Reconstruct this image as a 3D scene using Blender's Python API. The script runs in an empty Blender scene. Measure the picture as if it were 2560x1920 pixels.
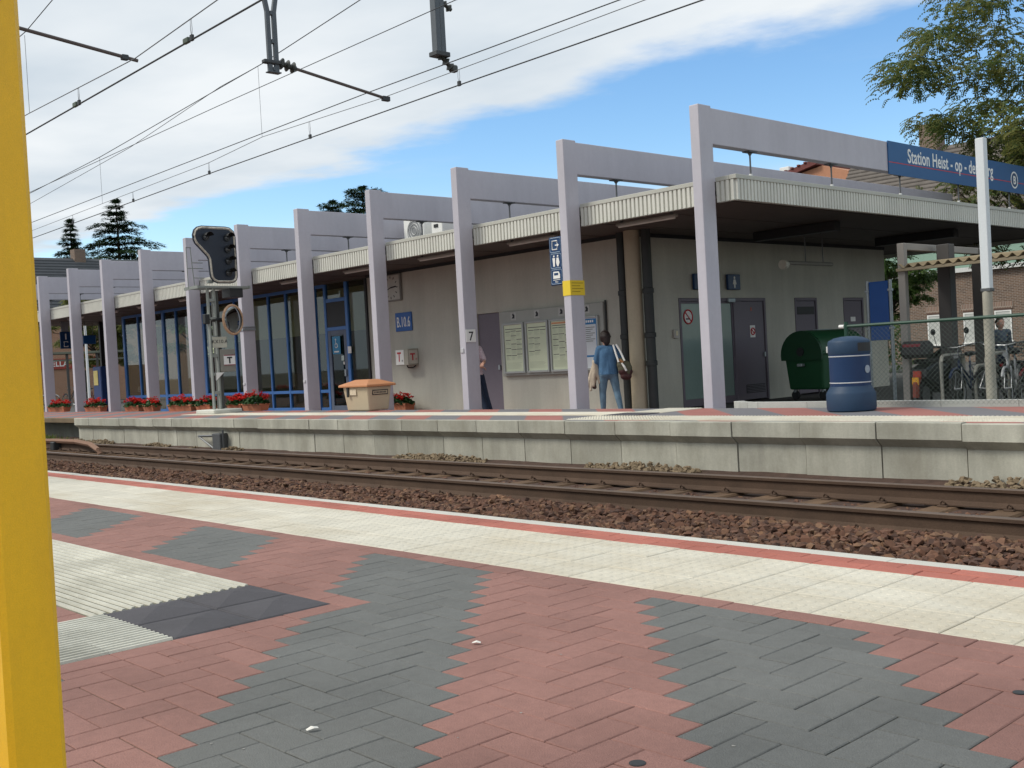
import bpy, bmesh, math, random
from mathutils import Vector, Matrix, noise as mnoise

random.seed(7)
RAD = math.radians
SC = bpy.context.scene
COL = SC.collection
# ------------------------------------------------------------------ camera
CAM_Z = 1.2
cam_d = bpy.data.cameras.new('camera')
cam_d.lens = 38.29
cam_d.sensor_width = 36.0
cam_d.clip_start = 0.05
cam_d.clip_end = 6000
cam = bpy.data.objects.new('camera', cam_d)
COL.objects.link(cam)
R = Matrix(((0.67713913, 0.02078936, 0.73556128),
            (0.73382565, 0.05510887, -0.67709891),
            (-0.0546124, 0.9982639, 0.02206061)))
M4 = R.to_4x4()
M4.translation = (0, 0, CAM_Z)
cam.matrix_world = M4
SC.camera = cam
# ------------------------------------------------------------------ world, sun, exposure
SUN_DIR = Vector((-0.50, -0.62, 0.78)).normalized()      # towards the sun
wd = bpy.data.worlds.new('World')
SC.world = wd
wd.use_nodes = True
nt = wd.node_tree
nt.nodes.clear()
def wn(t, **k):
    n = nt.nodes.new(t)
    for a, b in k.items():
        setattr(n, a, b)
    return n
def wl(a, b):
    nt.links.new(a, b)
def wmath(op, a, b=None, clamp=False):
    n = wn('ShaderNodeMath', operation=op, use_clamp=clamp)
    for i, v in enumerate((a, b)):
        if v is None:
            continue
        if isinstance(v, (int, float)):
            n.inputs[i].default_value = v
        else:
            wl(v, n.inputs[i])
    return n.outputs[0]
def wstep(v, lo, hi):
    n = wn('ShaderNodeMapRange', interpolation_type='SMOOTHSTEP')
    n.inputs['From Min'].default_value = lo
    n.inputs['From Max'].default_value = hi
    wl(v, n.inputs['Value'])
    return n.outputs[0]
sky = wn('ShaderNodeTexSky', sky_type='NISHITA')
sky.sun_disc = False
sky.sun_elevation = math.asin(SUN_DIR.z)
sky.sun_rotation = math.atan2(SUN_DIR.x, SUN_DIR.y)
sky.air_density = 1.0
sky.dust_density = 0.15
sky.ozone_density = 1.6
tc = wn('ShaderNodeTexCoord')
sep = wn('ShaderNodeSeparateXYZ')
wl(tc.outputs['Generated'], sep.inputs[0])
zz = wmath('MAXIMUM', sep.outputs['Z'], 0.07)
u = wmath('DIVIDE', sep.outputs['X'], zz)
v = wmath('DIVIDE', sep.outputs['Y'], zz)
comb = wn('ShaderNodeCombineXYZ')
wl(wmath('MULTIPLY', u, 0.95), comb.inputs[0])
wl(v, comb.inputs[1])
n1 = wn('ShaderNodeTexNoise')
n1.inputs['Scale'].default_value = 1.0
n1.inputs['Detail'].default_value = 7
n1.inputs['Roughness'].default_value = 0.55
wl(comb.outputs[0], n1.inputs['Vector'])
# a cloud deck whose front lies parallel to the line, clear sky beyond it
front = wmath('ADD', wmath('MULTIPLY', wmath('SUBTRACT', n1.outputs['Fac'], 0.5), 1.35), wmath('SUBTRACT', 3.08, v))
deck = wstep(front, -0.08, 0.26)
# thin low cloud far away near the horizon
comb2 = wn('ShaderNodeCombineXYZ')
wl(wmath('MULTIPLY', u, 0.16), comb2.inputs[0])
wl(wmath('MULTIPLY', v, 0.35), comb2.inputs[1])
n2 = wn('ShaderNodeTexNoise')
n2.inputs['Scale'].default_value = 1.3
n2.inputs['Detail'].default_value = 6
wl(comb2.outputs[0], n2.inputs['Vector'])
low = wmath('MULTIPLY', wstep(n2.outputs['Fac'], 0.40, 0.62), wstep(v, 3.4, 5.0))
low = wmath('MULTIPLY', low, wstep(sep.outputs['Z'], 0.19, 0.10))
thin = wmath('MULTIPLY', wstep(n1.outputs['Fac'], 0.55, 0.8), 0.12)
mask = wmath('MAXIMUM', wmath('MAXIMUM', deck, wmath('MULTIPLY', low, 0.85)), thin)
# cloud brightness: soft streaks
comb3 = wn('ShaderNodeCombineXYZ')
wl(wmath('MULTIPLY', u, 0.6), comb3.inputs[0])
wl(wmath('MULTIPLY', v, 0.8), comb3.inputs[1])
n3 = wn('ShaderNodeTexNoise')
n3.inputs['Scale'].default_value = 1.1
n3.inputs['Detail'].default_value = 5
wl(comb3.outputs[0], n3.inputs['Vector'])
ramp = wn('ShaderNodeValToRGB')
ramp.color_ramp.elements[0].position = 0.32
ramp.color_ramp.elements[0].color = (0.50, 0.57, 0.635, 1)
ramp.color_ramp.elements[1].position = 0.66
ramp.color_ramp.elements[1].color = (0.72, 0.755, 0.78, 1)
wl(n3.outputs['Fac'], ramp.inputs[0])
skym = wn('ShaderNodeVectorMath', operation='SCALE')
skym.inputs['Scale'].default_value = 0.15
tint = wn('ShaderNodeHueSaturation')
tint.inputs['Saturation'].default_value = 1.22
wl(sky.outputs[0], tint.inputs['Color'])
wl(tint.outputs[0], skym.inputs[0])
mix = wn('ShaderNodeMix', data_type='RGBA')
wl(mask, mix.inputs['Factor'])
wl(skym.outputs[0], mix.inputs['A'])
wl(ramp.outputs[0], mix.inputs['B'])
bg = wn('ShaderNodeBackground')
bg.inputs['Strength'].default_value = 1.0
wl(mix.outputs['Result'], bg.inputs[0])
wo = wn('ShaderNodeOutputWorld')
wl(bg.outputs[0], wo.inputs[0])

sun_d = bpy.data.lights.new('sun', 'SUN')
sun_d.energy = 2.1
sun_d.angle = RAD(18)
sun_d.color = (1.0, 0.95, 0.85)
sun = bpy.data.objects.new('sun', sun_d)
COL.objects.link(sun)
sun.rotation_euler = SUN_DIR.to_track_quat('Z', 'Y').to_euler()
sun.location = (0, 0, 50)

SC.view_settings.view_transform = 'Standard'
SC.view_settings.look = 'None'
SC.view_settings.exposure = 0.3
SC.view_settings.gamma = 1.0
SC.view_settings.use_curve_mapping = False
SC.cycles.max_bounces = 6
SC.cycles.transparent_max_bounces = 12

# ------------------------------------------------------------------ materials
MATS = {}
def mat(name, col, rough=0.7, var=0.12, scale=4.0, bump=0.0, bscale=60.0, metal=0.0, spec=0.4,
        stain=0.0, stain_scale=(0.6, 0.6, 0.6), stain_col=None, rnd=0.0, emit=0.0, streak=0.0, speck=0.0):
    """Principled material: base colour with soft noise variation, optional stains, per-object variation and fine bump."""
    if name in MATS:
        return MATS[name]
    m = bpy.data.materials.new(name)
    m.use_nodes = True
    t = m.node_tree
    N, L = t.nodes, t.links
    b = N['Principled BSDF']
    b.inputs['Roughness'].default_value = rough
    b.inputs['Metallic'].default_value = metal
    b.inputs['Specular IOR Level'].default_value = spec
    geo = N.new('ShaderNodeNewGeometry')
    pos = geo.outputs['Position']
    rgb = N.new('ShaderNodeRGB')
    rgb.outputs[0].default_value = (*col, 1)
    out = rgb.outputs[0]
    def noise(sc, det=5, vec=None, rgh=0.6):
        n = N.new('ShaderNodeTexNoise')
        n.inputs['Scale'].default_value = sc
        n.inputs['Detail'].default_value = det
        n.inputs['Roughness'].default_value = rgh
        L.new(vec if vec is not None else pos, n.inputs['Vector'])
        return n.outputs['Fac']
    def remap(v, a, c, lo, hi):
        r = N.new('ShaderNodeMapRange')
        r.inputs['From Min'].default_value = a
        r.inputs['From Max'].default_value = c
        r.inputs['To Min'].default_value = lo
        r.inputs['To Max'].default_value = hi
        L.new(v, r.inputs['Value'])
        return r.outputs[0]
    def mult(c, f):
        s = N.new('ShaderNodeVectorMath')
        s.operation = 'SCALE'
        L.new(c, s.inputs[0])
        L.new(f, s.inputs['Scale'])
        return s.outputs[0]
    if var:
        out = mult(out, remap(noise(scale), 0.25, 0.75, 1 - var, 1 + var))
        out = mult(out, remap(noise(scale * 23, 3), 0.2, 0.8, 1 - var * 0.7, 1 + var * 0.7))
    if speck:
        out = mult(out, remap(noise(330, 2), 0.3, 0.7, 1 - speck, 1 + speck))
    if rnd:
        oi = N.new('ShaderNodeObjectInfo')
        out = mult(out, remap(oi.outputs['Random'], 0, 1, 1 - rnd, 1 + rnd))
    if streak:
        mp = N.new('ShaderNodeMapping')
        mp.inputs['Scale'].default_value = (1.1, 1.1, 0.14)
        L.new(pos, mp.inputs['Vector'])
        out = mult(out, remap(noise(1.6, 6, mp.outputs[0], 0.7), 0.3, 0.7, 1 - streak, 1 + streak * 0.6))
    if stain:
        mp = N.new('ShaderNodeMapping')
        mp.inputs['Scale'].default_value = stain_scale
        L.new(pos, mp.inputs['Vector'])
        f = remap(noise(1.0, 7, mp.outputs[0], 0.65), 0.46, 0.72, 0.0, stain)
        mx = N.new('ShaderNodeMix')
        mx.data_type = 'RGBA'
        L.new(f, mx.inputs['Factor'])
        L.new(out, mx.inputs['A'])
        mx.inputs['B'].default_value = (*(stain_col or [c * 0.5 for c in col]), 1)
        out = mx.outputs['Result']
    L.new(out, b.inputs['Base Color'])
    if bump:
        bp = N.new('ShaderNodeBump')
        bp.inputs['Strength'].default_value = bump
        bp.inputs['Distance'].default_value = 0.01
        L.new(noise(bscale, 4), bp.inputs['Height'])
        L.new(bp.outputs[0], b.inputs['Normal'])
    if emit:
        b.inputs['Emission Color'].default_value = (*col, 1)
        b.inputs['Emission Strength'].default_value = emit
    MATS[name] = m
    return m

def paving_pattern(name, red, grey, period, offset):
    """Red and grey paver bands laid diagonally (x + y constant), for the far platform where single pavers cannot be made out."""
    m = mat(name, red, 0.85, 0.12, 1.5)
    t = m.node_tree
    N, L = t.nodes, t.links
    b = N['Principled BSDF']
    geo = N.new('ShaderNodeNewGeometry')
    s = N.new('ShaderNodeSeparateXYZ')
    L.new(geo.outputs['Position'], s.inputs[0])
    def mth(op, a, c):
        n = N.new('ShaderNodeMath')
        n.operation = op
        for i, vv in enumerate((a, c)):
            if isinstance(vv, (int, float)):
                n.inputs[i].default_value = vv
            else:
                L.new(vv, n.inputs[i])
        return n.outputs[0]
    sm = mth('ADD', s.outputs['X'], s.outputs['Y'])
    zig = mth('PINGPONG', mth('SUBTRACT', s.outputs['X'], s.outputs['Y']), 0.0485)
    fr = mth('FRACT', mth('DIVIDE', mth('ADD', mth('SUBTRACT', sm, offset), zig), period), 0)
    g = mth('GREATER_THAN', fr, 0.5)
    mx = N.new('ShaderNodeMix')
    mx.data_type = 'RGBA'
    L.new(g, mx.inputs['Factor'])
    old = b.inputs['Base Color'].links[0].from_socket
    L.new(old, mx.inputs['A'])
    mx.inputs['B'].default_value = (*grey, 1)
    L.new(mx.outputs['Result'], b.inputs['Base Color'])
    return m

def glass(name, tint, refl=0.08, alpha=0.75, rough=0.02):
    """Window glass: tinted see-through with a mirror-like Fresnel coat."""
    if name in MATS:
        return MATS[name]
    m = bpy.data.materials.new(name)
    m.use_nodes = True
    t = m.node_tree
    t.nodes.clear()
    o = t.nodes.new('ShaderNodeOutputMaterial')
    tr = t.nodes.new('ShaderNodeBsdfTransparent')
    tr.inputs[0].default_value = (*tint, 1)
    gl = t.nodes.new('ShaderNodeBsdfGlossy')
    gl.inputs['Roughness'].default_value = rough
    gl.inputs[0].default_value = (0.85, 0.9, 0.95, 1)
    lw = t.nodes.new('ShaderNodeLayerWeight')
    lw.inputs[0].default_value = 0.5
    pw = t.nodes.new('ShaderNodeMath')
    pw.operation = 'POWER'
    t.links.new(lw.outputs['Facing'], pw.inputs[0])
    pw.inputs[1].default_value = 4.0
    fr = t.nodes.new('ShaderNodeMath')
    fr.operation = 'MULTIPLY_ADD'
    t.links.new(pw.outputs[0], fr.inputs[0])
    fr.inputs[1].default_value = 0.7
    fr.inputs[2].default_value = refl * 0.5
    mx = t.nodes.new('ShaderNodeMixShader')
    t.links.new(fr.outputs[0], mx.inputs[0])
    t.links.new(tr.outputs[0], mx.inputs[1])
    t.links.new(gl.outputs[0], mx.inputs[2])
    t.links.new(mx.outputs[0], o.inputs[0])
    MATS[name] = m
    return m

def leafmat(name, c1, c2, trans=0.35):
    """Leaf: two hues mixed by a soft noise, partly translucent."""
    if name in MATS:
        return MATS[name]
    m = bpy.data.materials.new(name)
    m.use_nodes = True
    t = m.node_tree
    N, L = t.nodes, t.links
    b = N['Principled BSDF']
    geo = N.new('ShaderNodeNewGeometry')
    n = N.new('ShaderNodeTexNoise')
    n.inputs['Scale'].default_value = 1.1
    n.inputs['Detail'].default_value = 4
    L.new(geo.outputs['Position'], n.inputs['Vector'])
    n2_ = N.new('ShaderNodeTexWhiteNoise')
    n2_.noise_dimensions = '1D'
    L.new(geo.outputs['Random Per Island'], n2_.inputs['W'])
    ad = N.new('ShaderNodeMath')
    ad.operation = 'MULTIPLY_ADD'
    L.new(n2_.outputs['Value'], ad.inputs[0])
    ad.inputs[1].default_value = 0.4
    L.new(n.outputs['Fac'], ad.inputs[2])
    r = N.new('ShaderNodeMapRange')
    r.inputs['From Min'].default_value = 0.45
    r.inputs['From Max'].default_value = 0.95
    L.new(ad.outputs[0], r.inputs['Value'])
    mx = N.new('ShaderNodeMix')
    mx.data_type = 'RGBA'
    L.new(r.outputs[0], mx.inputs['Factor'])
    mx.inputs['A'].default_value = (*c1, 1)
    mx.inputs['B'].default_value = (*c2, 1)
    L.new(mx.outputs['Result'], b.inputs['Base Color'])
    b.inputs['Roughness'].default_value = 0.6
    b.inputs['Specular IOR Level'].default_value = 0.25
    tl = N.new('ShaderNodeBsdfTranslucent')
    L.new(mx.outputs['Result'], tl.inputs[0])
    ms = N.new('ShaderNodeMixShader')
    ms.inputs[0].default_value = trans
    L.new(b.outputs[0], ms.inputs[1])
    L.new(tl.outputs[0], ms.inputs[2])
    L.new(ms.outputs[0], N['Material Output'].inputs[0])
    MATS[name] = m
    return m

# ------------------------------------------------------------------ mesh helpers
OFF = {}
class MB:
    def __init__(s):
        s.v, s.f, s.mi = [], [], []
        s.m = 0
    def _add(s, vs, fs):
        n = len(s.v)
        s.v += [tuple(p) for p in vs]
        s.f += [tuple(i + n for i in f) for f in fs]
        s.mi += [s.m] * len(fs)
        return s
    def box(s, x0, x1, y0, y1, z0, z1):
        x0, x1 = min(x0, x1), max(x0, x1)
        y0, y1 = min(y0, y1), max(y0, y1)
        z0, z1 = min(z0, z1), max(z0, z1)
        return s._add([(x0, y0, z0), (x1, y0, z0), (x1, y1, z0), (x0, y1, z0), (x0, y0, z1), (x1, y0, z1), (x1, y1, z1), (x0, y1, z1)],
                      [(0, 3, 2, 1), (4, 5, 6, 7), (0, 1, 5, 4), (1, 2, 6, 5), (2, 3, 7, 6), (3, 0, 4, 7)])
    def cbox(s, x0, x1, y0, y1, z0, z1, c=0.01):
        """Box with all twelve edges chamfered."""
        x0, x1 = min(x0, x1), max(x0, x1)
        y0, y1 = min(y0, y1), max(y0, y1)
        z0, z1 = min(z0, z1), max(z0, z1)
        c = min(c, (x1 - x0) * .45, (y1 - y0) * .45, (z1 - z0) * .45)
        vs, idx = [], {}
        X, Y, Z = (x0, x1), (y0, y1), (z0, z1)
        for i in (0, 1):
            for j in (0, 1):
                for k in (0, 1):
                    sx, sy, sz = (1 - 2 * i) * c, (1 - 2 * j) * c, (1 - 2 * k) * c
                    for a, p in enumerate(((X[i], Y[j] + sy, Z[k] + sz), (X[i] + sx, Y[j], Z[k] + sz), (X[i] + sx, Y[j] + sy, Z[k]))):
                        idx[i, j, k, a] = len(vs)
                        vs.append(p)
        F = []
        I = lambda i, j, k, a: idx[i, j, k, a]
        for i in (0, 1):
            q = [I(i, 0, 0, 0), I(i, 1, 0, 0), I(i, 1, 1, 0), I(i, 0, 1, 0)]
            F.append(q if i else q[::-1])
            q = [I(0, i, 0, 1), I(1, i, 0, 1), I(1, i, 1, 1), I(0, i, 1, 1)]
            F.append(q[::-1] if i else q)
            q = [I(0, 0, i, 2), I(1, 0, i, 2), I(1, 1, i, 2), I(0, 1, i, 2)]
            F.append(q if i else q[::-1])
        for j in (0, 1):
            for k in (0, 1):
                F.append([I(0, j, k, 1), I(1, j, k, 1), I(1, j, k, 2), I(0, j, k, 2)])
                F.append([I(j, 0, k, 0), I(j, 1, k, 0), I(j, 1, k, 2), I(j, 0, k, 2)])
                F.append([I(j, k, 0, 0), I(j, k, 1, 0), I(j, k, 1, 1), I(j, k, 0, 1)])
        for i in (0, 1):
            for j in (0, 1):
                for k in (0, 1):
                    F.append([I(i, j, k, 0), I(i, j, k, 1), I(i, j, k, 2)])
        return s._add(vs, F)
    def prism(s, poly, axis, a0, a1):
        """Extrude a polygon of (p, q) pairs along an axis: 'x' -> (y, z), 'y' -> (x, z), 'z' -> (x, y)."""
        n = len(poly)
        def P(a, p, q):
            return {'x': (a, p, q), 'y': (p, a, q), 'z': (p, q, a)}[axis]
        vs = [P(a0, *c) for c in poly] + [P(a1, *c) for c in poly]
        fs = [tuple(range(n))[::-1], tuple(range(n, 2 * n))] + [(i, (i + 1) % n, n + (i + 1) % n, n + i) for i in range(n)]
        return s._add(vs, fs)
    def tube(s, p0, p1, r, r1=None, n=8, cap=True):
        r1 = r if r1 is None else r1
        p0, p1 = Vector(p0), Vector(p1)
        d = p1 - p0
        if d.length < 1e-6:
            return s
        q = d.to_track_quat('Z', 'Y')
        vs = []
        for p, rr in ((p0, r), (p1, r1)):
            for i in range(n):
                a = 2 * math.pi * i / n
                vs.append(p + q @ Vector((rr * math.cos(a), rr * math.sin(a), 0)))
        fs = [(i, (i + 1) % n, n + (i + 1) % n, n + i) for i in range(n)]
        if cap:
            fs += [tuple(range(n))[::-1], tuple(range(n, 2 * n))]
        return s._add(vs, fs)
    def path(s, pts, r, n=6, closed=False):
        """Tube that follows a polyline, r a number or a list."""
        pts = [Vector(p) for p in pts]
        m = len(pts)
        rs = r if isinstance(r, (list, tuple)) else [r] * m
        vs = []
        up = Vector((0, 0, 1))
        for k, p in enumerate(pts):
            a = pts[k - 1] if (k or closed) else p
            b = pts[(k + 1) % m] if (k < m - 1 or closed) else p
            d = (b - a).normalized()
            sd = d.cross(up)
            if sd.length < 1e-3:
                sd = d.cross(Vector((1, 0, 0)))
            sd.normalize()
            w = sd.cross(d).normalized()
            for i in range(n):
                an = 2 * math.pi * i / n
                vs.append(p + rs[k] * (math.cos(an) * sd + math.sin(an) * w))
        fs = []
        for k in range(m if closed else m - 1):
            k2 = (k + 1) % m
            for i in range(n):
                fs.append((k * n + i, k * n + (i + 1) % n, k2 * n + (i + 1) % n, k2 * n + i))
        if not closed:
            fs += [tuple(range(n))[::-1], tuple(range((m - 1) * n, m * n))]
        return s._add(vs, fs)
    def lathe(s, prof, c=(0, 0, 0), n=24, axis='z'):
        vs = []
        for r, h in prof:
            for i in range(n):
                a = 2 * math.pi * i / n
                x, y = r * math.cos(a), r * math.sin(a)
                p = {'z': (x, y, h), 'x': (h, x, y), 'y': (x, h, y)}[axis]
                vs.append((c[0] + p[0], c[1] + p[1], c[2] + p[2]))
        fs = []
        for k in range(len(prof) - 1):
            for i in range(n):
                fs.append((k * n + i, k * n + (i + 1) % n, (k + 1) * n + (i + 1) % n, (k + 1) * n + i))
        fs += [tuple(range(n))[::-1], tuple(range((len(prof) - 1) * n, len(prof) * n))]
        return s._add(vs, fs)
    def ball(s, c, r, n=10, m=7):
        rx, ry, rz = r if isinstance(r, (tuple, list)) else (r, r, r)
        vs = []
        for k in range(m + 1):
            t = math.pi * k / m
            for i in range(n):
                a = 2 * math.pi * i / n
                st = max(math.sin(t), 1e-3)
                vs.append((c[0] + rx * st * math.cos(a), c[1] + ry * st * math.sin(a), c[2] - rz * math.cos(t)))
        fs = []
        for k in range(m):
            for i in range(n):
                fs.append((k * n + i, k * n + (i + 1) % n, (k + 1) * n + (i + 1) % n, (k + 1) * n + i))
        return s._add(vs, fs)
    def torus(s, c, R0, r, axis='y', n=28, k=8):
        pts = []
        for i in range(n):
            a = 2 * math.pi * i / n
            x, y = R0 * math.cos(a), R0 * math.sin(a)
            p = {'y': (x, 0, y), 'x': (0, x, y), 'z': (x, y, 0)}[axis]
            pts.append((c[0] + p[0], c[1] + p[1], c[2] + p[2]))
        return s.path(pts, r, k, closed=True)
    def quad(s, a, b, c, d):
        return s._add([a, b, c, d], [(0, 1, 2, 3)])
    def xform(s, M):
        s.v = [tuple(M @ Vector(p)) for p in s.v]
        return s
    def mesh(s, name, mats, off=(0, 0, 0)):
        me = bpy.data.meshes.new(name)
        me.from_pydata([(p[0] - off[0], p[1] - off[1], p[2] - off[2]) for p in s.v], [], s.f)
        mats = mats if isinstance(mats, (list, tuple)) else [mats]
        for mm in mats:
            me.materials.append(mm)
        if len(mats) > 1:
            me.polygons.foreach_set('material_index', s.mi)
        me.update()
        return me
    def build(s, name, mats, parent=None, origin=None, smooth=False, fix=True):
        """Vertices are in world space; the object is placed at its parent's origin (or at origin)."""
        off = OFF[parent.name] if parent else (origin or (0, 0, 0))
        me = s.mesh(name, mats, off)
        if fix:
            bm = bmesh.new()
            bm.from_mesh(me)
            bmesh.ops.recalc_face_normals(bm, faces=bm.faces)
            bm.to_mesh(me)
            bm.free()
        if smooth:
            me.polygons.foreach_set('use_smooth', [True] * len(me.polygons))
            if smooth is not True:
                me.set_sharp_from_angle(angle=RAD(smooth))
        return place(name, me, parent, None if parent else off)

def place(name, me, parent=None, loc=None):
    o = bpy.data.objects.new(name, me)
    COL.objects.link(o)
    if parent:
        o.parent = parent
        OFF[o.name] = OFF[parent.name]
    else:
        o.location = loc or (0, 0, 0)
        OFF[o.name] = tuple(loc or (0, 0, 0))
    return o
def tag(o, label=None, cat=None, group=None, kind=None):
    for k, val in (('label', label), ('category', cat), ('group', group), ('kind', kind)):
        if val:
            o[k] = val
    return o
def thing(name, label, cat, loc=(0, 0, 0), group=None):
    o = bpy.data.objects.new(name, None)
    o.empty_display_size = 0.2
    COL.objects.link(o)
    o.location = loc
    OFF[o.name] = tuple(loc)
    return tag(o, label, cat, group)
def copy_tree(o, parent=None):
    c = o.copy()
    COL.objects.link(c)
    if parent:
        c.parent = parent
    OFF[c.name] = OFF.get(o.name, (0, 0, 0))
    for ch in list(o.children):
        copy_tree(ch, c)
    return c
def text_mesh(txt, size, M, name, mat_, parent, align='LEFT', extr=0.002, bold=0.0, sx=1.0):
    """Lettering as a thin mesh; M maps text space (x right, y up, z out) to world."""
    cu = bpy.data.curves.new('lettering', 'FONT')
    cu.body = txt
    cu.size = size
    cu.align_x = align
    cu.extrude = extr
    cu.offset = bold
    cu.resolution_u = 3
    cu.space_character = 1.04
    tmp = bpy.data.objects.new('lettering_tmp', cu)
    COL.objects.link(tmp)
    dg = bpy.context.evaluated_depsgraph_get()
    me = bpy.data.meshes.new_from_object(tmp.evaluated_get(dg))
    bpy.data.objects.remove(tmp)
    bpy.data.curves.remove(cu)
    off = Vector(OFF[parent.name])
    me.transform(Matrix.Translation(-off) @ M @ Matrix.Diagonal((sx, 1, 1, 1)))
    me.materials.clear()
    me.materials.append(mat_)
    return place(name, me, parent)
def text_letters(txt, size, M, mat_, parent, bold=0.0, sx=1.0):
    """Lettering with every letter a part of its own."""
    o = text_mesh(txt, size, Matrix.Identity(4), 'letter', mat_, parent, bold=bold, sx=sx)
    me = o.data
    off = Vector(OFF[parent.name])
    n = len(me.vertices)
    root = list(range(n))
    def find(a):
        while root[a] != a:
            root[a] = root[root[a]]
            a = root[a]
        return a
    for p in me.polygons:
        for v_ in p.vertices[1:]:
            root[find(v_)] = find(p.vertices[0])
    isl = {}
    for p in me.polygons:
        isl.setdefault(find(p.vertices[0]), []).append(tuple(p.vertices))
    co = [v_.co + off for v_ in me.vertices]
    spans = []
    for fs in isl.values():
        xs_ = [co[i].x for f in fs for i in f]
        spans.append([min(xs_), max(xs_), list(fs)])
    spans.sort(key=lambda q_: q_[0])
    groups = []
    for a, b, fs in spans:
        if groups and (a + b) / 2 < groups[-1][1]:
            groups[-1][1] = max(groups[-1][1], b)
            groups[-1][2] += fs
        else:
            groups.append([a, b, fs])
    bpy.data.objects.remove(o)
    for a, b, fs in groups:
        mb = MB()
        ids = sorted(set(i for f in fs for i in f))
        ix = {i: k for k, i in enumerate(ids)}
        mb._add([M @ co[i] for i in ids], [tuple(ix[i] for i in f) for f in fs])
        mb.build('letter', mat_, parent, fix=False)
def frame(o, xd, yd):
    """Matrix with origin o, x axis xd, y axis yd."""
    xd, yd = Vector(xd).normalized(), Vector(yd).normalized()
    zd = xd.cross(yd)
    m = Matrix((xd, yd, zd)).transposed().to_4x4()
    m.translation = Vector(o)
    return m
def skinned(name, caps, mats, parent, voxel=0.014, smooth=4, extra=None, cut=None):
    """One continuous surface from tapered capsules (p0, r0, p1, r1[, flatten]); voxel remesh and smoothing."""
    mb = MB()
    for c in caps:
        p0, r0, p1, r1 = Vector(c[0]), c[1], Vector(c[2]), c[3]
        fl = c[4] if len(c) > 4 else None
        sub = MB()
        d = p1 - p0
        k = max(3, int(d.length / (min(r0, r1) * 0.8)) + 1)
        sub.path([p0.lerp(p1, i / k) for i in range(k + 1)], [r0 + (r1 - r0) * i / k for i in range(k + 1)], 12)
        sub.ball(p0, r0 * .995, 12, 8)
        sub.ball(p1, r1 * .995, 12, 8)
        if fl:
            ctr = (p0 + p1) / 2
            sub.v = [tuple(ctr + Vector(((Vector(q) - ctr).x * fl[0], (Vector(q) - ctr).y * fl[1], (Vector(q) - ctr).z * fl[2]))) for q in sub.v]
        mb._add(sub.v, sub.f)
    if extra:
        mb._add(extra.v, extra.f)
    me = mb.mesh(name, mats, OFF[parent.name])
    tmp = bpy.data.objects.new('tmp_' + name, me)
    COL.objects.link(tmp)
    r = tmp.modifiers.new('r', 'REMESH')
    r.mode = 'VOXEL'
    r.voxel_size = voxel
    sm = tmp.modifiers.new('s', 'SMOOTH')
    sm.iterations = smooth
    sm.factor = 0.5
    dg = bpy.context.evaluated_depsgraph_get()
    out = bpy.data.meshes.new_from_object(tmp.evaluated_get(dg))
    bpy.data.objects.remove(tmp)
    out.name = name
    if cut is not None:
        bm = bmesh.new()
        bm.from_mesh(out)
        zc_ = cut - OFF[parent.name][2]
        g_ = bm.verts[:] + bm.edges[:] + bm.faces[:]
        bmesh.ops.bisect_plane(bm, geom=g_, plane_co=(0, 0, zc_), plane_no=(0, 0, -1), clear_outer=True)
        bm.to_mesh(out)
        bm.free()
    out.materials.clear()
    for mm in (mats if isinstance(mats, (list, tuple)) else [mats]):
        out.materials.append(mm)
    out.polygons.foreach_set('use_smooth', [True] * len(out.polygons))
    return place(name, out, parent)
# ------------------------------------------------------------------ palette
RED = mat('paver_red', (0.29, 0.150, 0.125), 0.88, 0.14, 2.0, 0.5, 260, rnd=0.08, speck=.16, stain=0.5, stain_scale=(1.1, 1.1, 1.1), stain_col=(0.17, 0.085, 0.07))
GREY = mat('paver_grey', (0.140, 0.143, 0.137), 0.88, 0.14, 2.0, 0.5, 260, rnd=0.06, speck=.18, stain=0.3, stain_scale=(1.3, 1.3, 1.3), stain_col=(0.14, 0.14, 0.13))
REDEDGE = mat('paver_red_clean', (0.40, 0.135, 0.10), 0.85, 0.14, 3.0, 0.4, 260, rnd=0.10)
WHITE_T = mat('tactile_white', (0.60, 0.565, 0.475), 0.85, 0.07, 5.0, 0.35, 220, rnd=0.05, stain=0.75, stain_scale=(0.9, 2.2, 1), stain_col=(0.44, 0.375, 0.265))
RIB_T = mat('ribbed_white', (0.56, 0.545, 0.47), 0.85, 0.12, 5.0, 0.4, 220, rnd=0.10, stain=0.55, stain_scale=(2, 4, 1), stain_col=(0.27, 0.26, 0.21))
RUBBER = mat('rubber_dark', (0.070, 0.066, 0.074), 0.75, 0.15, 5.0, 0.4, 250, rnd=0.06)
JOINT = mat('joint_sand', (0.10, 0.092, 0.06), 0.95, 0.3, 8.0, 0.5, 200, stain=0.6, stain_scale=(3, 3, 3), stain_col=(0.07, 0.085, 0.03))
CONC = mat('concrete', (0.42, 0.41, 0.345), 0.85, 0.13, 2.0, 0.5, 150, rnd=0.14, streak=0.28, stain=0.75, stain_scale=(1.9, 1.9, 1.0), stain_col=(0.25, 0.235, 0.185))
NOSE = mat('concrete_nosing', (0.52, 0.51, 0.46), 0.85, 0.08, 2.0, 0.3, 150, rnd=0.05)
KERB = mat('concrete_kerb', (0.46, 0.46, 0.43), 0.85, 0.1, 2.0, 0.3, 150, rnd=0.06)
MAUVE = mat('portal_paint', (0.485, 0.47, 0.52), 0.55, 0.05, 0.5, 0.05, 90, streak=0.06, stain=0.3, stain_scale=(2.2, 2.2, 0.5), stain_col=(0.36, 0.34, 0.39))
WALL = mat('station_wall', (0.50, 0.49, 0.425), 0.8, 0.07, 0.9, 0.25, 120, streak=0.13, stain=0.25, stain_scale=(0.5, 0.5, 0.3), stain_col=(0.38, 0.365, 0.30))
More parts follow.
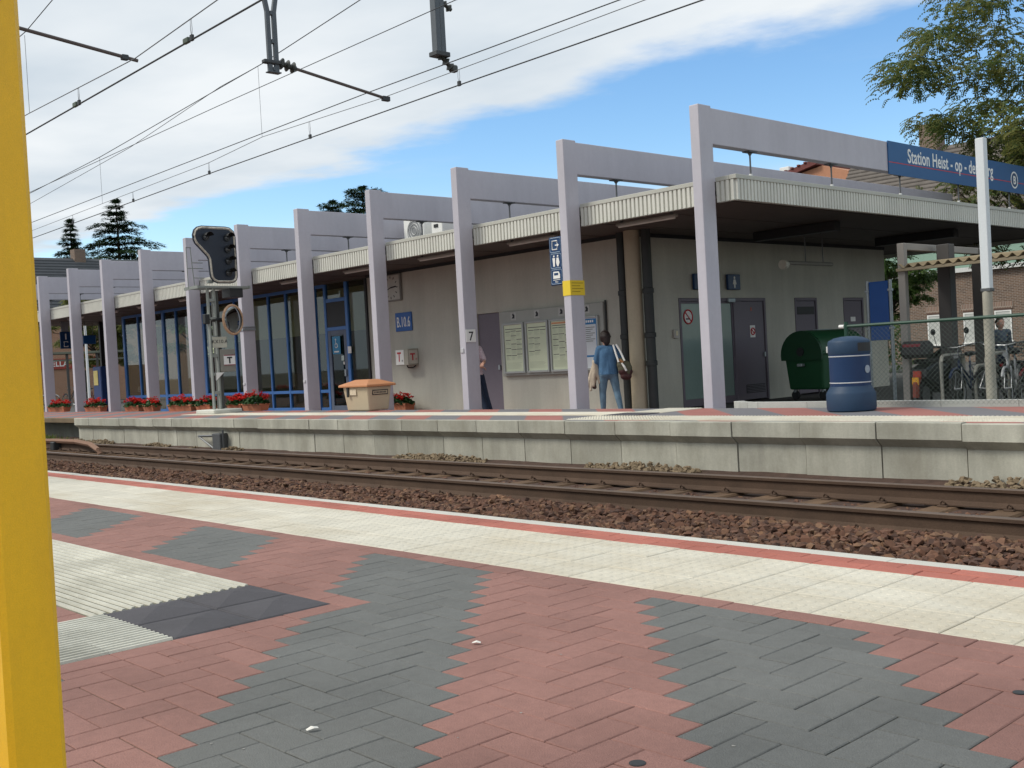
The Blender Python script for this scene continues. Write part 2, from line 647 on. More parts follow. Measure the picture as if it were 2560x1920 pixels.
FASC = mat('fascia_sheet', (0.62, 0.62, 0.56), 0.6, 0.07, 1.0, streak=0.10)
TRIM = mat('fascia_trim', (0.46, 0.46, 0.41), 0.6, 0.08, 1.0)
SOFF = mat('soffit_brown', (0.085, 0.070, 0.060), 0.7, 0.15, 1.0)
MDOOR = mat('door_mauve', (0.155, 0.135, 0.165), 0.5, 0.07, 1.0)
BLUEF = mat('blue_frame', (0.06, 0.19, 0.50), 0.4, 0.06, 1.0)
BLUES = mat('blue_sign', (0.012, 0.075, 0.25), 0.35, 0.03, 1.0)
NAVY = mat('navy_sign', (0.010, 0.045, 0.13), 0.35, 0.03, 1.0)
WHITEP = mat('white_paint', (0.78, 0.79, 0.79), 0.5, 0.05, 1.0)
SIGNW = mat('sign_white', (0.80, 0.80, 0.77), 0.5, 0.03, 1.0)
SIGNR = mat('sign_red', (0.50, 0.03, 0.04), 0.5, 0.03, 1.0)
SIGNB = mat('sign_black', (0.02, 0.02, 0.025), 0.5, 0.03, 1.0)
BLACK = mat('black_paint', (0.022, 0.024, 0.026), 0.5, 0.1, 2.0)
PIPE = mat('pipe_dark', (0.030, 0.034, 0.034), 0.55, 0.12, 1.5)
GALV = mat('galvanised', (0.36, 0.40, 0.42), 0.45, 0.15, 3.0, metal=0.6)
STEEL = mat('steel_dark', (0.12, 0.125, 0.13), 0.5, 0.15, 3.0, metal=0.5)
RAILM = mat('rail_rust', (0.085, 0.052, 0.034), 0.85, 0.22, 3.0, 0.4, 90)
RAILTOP = mat('rail_head', (0.125, 0.090, 0.070), 0.5, 0.15, 3.0, metal=0.3)
SLEEP = mat('sleeper_wood', (0.125, 0.075, 0.042), 0.9, 0.3, 5.0, 0.6, 60, rnd=0.15)
BALL_B = mat('ballast_under', (0.075, 0.045, 0.034), 0.95, 0.4, 9.0, 0.8, 30)
CREAM = mat('cream_trim', (0.46, 0.43, 0.33), 0.7, 0.08, 2.0)
YEL = mat('yellow_paint', (0.86, 0.50, 0.016), 0.38, 0.06, 3.0, 0.12, 420, stain=0.3, stain_scale=(9, 9, 2.5), stain_col=(0.55, 0.31, 0.03), speck=.05)
YELP = mat('yellow_paper', (0.78, 0.57, 0.04), 0.7, 0.03, 2.0)
TERRA = mat('terracotta', (0.40, 0.145, 0.075), 0.8, 0.15, 6.0, rnd=0.1)
GEOLEAF = leafmat('geranium_leaf', (0.012, 0.045, 0.012), (0.03, 0.09, 0.02), 0.2)
GEOFLOW = leafmat('geranium_red', (0.42, 0.010, 0.012), (0.72, 0.035, 0.025), 0.3)
BARK = mat('bark', (0.075, 0.055, 0.042), 0.95, 0.25, 6.0, 0.6, 40)
SHOE = mat('shoe_dark', (0.03, 0.025, 0.022), 0.6, 0.1, 5)
SKIN = mat('skin', (0.52, 0.29, 0.21), 0.55, 0.05, 8.0)
HAIR = mat('hair_dark', (0.022, 0.013, 0.012), 0.5, 0.2, 30.0, 0.5, 300)
DENIM = mat('denim_shirt', (0.065, 0.150, 0.27), 0.85, 0.2, 9.0, 1.0, 24)
JEANS = mat('jeans', (0.12, 0.20, 0.275), 0.85, 0.3, 7.0, 1.0, 26)
NAVYT = mat('navy_trousers', (0.016, 0.026, 0.055), 0.85, 0.1, 7.0, 0.4, 80)
BEIGE = mat('beige_jacket', (0.52, 0.44, 0.34), 0.85, 0.12, 9.0, 1.0, 26)
SHIRTP = mat('pink_check_shirt', (0.60, 0.50, 0.55), 0.85, 0.25, 30.0, 0.3, 80)
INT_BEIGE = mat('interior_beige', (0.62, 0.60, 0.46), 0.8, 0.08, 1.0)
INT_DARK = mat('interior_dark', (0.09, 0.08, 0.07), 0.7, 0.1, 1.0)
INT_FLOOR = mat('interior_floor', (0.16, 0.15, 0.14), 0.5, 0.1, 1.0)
GLASS = glass('window_glass', (0.74, 0.77, 0.69))
GLASSF = mat('frosted_glass', (0.21, 0.29, 0.27), 0.25, 0.06, 1.0, spec=0.6)
TIMETAB = mat('timetable_paper', (0.66, 0.72, 0.53), 0.6, 0.05, 3.0)
ASPH = mat('forecourt_asphalt', (0.075, 0.073, 0.070), 0.9, 0.2, 2.0, 0.4, 120)
EARTH = mat('ground_earth', (0.10, 0.085, 0.06), 0.95, 0.3, 0.5, 0.4, 20)

def grow(i, step=1.0):
    return i * step

# ------------------------------------------------------------------ ground and track bed (setting)
def sheet(name, x0, x1, y0, y1, z, m, kind='structure'):
    o = MB().quad((x0, y0, z), (x1, y0, z), (x1, y1, z), (x0, y1, z)).build(name, m, fix=False)
    return tag(o, kind=kind)
sheet('ground', -2500, 2500, -2500, 2500, -0.62, EARTH)
sheet('forecourt', -420, 260, 15.0, 420, -0.055, ASPH)

NP_Z, NE = 0.40, 3.695          # near platform level and edge
FP_Z, FE = 0.33, 10.44          # far platform level and edge
RT = -0.17                      # rail top
TRACKS = (5.30, 8.87)
GA = 0.7535

# ballast bed: an uneven sheet under loose stones
def bed_z(x, y):
    z = -0.375
    for c in TRACKS:
        d = abs(y - c)
        if d < 1.25:
            z = max(z, -0.35)
    if 6.3 < y < 7.9:
        z += 0.03 * math.sin((y - 6.3) / 1.6 * math.pi)
    if y > 9.95:
        z += (y - 9.95) * 0.24
    return z + 0.018 * mnoise.noise((x * 1.3, y * 1.3, 0)) + 0.010 * mnoise.noise((x * 5, y * 5, 3))
mb = MB()
xs = [-62 + 0.25 * i for i in range(int(76 / 0.25) + 1)]
ys = [3.2 + 0.2 * j for j in range(39)]
for x in xs:
    for y in ys:
        mb.v.append((x, y, bed_z(x, y) - 0.02))
nY = len(ys)
for i in range(len(xs) - 1):
    for j in range(nY - 1):
        a = i * nY + j
        mb.f.append((a, a + nY, a + nY + 1, a + 1))
        mb.mi.append(0)
tag(mb.build('ballast_bed', BALL_B, fix=False), kind='structure')

# loose stones, one mesh: angular chips
def stone_mat():
    m = bpy.data.materials.new('ballast_stone')
    m.use_nodes = True
    t = m.node_tree
    N, L = t.nodes, t.links
    b = N['Principled BSDF']
    geo = N.new('ShaderNodeNewGeometry')
    cr = N.new('ShaderNodeValToRGB')
    e = cr.color_ramp.elements
    e[0].position, e[0].color = 0.0, (0.058, 0.030, 0.021, 1)
    e[1].position, e[1].color = 1.0, (0.22, 0.115, 0.062, 1)
    for p, c in ((0.35, (0.100, 0.049, 0.030, 1)), (0.7, (0.140, 0.065, 0.038, 1)), (0.9, (0.165, 0.095, 0.056, 1))):
        k = e.new(p)
        k.color = c
    L.new(geo.outputs['Random Per Island'], cr.inputs[0])
    sep_ = N.new('ShaderNodeSeparateXYZ')
    L.new(geo.outputs['Position'], sep_.inputs[0])
    n = N.new('ShaderNodeTexNoise')
    n.inputs['Scale'].default_value = 30
    L.new(geo.outputs['Position'], n.inputs['Vector'])
    r = N.new('ShaderNodeMapRange')
    r.inputs['To Min'].default_value = 0.7
    r.inputs['To Max'].default_value = 1.3
    L.new(n.outputs['Fac'], r.inputs['Value'])
    s = N.new('ShaderNodeVectorMath')
    s.operation = 'SCALE'
    L.new(cr.outputs[0], s.inputs[0])
    L.new(r.outputs[0], s.inputs['Scale'])
    # stones heaped along the far platform foot are paler, cleaner limestone
    g = N.new('ShaderNodeMapRange')
    g.inputs['From Min'].default_value = 9.7
    g.inputs['From Max'].default_value = 10.1
    L.new(sep_.outputs['Y'], g.inputs['Value'])
    mx = N.new('ShaderNodeMix')
    mx.data_type = 'RGBA'
    L.new(g.outputs[0], mx.inputs['Factor'])
    L.new(s.outputs[0], mx.inputs['A'])
    s2 = N.new('ShaderNodeVectorMath')
    s2.operation = 'SCALE'
    s2.inputs[0].default_value = (0.21, 0.155, 0.095)
    L.new(r.outputs[0], s2.inputs['Scale'])
    L.new(s2.outputs[0], mx.inputs['B'])
    L.new(mx.outputs['Result'], b.inputs['Base Color'])
    b.inputs['Roughness'].default_value = 0.9
    return m
STONE = stone_mat()
rs = random.Random(3)
SHAPES = []
for k in range(14):
    bm = bmesh.new()
    bmesh.ops.create_icosphere(bm, subdivisions=1, radius=1)
    pts = [v.co.copy() for v in bm.verts]
    bm.free()
    keep = rs.sample(pts, 9)
    bm = bmesh.new()
    for p in keep:
        bm.verts.new(p * rs.uniform(0.8, 1.25))
    r_ = bmesh.ops.convex_hull(bm, input=bm.verts)
    bm.verts.ensure_lookup_table()
    bm.verts.index_update()
    bmesh.ops.recalc_face_normals(bm, faces=bm.faces)
    SHAPES.append(([v.co.copy() for v in bm.verts], [tuple(v.index for v in f.verts) for f in bm.faces]))
    bm.free()
mb = MB()
def stone(x, y, z, r):
    vs, fs = rs.choice(SHAPES)
    q = Matrix.Rotation(rs.uniform(0, 6.28), 3, 'Z') @ Matrix.Rotation(rs.uniform(-.6, .6), 3, 'X') @ Matrix.Rotation(rs.uniform(0, 6.28), 3, 'Z')
    a, b_, c = r * rs.uniform(.8, 1.25), r * rs.uniform(.65, 1), r * rs.uniform(.5, .8)
    mb._add([Vector((x, y, z)) + q @ Vector((p.x * a, p.y * b_, p.z * c)) for p in vs], fs)
def on_rail(y):
    return any(abs(abs(y - c) - GA) < 0.085 for c in TRACKS)
def scatter(x0, x1, y0, y1, dens, r0, r1, lift=0.0):
    for _ in range(int((x1 - x0) * (y1 - y0) * dens)):
        x, y = rs.uniform(x0, x1), rs.uniform(y0, y1)
        if on_rail(y):
            continue
        c = min(TRACKS, key=lambda t: abs(t - y))
        d = abs(y - c)
        slp = ((x - .01) / 0.6) % 1.0
        if d < GA + .10 and slp < 0.46:
            continue                       # on a sleeper
        zb = bed_z(x, y) + lift
        if d < GA:
            zb -= 0.035
        elif d < 1.35:
            zb += 0.012
        stone(x, y, zb + rs.uniform(-0.012, 0.012), rs.uniform(r0, r1))
scatter(-9, 0.5, 6.25, 8.02, 560, 0.026, 0.050)
scatter(-9, 0.5, 6.3, 8.02, 130, 0.032, 0.055, 0.02)
scatter(-18, -9, 6.25, 8.02, 420, 0.026, 0.050)
scatter(-34, -18, 6.25, 8.02, 200, 0.03, 0.05)
scatter(-12, 0.5, 8.1, 9.7, 300, 0.02, 0.038)
scatter(-34, -12, 8.1, 9.7, 120, 0.025, 0.045)
for k in range(9000):                      # pale heaps against the far wall
    x = rs.uniform(-28, -2)
    if mnoise.noise((x * 0.55, 1.7, 5)) + 0.25 * mnoise.noise((x * 2.1, 0, 2)) < -0.02:
        continue
    y = rs.uniform(9.75, 10.5)
    hgt = 0.17 * max(0, mnoise.noise((x * 0.55, 1.7, 5))) * (y - 9.75) / .75
    stone(x, y, bed_z(x, y) + hgt + rs.uniform(-.01, .015), rs.uniform(0.022, 0.045))
o = mb.build('ballast_stones', STONE, fix=False)
tag(o, 'rusty red brown crushed stone ballast between platforms and rails', 'ballast', kind='stuff')

# rails and sleepers
RP = [(-.07, 0), (.07, 0), (.07, .012), (.02, .03), (.009, .045), (.009, .125), (.034, .138), (.036, .165), (.028, .172), (-.028, .172), (-.036, .165), (-.034, .138), (-.009, .125), (-.009, .045), (-.02, .03), (-.07, .012)]
def rail(y, label):
    mb = MB()
    mb.prism([(y + p, RT - .172 + q) for p, q in RP], 'x', -62, 14)
    for i, f in enumerate(mb.f):
        if i >= 2 and (i - 2) in (7, 8, 9):
            mb.mi[i] = 1
    o = mb.build('rail', [RAILM, RAILTOP], origin=(0, y, RT - .172))
    return tag(o, label, 'rail', 'running rails of the station tracks')
rail(8.87 - GA, 'rusty steel rail on the ballast side of the visible track')
rail(8.87 + GA, 'rusty steel rail below the concrete wall of the far platform')
rail(5.30 - GA, 'rail of the sunken track tucked under the near platform edge')
rail(5.30 + GA, 'rail of the sunken track nearer to the open ballast strip')
slp = MB().cbox(-.13, .13, -1.27, 1.27, -.2, -.005, .02).mesh('sleeper', SLEEP)
clipm = MB()
for sy in (-1, 1):
    for e in (-1, 1):
        y = sy * GA + e * 0.092
        clipm.path([(-.02, y, 0), (-.02, y, .035), (.0, y + e * .012, .055), (.02, y, .035), (.02, y - e * .02, .02)], .009, 5)
        clipm.cbox(-.045, .045, y - .03, y + .03, -.003, .012, .004)
clipm = clipm.mesh('rail_clips', RAILM)
pad = MB()
for sy in (-1, 1):
    pad.cbox(-.085, .085, sy * GA - .16, sy * GA + .16, -.012, .006, .004)
track = tag(bpy.data.objects.new('railway_track', None), kind='structure')
COL.objects.link(track)
OFF[track.name] = (0, 0, 0)
n_s = 0
for c in TRACKS:
    k0, k1 = (-58, 2) if c > 8 else (-24, 2)
    for k in range(k0, k1):
        x = k * 0.6 + 0.14
        o = place('sleeper', slp, track)
        o.location = (x, c, -0.345)
        if c > 8:
            q = place('rail_clips', clipm, o)
            q.location = (0, 0, -.003)

# ------------------------------------------------------------------ near platform
near = MB()
near.prism([(-14, -.6), (3.63, -.6), (3.63, NP_Z - .075), (-14, NP_Z - .075)], 'x', -60, 14)
near_o = tag(near.build('near_platform', JOINT), kind='structure')
bedm = MB().box(-60, 14, -14, 3.628, NP_Z - .074, NP_Z - .0040).build('joint_bed', JOINT, near_o)
U = 0.097
S = 2.0 / 3.0
G = 0.0013                      # half joint
def paver(mb, x0, x1, y0, y1, z=NP_Z, g=G, ch=0.0028, tilt=True):
    x0, x1, y0, y1 = x0 + g, x1 - g, y0 + g, y1 - g
    if x1 - x0 < .015 or y1 - y0 < .015:
        return False
    b = -.06
    if tilt:
        z += rs.uniform(-.0008, .0008)
        ta, tb = rs.uniform(-.004, .004), rs.uniform(-.004, .004)
    else:
        ta = tb = 0
    cx, cy = (x0 + x1) / 2, (y0 + y1) / 2
    T = lambda x, y, dz: (x, y, z + dz + ta * (x - cx) + tb * (y - cy))
    vs = [(x0, y0, z + b), (x1, y0, z + b), (x1, y1, z + b), (x0, y1, z + b),
          T(x0, y0, -ch * .7), T(x1, y0, -ch * .7), T(x1, y1, -ch * .7), T(x0, y1, -ch * .7),
          T(x0 + ch, y0 + ch, 0), T(x1 - ch, y0 + ch, 0), T(x1 - ch, y1 - ch, 0), T(x0 + ch, y1 - ch, 0)]
    fs = [(8, 9, 10, 11)]
    for i in range(4):
        j = (i + 1) % 4
        fs += [(i, j, 4 + j, 4 + i), (4 + i, 4 + j, 8 + j, 8 + i)]
    mb._add(vs, fs)
    return True
# the herringbone field is bounded by courses round the guidance strips
Y_TOP = 2.713
XT0, XT1 = -5.605 * S, -4.77 * S            # rubber tile field in x
YT0, YT1 = 2.19 * S, 3.05 * S
BW = 0.10                                   # width of the border course
def blocked(x, y):
    if x < XT1 + BW and YT0 - .06 < y < YT1 + BW and x > XT0 - .01:
        return True
    if x < XT0 + .02 and 2.13 * S - BW < y < YT1 + BW:
        return True
    if XT0 - BW < x < XT1 + BW and y < YT0:
        return True
    return False
ox, oy = -2.615 * S, 2.18 * S
bricks = []
for a in range(-260, 261):
    for b in range(-90, 90):
        ix, iy = a + 2 * b, -a + 2 * b
        for kind in (0, 1):
            x0 = ox + (ix + (1 if kind else 0)) * U
            y0 = oy + (iy + (1 if kind else 0)) * U
            x1, y1 = (x0 + U, y0 + 2 * U) if kind else (x0 + 2 * U, y0 + U)
            if x1 < -16 or x0 > 1.5 or y1 < -0.6 or y0 > Y_TOP:
                continue
            cx, cy = (x0 + x1) / 2, (y0 + y1) / 2
            sv = (cx + cy) / S
            grey = int(math.floor((sv + 0.654) / 1.164)) % 2 == 1
            y1 = min(y1, Y_TOP)
            # trim against the guidance field
            if blocked(cx, cy):
                if not blocked(cx, y1 - .01) and cy > YT1:
                    y0 = YT1 + BW
                elif not blocked(x1 - .01, cy):
                    x0 = XT1 + BW
                else:
                    continue
            else:
                if cx < XT1 + BW and cy > YT1 and y0 < YT1 + BW:
                    y0 = YT1 + BW
                if x0 < XT1 + BW < x1 and y0 < YT1 + BW:
                    x0 = XT1 + BW
            d = math.hypot(cx, cy)
            bricks.append((d, x0, x1, y0, y1, grey, cx, cy))
def inview(x, y, z=NP_Z, m=0.06):
    q = R.transposed() @ Vector((x, y, z - CAM_Z))
    if q.z > -0.1:
        return False
    a, b = q.x / -q.z * 38.29 / 36, q.y / -q.z * 38.29 / 36
    return abs(a) < .5 + m and abs(b) < .375 + m
for B in bricks:
    pass
vis = sorted([B for B in bricks if inview(B[6], B[7], m=0.0) and B[6] > -6.0], key=lambda B: B[0])[:300]
visset = set(id(B) for B in vis)
for B in vis:
    mb = MB()
    if paver(mb, *B[1:5]):
        me = mb.mesh('paving_brick', GREY if B[5] else RED, (B[6], B[7], NP_Z))
        o = place('paving_brick', me, near_o)
        o.location = (B[6], B[7], NP_Z)
rest = MB()
for B in bricks:
    if id(B) in visset:
        continue
    rest.m = 1 if B[5] else 0
    paver(rest, *B[1:5])
tag(rest.build('paving_bricks', [RED, GREY], near_o, fix=False), 'red and grey herringbone pavers further along the platform', kind='stuff')
# plain red pavers of the part behind the camera are laid as one surface with bands
back = MB().box(-60, -16.02, -14, 2.62, NP_Z - .06, NP_Z - .002).box(-16.0, 14, -14, -0.72, NP_Z - .06, NP_Z - .002).box(1.7, 14, -0.7, 2.62, NP_Z - .06, NP_Z - .002)
back.build('paving_field', paving_pattern('paver_bands_near', (0.26, 0.11, 0.088), (0.105, 0.118, 0.120), 1.552, -0.436 - .776), near_o)
# straight courses
def course(y0, y1, x0, x1, ln, m, name, shift=0.0):
    x = x0 + shift
    mbs = []
    while x < x1:
        mb = MB()
        paver(mb, x, min(x + ln, x1), y0, y1)
        cx, cy = x + ln / 2, (y0 + y1) / 2
        if cx > -9:
            o = place(name, mb.mesh(name, m, (cx, cy, NP_Z)), near_o)
            o.location = (cx, cy, NP_Z)
        else:
            mbs.append(mb)
        x += ln
    if mbs:
        j = MB()
        for q in mbs:
            j._add(q.v, q.f)
        tag(j.build('course_bricks', m, near_o, fix=False), 'straight course of red pavers further along', kind='stuff')
course(Y_TOP, 2.803, -30, 2, 0.194, RED, 'border_brick')
course(3.457, 3.538, -30, 2, 0.194, REDEDGE, 'border_brick', .06)
course(3.539, 3.620, -30, 2, 0.194, REDEDGE, 'border_brick', .157)
course(3.621, 3.697, -34, 3, 0.97, NOSE, 'edge_stone')
x = XT1 + BW
while x > -9:                                   # border above the guidance strip
    mb = MB()
    paver(mb, x - .194, x, YT1, YT1 + BW)
    o = place('border_brick', mb.mesh('border_brick', RED, (x, YT1, NP_Z)), near_o)
    o.location = (x, YT1, NP_Z)
    x -= .194
y = YT1
while y > -0.7:                                 # border on its right-hand side
    mb = MB()
    paver(mb, XT1, XT1 + BW, y - .194, y)
    o = place('border_brick', mb.mesh('border_brick', RED, (XT1, y, NP_Z)), near_o)
    o.location = (XT1, y, NP_Z)
    y -= .194
x = XT0 - BW
while x > -7:                                   # border below the strip
    mb = MB()
    paver(mb, x - .194, x, 2.13 * S - BW, 2.13 * S)
    o = place('border_brick', mb.mesh('border_brick', RED, (x, 1.4, NP_Z)), near_o)
    o.location = (x, 1.4, NP_Z)
    x -= .194
y = 2.13 * S
while y > 0.0:
    mb = MB()
    paver(mb, XT0 - BW, XT0, y - .194, y)
    o = place('border_brick', mb.mesh('border_brick', RED, (XT0, y, NP_Z)), near_o)
    o.location = (XT0, y, NP_Z)
    y -= .194
# tactile tiles with low studs: 0.2 m, three rows
def stud_tile(w, d, nx, ny, h=0.0021, r=0.017):
    mb = MB()
    paver(mb, -w / 2, w / 2, -d / 2, d / 2, 0, .0012, .003, False)
    for i in range(nx):
        for j in range(ny):
            x, y = -w / 2 + (i + .5) * w / nx, -d / 2 + (j + .5) * d / ny
            n = 8
            vs = [(x + r * math.cos(2 * math.pi * k / n), y + r * math.sin(2 * math.pi * k / n), 0.0002) for k in range(n)]
            vs += [(x + r * .6 * math.cos(2 * math.pi * k / n), y + r * .6 * math.sin(2 * math.pi * k / n), h) for k in range(n)]
            mb._add(vs, [(k, (k + 1) % n, n + (k + 1) % n, n + k) for k in range(n)] + [tuple(range(n, 2 * n))])
    return mb
TW = 0.6535 / 3
tile_me = stud_tile(0.2, TW, 4, 4).mesh('tactile_tile', WHITE_T)
n_t = 0
for i in range(0, 75):
    for j in range(3):
        x, y = 0.9 - 0.2 * i, 2.8035 + TW * (j + .5)
        o = place('tactile_tile', tile_me, near_o)
        o.location = (x, y, NP_Z + rs.uniform(-.0012, .0012))
far_t = MB()
for i in range(75, 170):
    for j in range(3):
        x, y = 0.9 - 0.2 * i, 2.8035 + TW * (j + .5)
        paver(far_t, x - .1, x + .1, y - TW / 2, y + TW / 2)
tag(far_t.build('tactile_tiles', WHITE_T, near_o, fix=False), 'white tactile tiles further along the platform', kind='stuff')
# ribbed guidance tiles
GROOVE = mat('groove_dirt', (0.17, 0.16, 0.115), 0.9, 0.25, 6.0, 0.4, 220)
def rib_tile(w, d, along, n=5, h=0.0055):
    mb = MB()
    mb.m = 1
    paver(mb, -w / 2, w / 2, -d / 2, d / 2, -.002, .0015, .003, False)
    mb.m = 0
    for k in range(n):
        if along == 'x':
            c = -d / 2 + (k + .5) * d / n
            q = d / n * .29
            mb.prism([(c - q, -.003), (c + q, -.003), (c + q * .5, h), (c - q * .5, h)], 'x', -w / 2 - .0005, w / 2 + .0005)
        else:
            c = -w / 2 + (k + .5) * w / n
            q = w / n * .29
            mb.prism([(c - q, -.003), (c + q, -.003), (c + q * .5, h), (c - q * .5, h)], 'y', -d / 2 - .0005, d / 2 + .0005)
    return mb.mesh('ribbed_tile', [RIB_T, GROOVE])
rw = (YT1 - 2.13 * S) / 3
ra = rib_tile(0.2, rw, 'x', 6)
for i in range(22):
    for j in range(3):
        o = place('ribbed_tile', ra, near_o)
        o.location = (XT0 - .1 - .2 * i, 2.13 * S + rw * (j + .5), NP_Z)
ww = (XT1 - XT0) / 3
rb = rib_tile(ww, 0.2, 'y', 6)
for i in range(9):
    for j in range(3):
        o = place('ribbed_tile', rb, near_o)
        o.location = (XT0 + ww * (j + .5), YT0 - .1 - .2 * i, NP_Z)
# four rubber tiles with low pyramids
hw, hd = (XT1 - XT0) / 4, (YT1 - YT0) / 4
mb = MB()
paver(mb, -hw, hw, -hd, hd, 0, .002, .004, False)
mb._add([(-hw + .008, -hd + .008, .0005), (hw - .008, -hd + .008, .0005), (hw - .008, hd - .008, .0005), (-hw + .008, hd - .008, .0005), (0, 0, .02)],
        [(0, 1, 4), (1, 2, 4), (2, 3, 4), (3, 0, 4)])
pyr = mb.mesh('rubber_tile', RUBBER)
for i in (0, 1):
    for j in (0, 1):
        o = place('rubber_tile', pyr, near_o)
        o.location = (XT0 + hw * (1 + 2 * i), YT0 + hd * (1 + 2 * j), NP_Z + .001)
# dark studs and litter
def on_near(px, py):
    d = R @ Vector((px - 1106, -(py - 829.5), -2352.88))
    t = (NP_Z - CAM_Z) / d.z
    return d.x * t, d.y * t
for px, py, r in ((1377, 1650, .017), (2203, 1497, .015)):
    x, y = on_near(px, py)
    MB().lathe([(r, NP_Z), (r, NP_Z + .002), (r * .8, NP_Z + .003)], (x, y, 0), 14).build('stud', BLACK, near_o)
GUM = mat('gum_grey', (.30, .29, .27), .9, .15)
rg = random.Random(12)
for k in range(8):
    px, py = rg.uniform(200, 2150), rg.uniform(1350, 1640)
    x, y = on_near(px, py)
    if blocked(x, y) or y > 2.7:
        continue
    r_ = rg.uniform(.002, .005)
    n_ = 9
    ring = [(x + r_ * rg.uniform(.7, 1.2) * math.cos(6.283 * i / n_), y + r_ * rg.uniform(.7, 1.2) * math.sin(6.283 * i / n_), NP_Z + .0012) for i in range(n_)]
    MB()._add(ring + [(x, y, NP_Z + .0022)], [(i, (i + 1) % n_, n_) for i in range(n_)]).build('gum_spot', GUM, near_o, fix=False)
litter = mat('litter_white', (0.7, 0.68, 0.63), 0.8, 0.1)
for k, (px, py, a, lab) in enumerate(((1030, 1392, .4, 'scrap of white paper on a grey paver'), (676, 1579, 1.2, 'crumpled pale scrap lying on the grey pavers'))):
    x, y = on_near(px, py)
    M_ = Matrix.Translation((x, y, NP_Z + .004)) @ Matrix.Rotation(a, 4, 'Z')
    mb = MB()._add([(-.014, -.004, 0), (.002, -.007, .004), (.013, -.002, .001), (.011, .005, .003), (-.003, .006, .006), (-.015, .004, .001), (0, 0, .007)],
                   [(0, 1, 6), (1, 2, 6), (2, 3, 6), (3, 4, 6), (4, 5, 6), (5, 0, 6)])
    tag(mb.xform(M_).build('paper_scrap', litter, origin=(x, y, NP_Z)), lab, 'litter')

# yellow square post beside the camera
t = thing('yellow_post', 'bright yellow square steel post standing on the near platform', 'post', (-2.03, .66, NP_Z))
MB().cbox(-2.10, -2.0, .607, .705, NP_Z - .02, 3.3, .010).build('post_tube', YEL, t)
MB().cbox(-2.16, -1.94, .55, .76, NP_Z - .004, NP_Z + .012, .004).build('base_plate', YEL, t)
mb = MB()
for sx in (-1, 1):
    for sy in (-1, 1):
        mb = MB().lathe([(.012, NP_Z + .012), (.012, NP_Z + .022), (.006, NP_Z + .03)], (-2.05 + sx * .085, .655 + sy * .085, 0), 6)
        mb.build('bolt', GALV, t)
# ------------------------------------------------------------------ far platform
XL = -27.68                                   # where the concrete panels begin
mb = MB()
BF = -0.04                                    # level of the building's floor
prof = [(10.60, -.6), (10.60, FP_Z - .02), (12.98, FP_Z - .02), (14.1, BF - .01), (17.3, BF - .012), (17.3, -.6)]
mb.prism(prof, 'x', XL + .02, -9.75)
mb.prism([(11.35 if p == 10.60 else p, q) for p, q in prof], 'x', -52, XL + .019)
mb.box(-52, XL, 10.602, 11.36, FP_Z - .11, FP_Z - .021)
mb.prism([(10.60, -.6), (10.60, FP_Z - .02), (13.02, FP_Z - .02), (13.02, -.6)], 'x', -9.749, 12)
far_o = tag(mb.build('far_platform', CONC), kind='structure')
PAVF = paving_pattern('paver_bands_far', (0.33, 0.135, 0.115), (0.17, 0.165, 0.175), 1.552, 3.98)
mb = MB()
mb.box(-52, 12, 10.553, 12.98, FP_Z - .019, FP_Z)
mb.prism([(12.981, FP_Z - .019), (12.981, FP_Z), (14.1, BF + .002), (17.15, BF), (17.15, BF - .011)], 'x', -52, -9.75)
mb.build('paving', PAVF, far_o)
# L-shaped concrete panels, 0.91 m each
pp = [(10.62, -.55), (10.545, -.55), (10.545, .075), (10.44, .165), (10.44, FP_Z + .002), (10.455, FP_Z + .008), (10.552, FP_Z + .008), (10.62, FP_Z - .03)]
for k in range(0, 40):
    x1 = XL + 0.912 * k
    dy, dz = rs.uniform(-.008, .008), rs.uniform(-.006, .006)
    m_ = MB().prism([(p - 10.5 + dy, q + dz) for p, q in pp], 'x', .006, .906).mesh('wall_panel', CONC)
    o = place('wall_panel', m_, far_o)
    o.location = (x1, 10.5, 0)
# older timber-edged part at the left end
mb = MB().cbox(-52, XL - .01, 10.46, 10.60, FP_Z - .12, FP_Z + .004, .01)
mb.build('timber_edge', mat('timber_edge', (0.17, 0.125, 0.075), 0.9, 0.2, 2.0), far_o)
# tactile strips
far_tile = stud_tile(0.2, TW, 4, 4, h=.008, r=.02).mesh('tactile_tile', WHITE_T)
for i in range(66):
    for j in range(3):
        o = place('tactile_tile', far_tile, far_o)
        o.location = (-10.5 + .2 * i, 10.74 + TW * (j + .5), FP_Z + .006)
mb = MB().box(-24.0, -10.62, 11.52, 12.18, FP_Z + .001, FP_Z + .006)
for k in range(12):
    c = 11.55 + k * .055
    mb.prism([(c - .018, FP_Z + .006), (c + .018, FP_Z + .006), (c + .009, FP_Z + .011), (c - .009, FP_Z + .011)], 'x', -24, -10.62)
mb.build('guidance_strip', WHITE_T, far_o)
MB().box(-10.61, -9.98, 11.45, 12.0, FP_Z + .001, FP_Z + .010).build('rubber_tile', RUBBER, far_o)
mb = MB().box(-10.61, -9.95, 12.01, 12.97, FP_Z + .001, FP_Z + .006)
for k in range(10):
    c = -10.57 + k * .064
    mb.prism([(c - .02, FP_Z + .006), (c + .02, FP_Z + .006), (c + .01, FP_Z + .011), (c - .01, FP_Z + .011)], 'y', 12.01, 12.97)
mb.build('guidance_strip', WHITE_T, far_o)
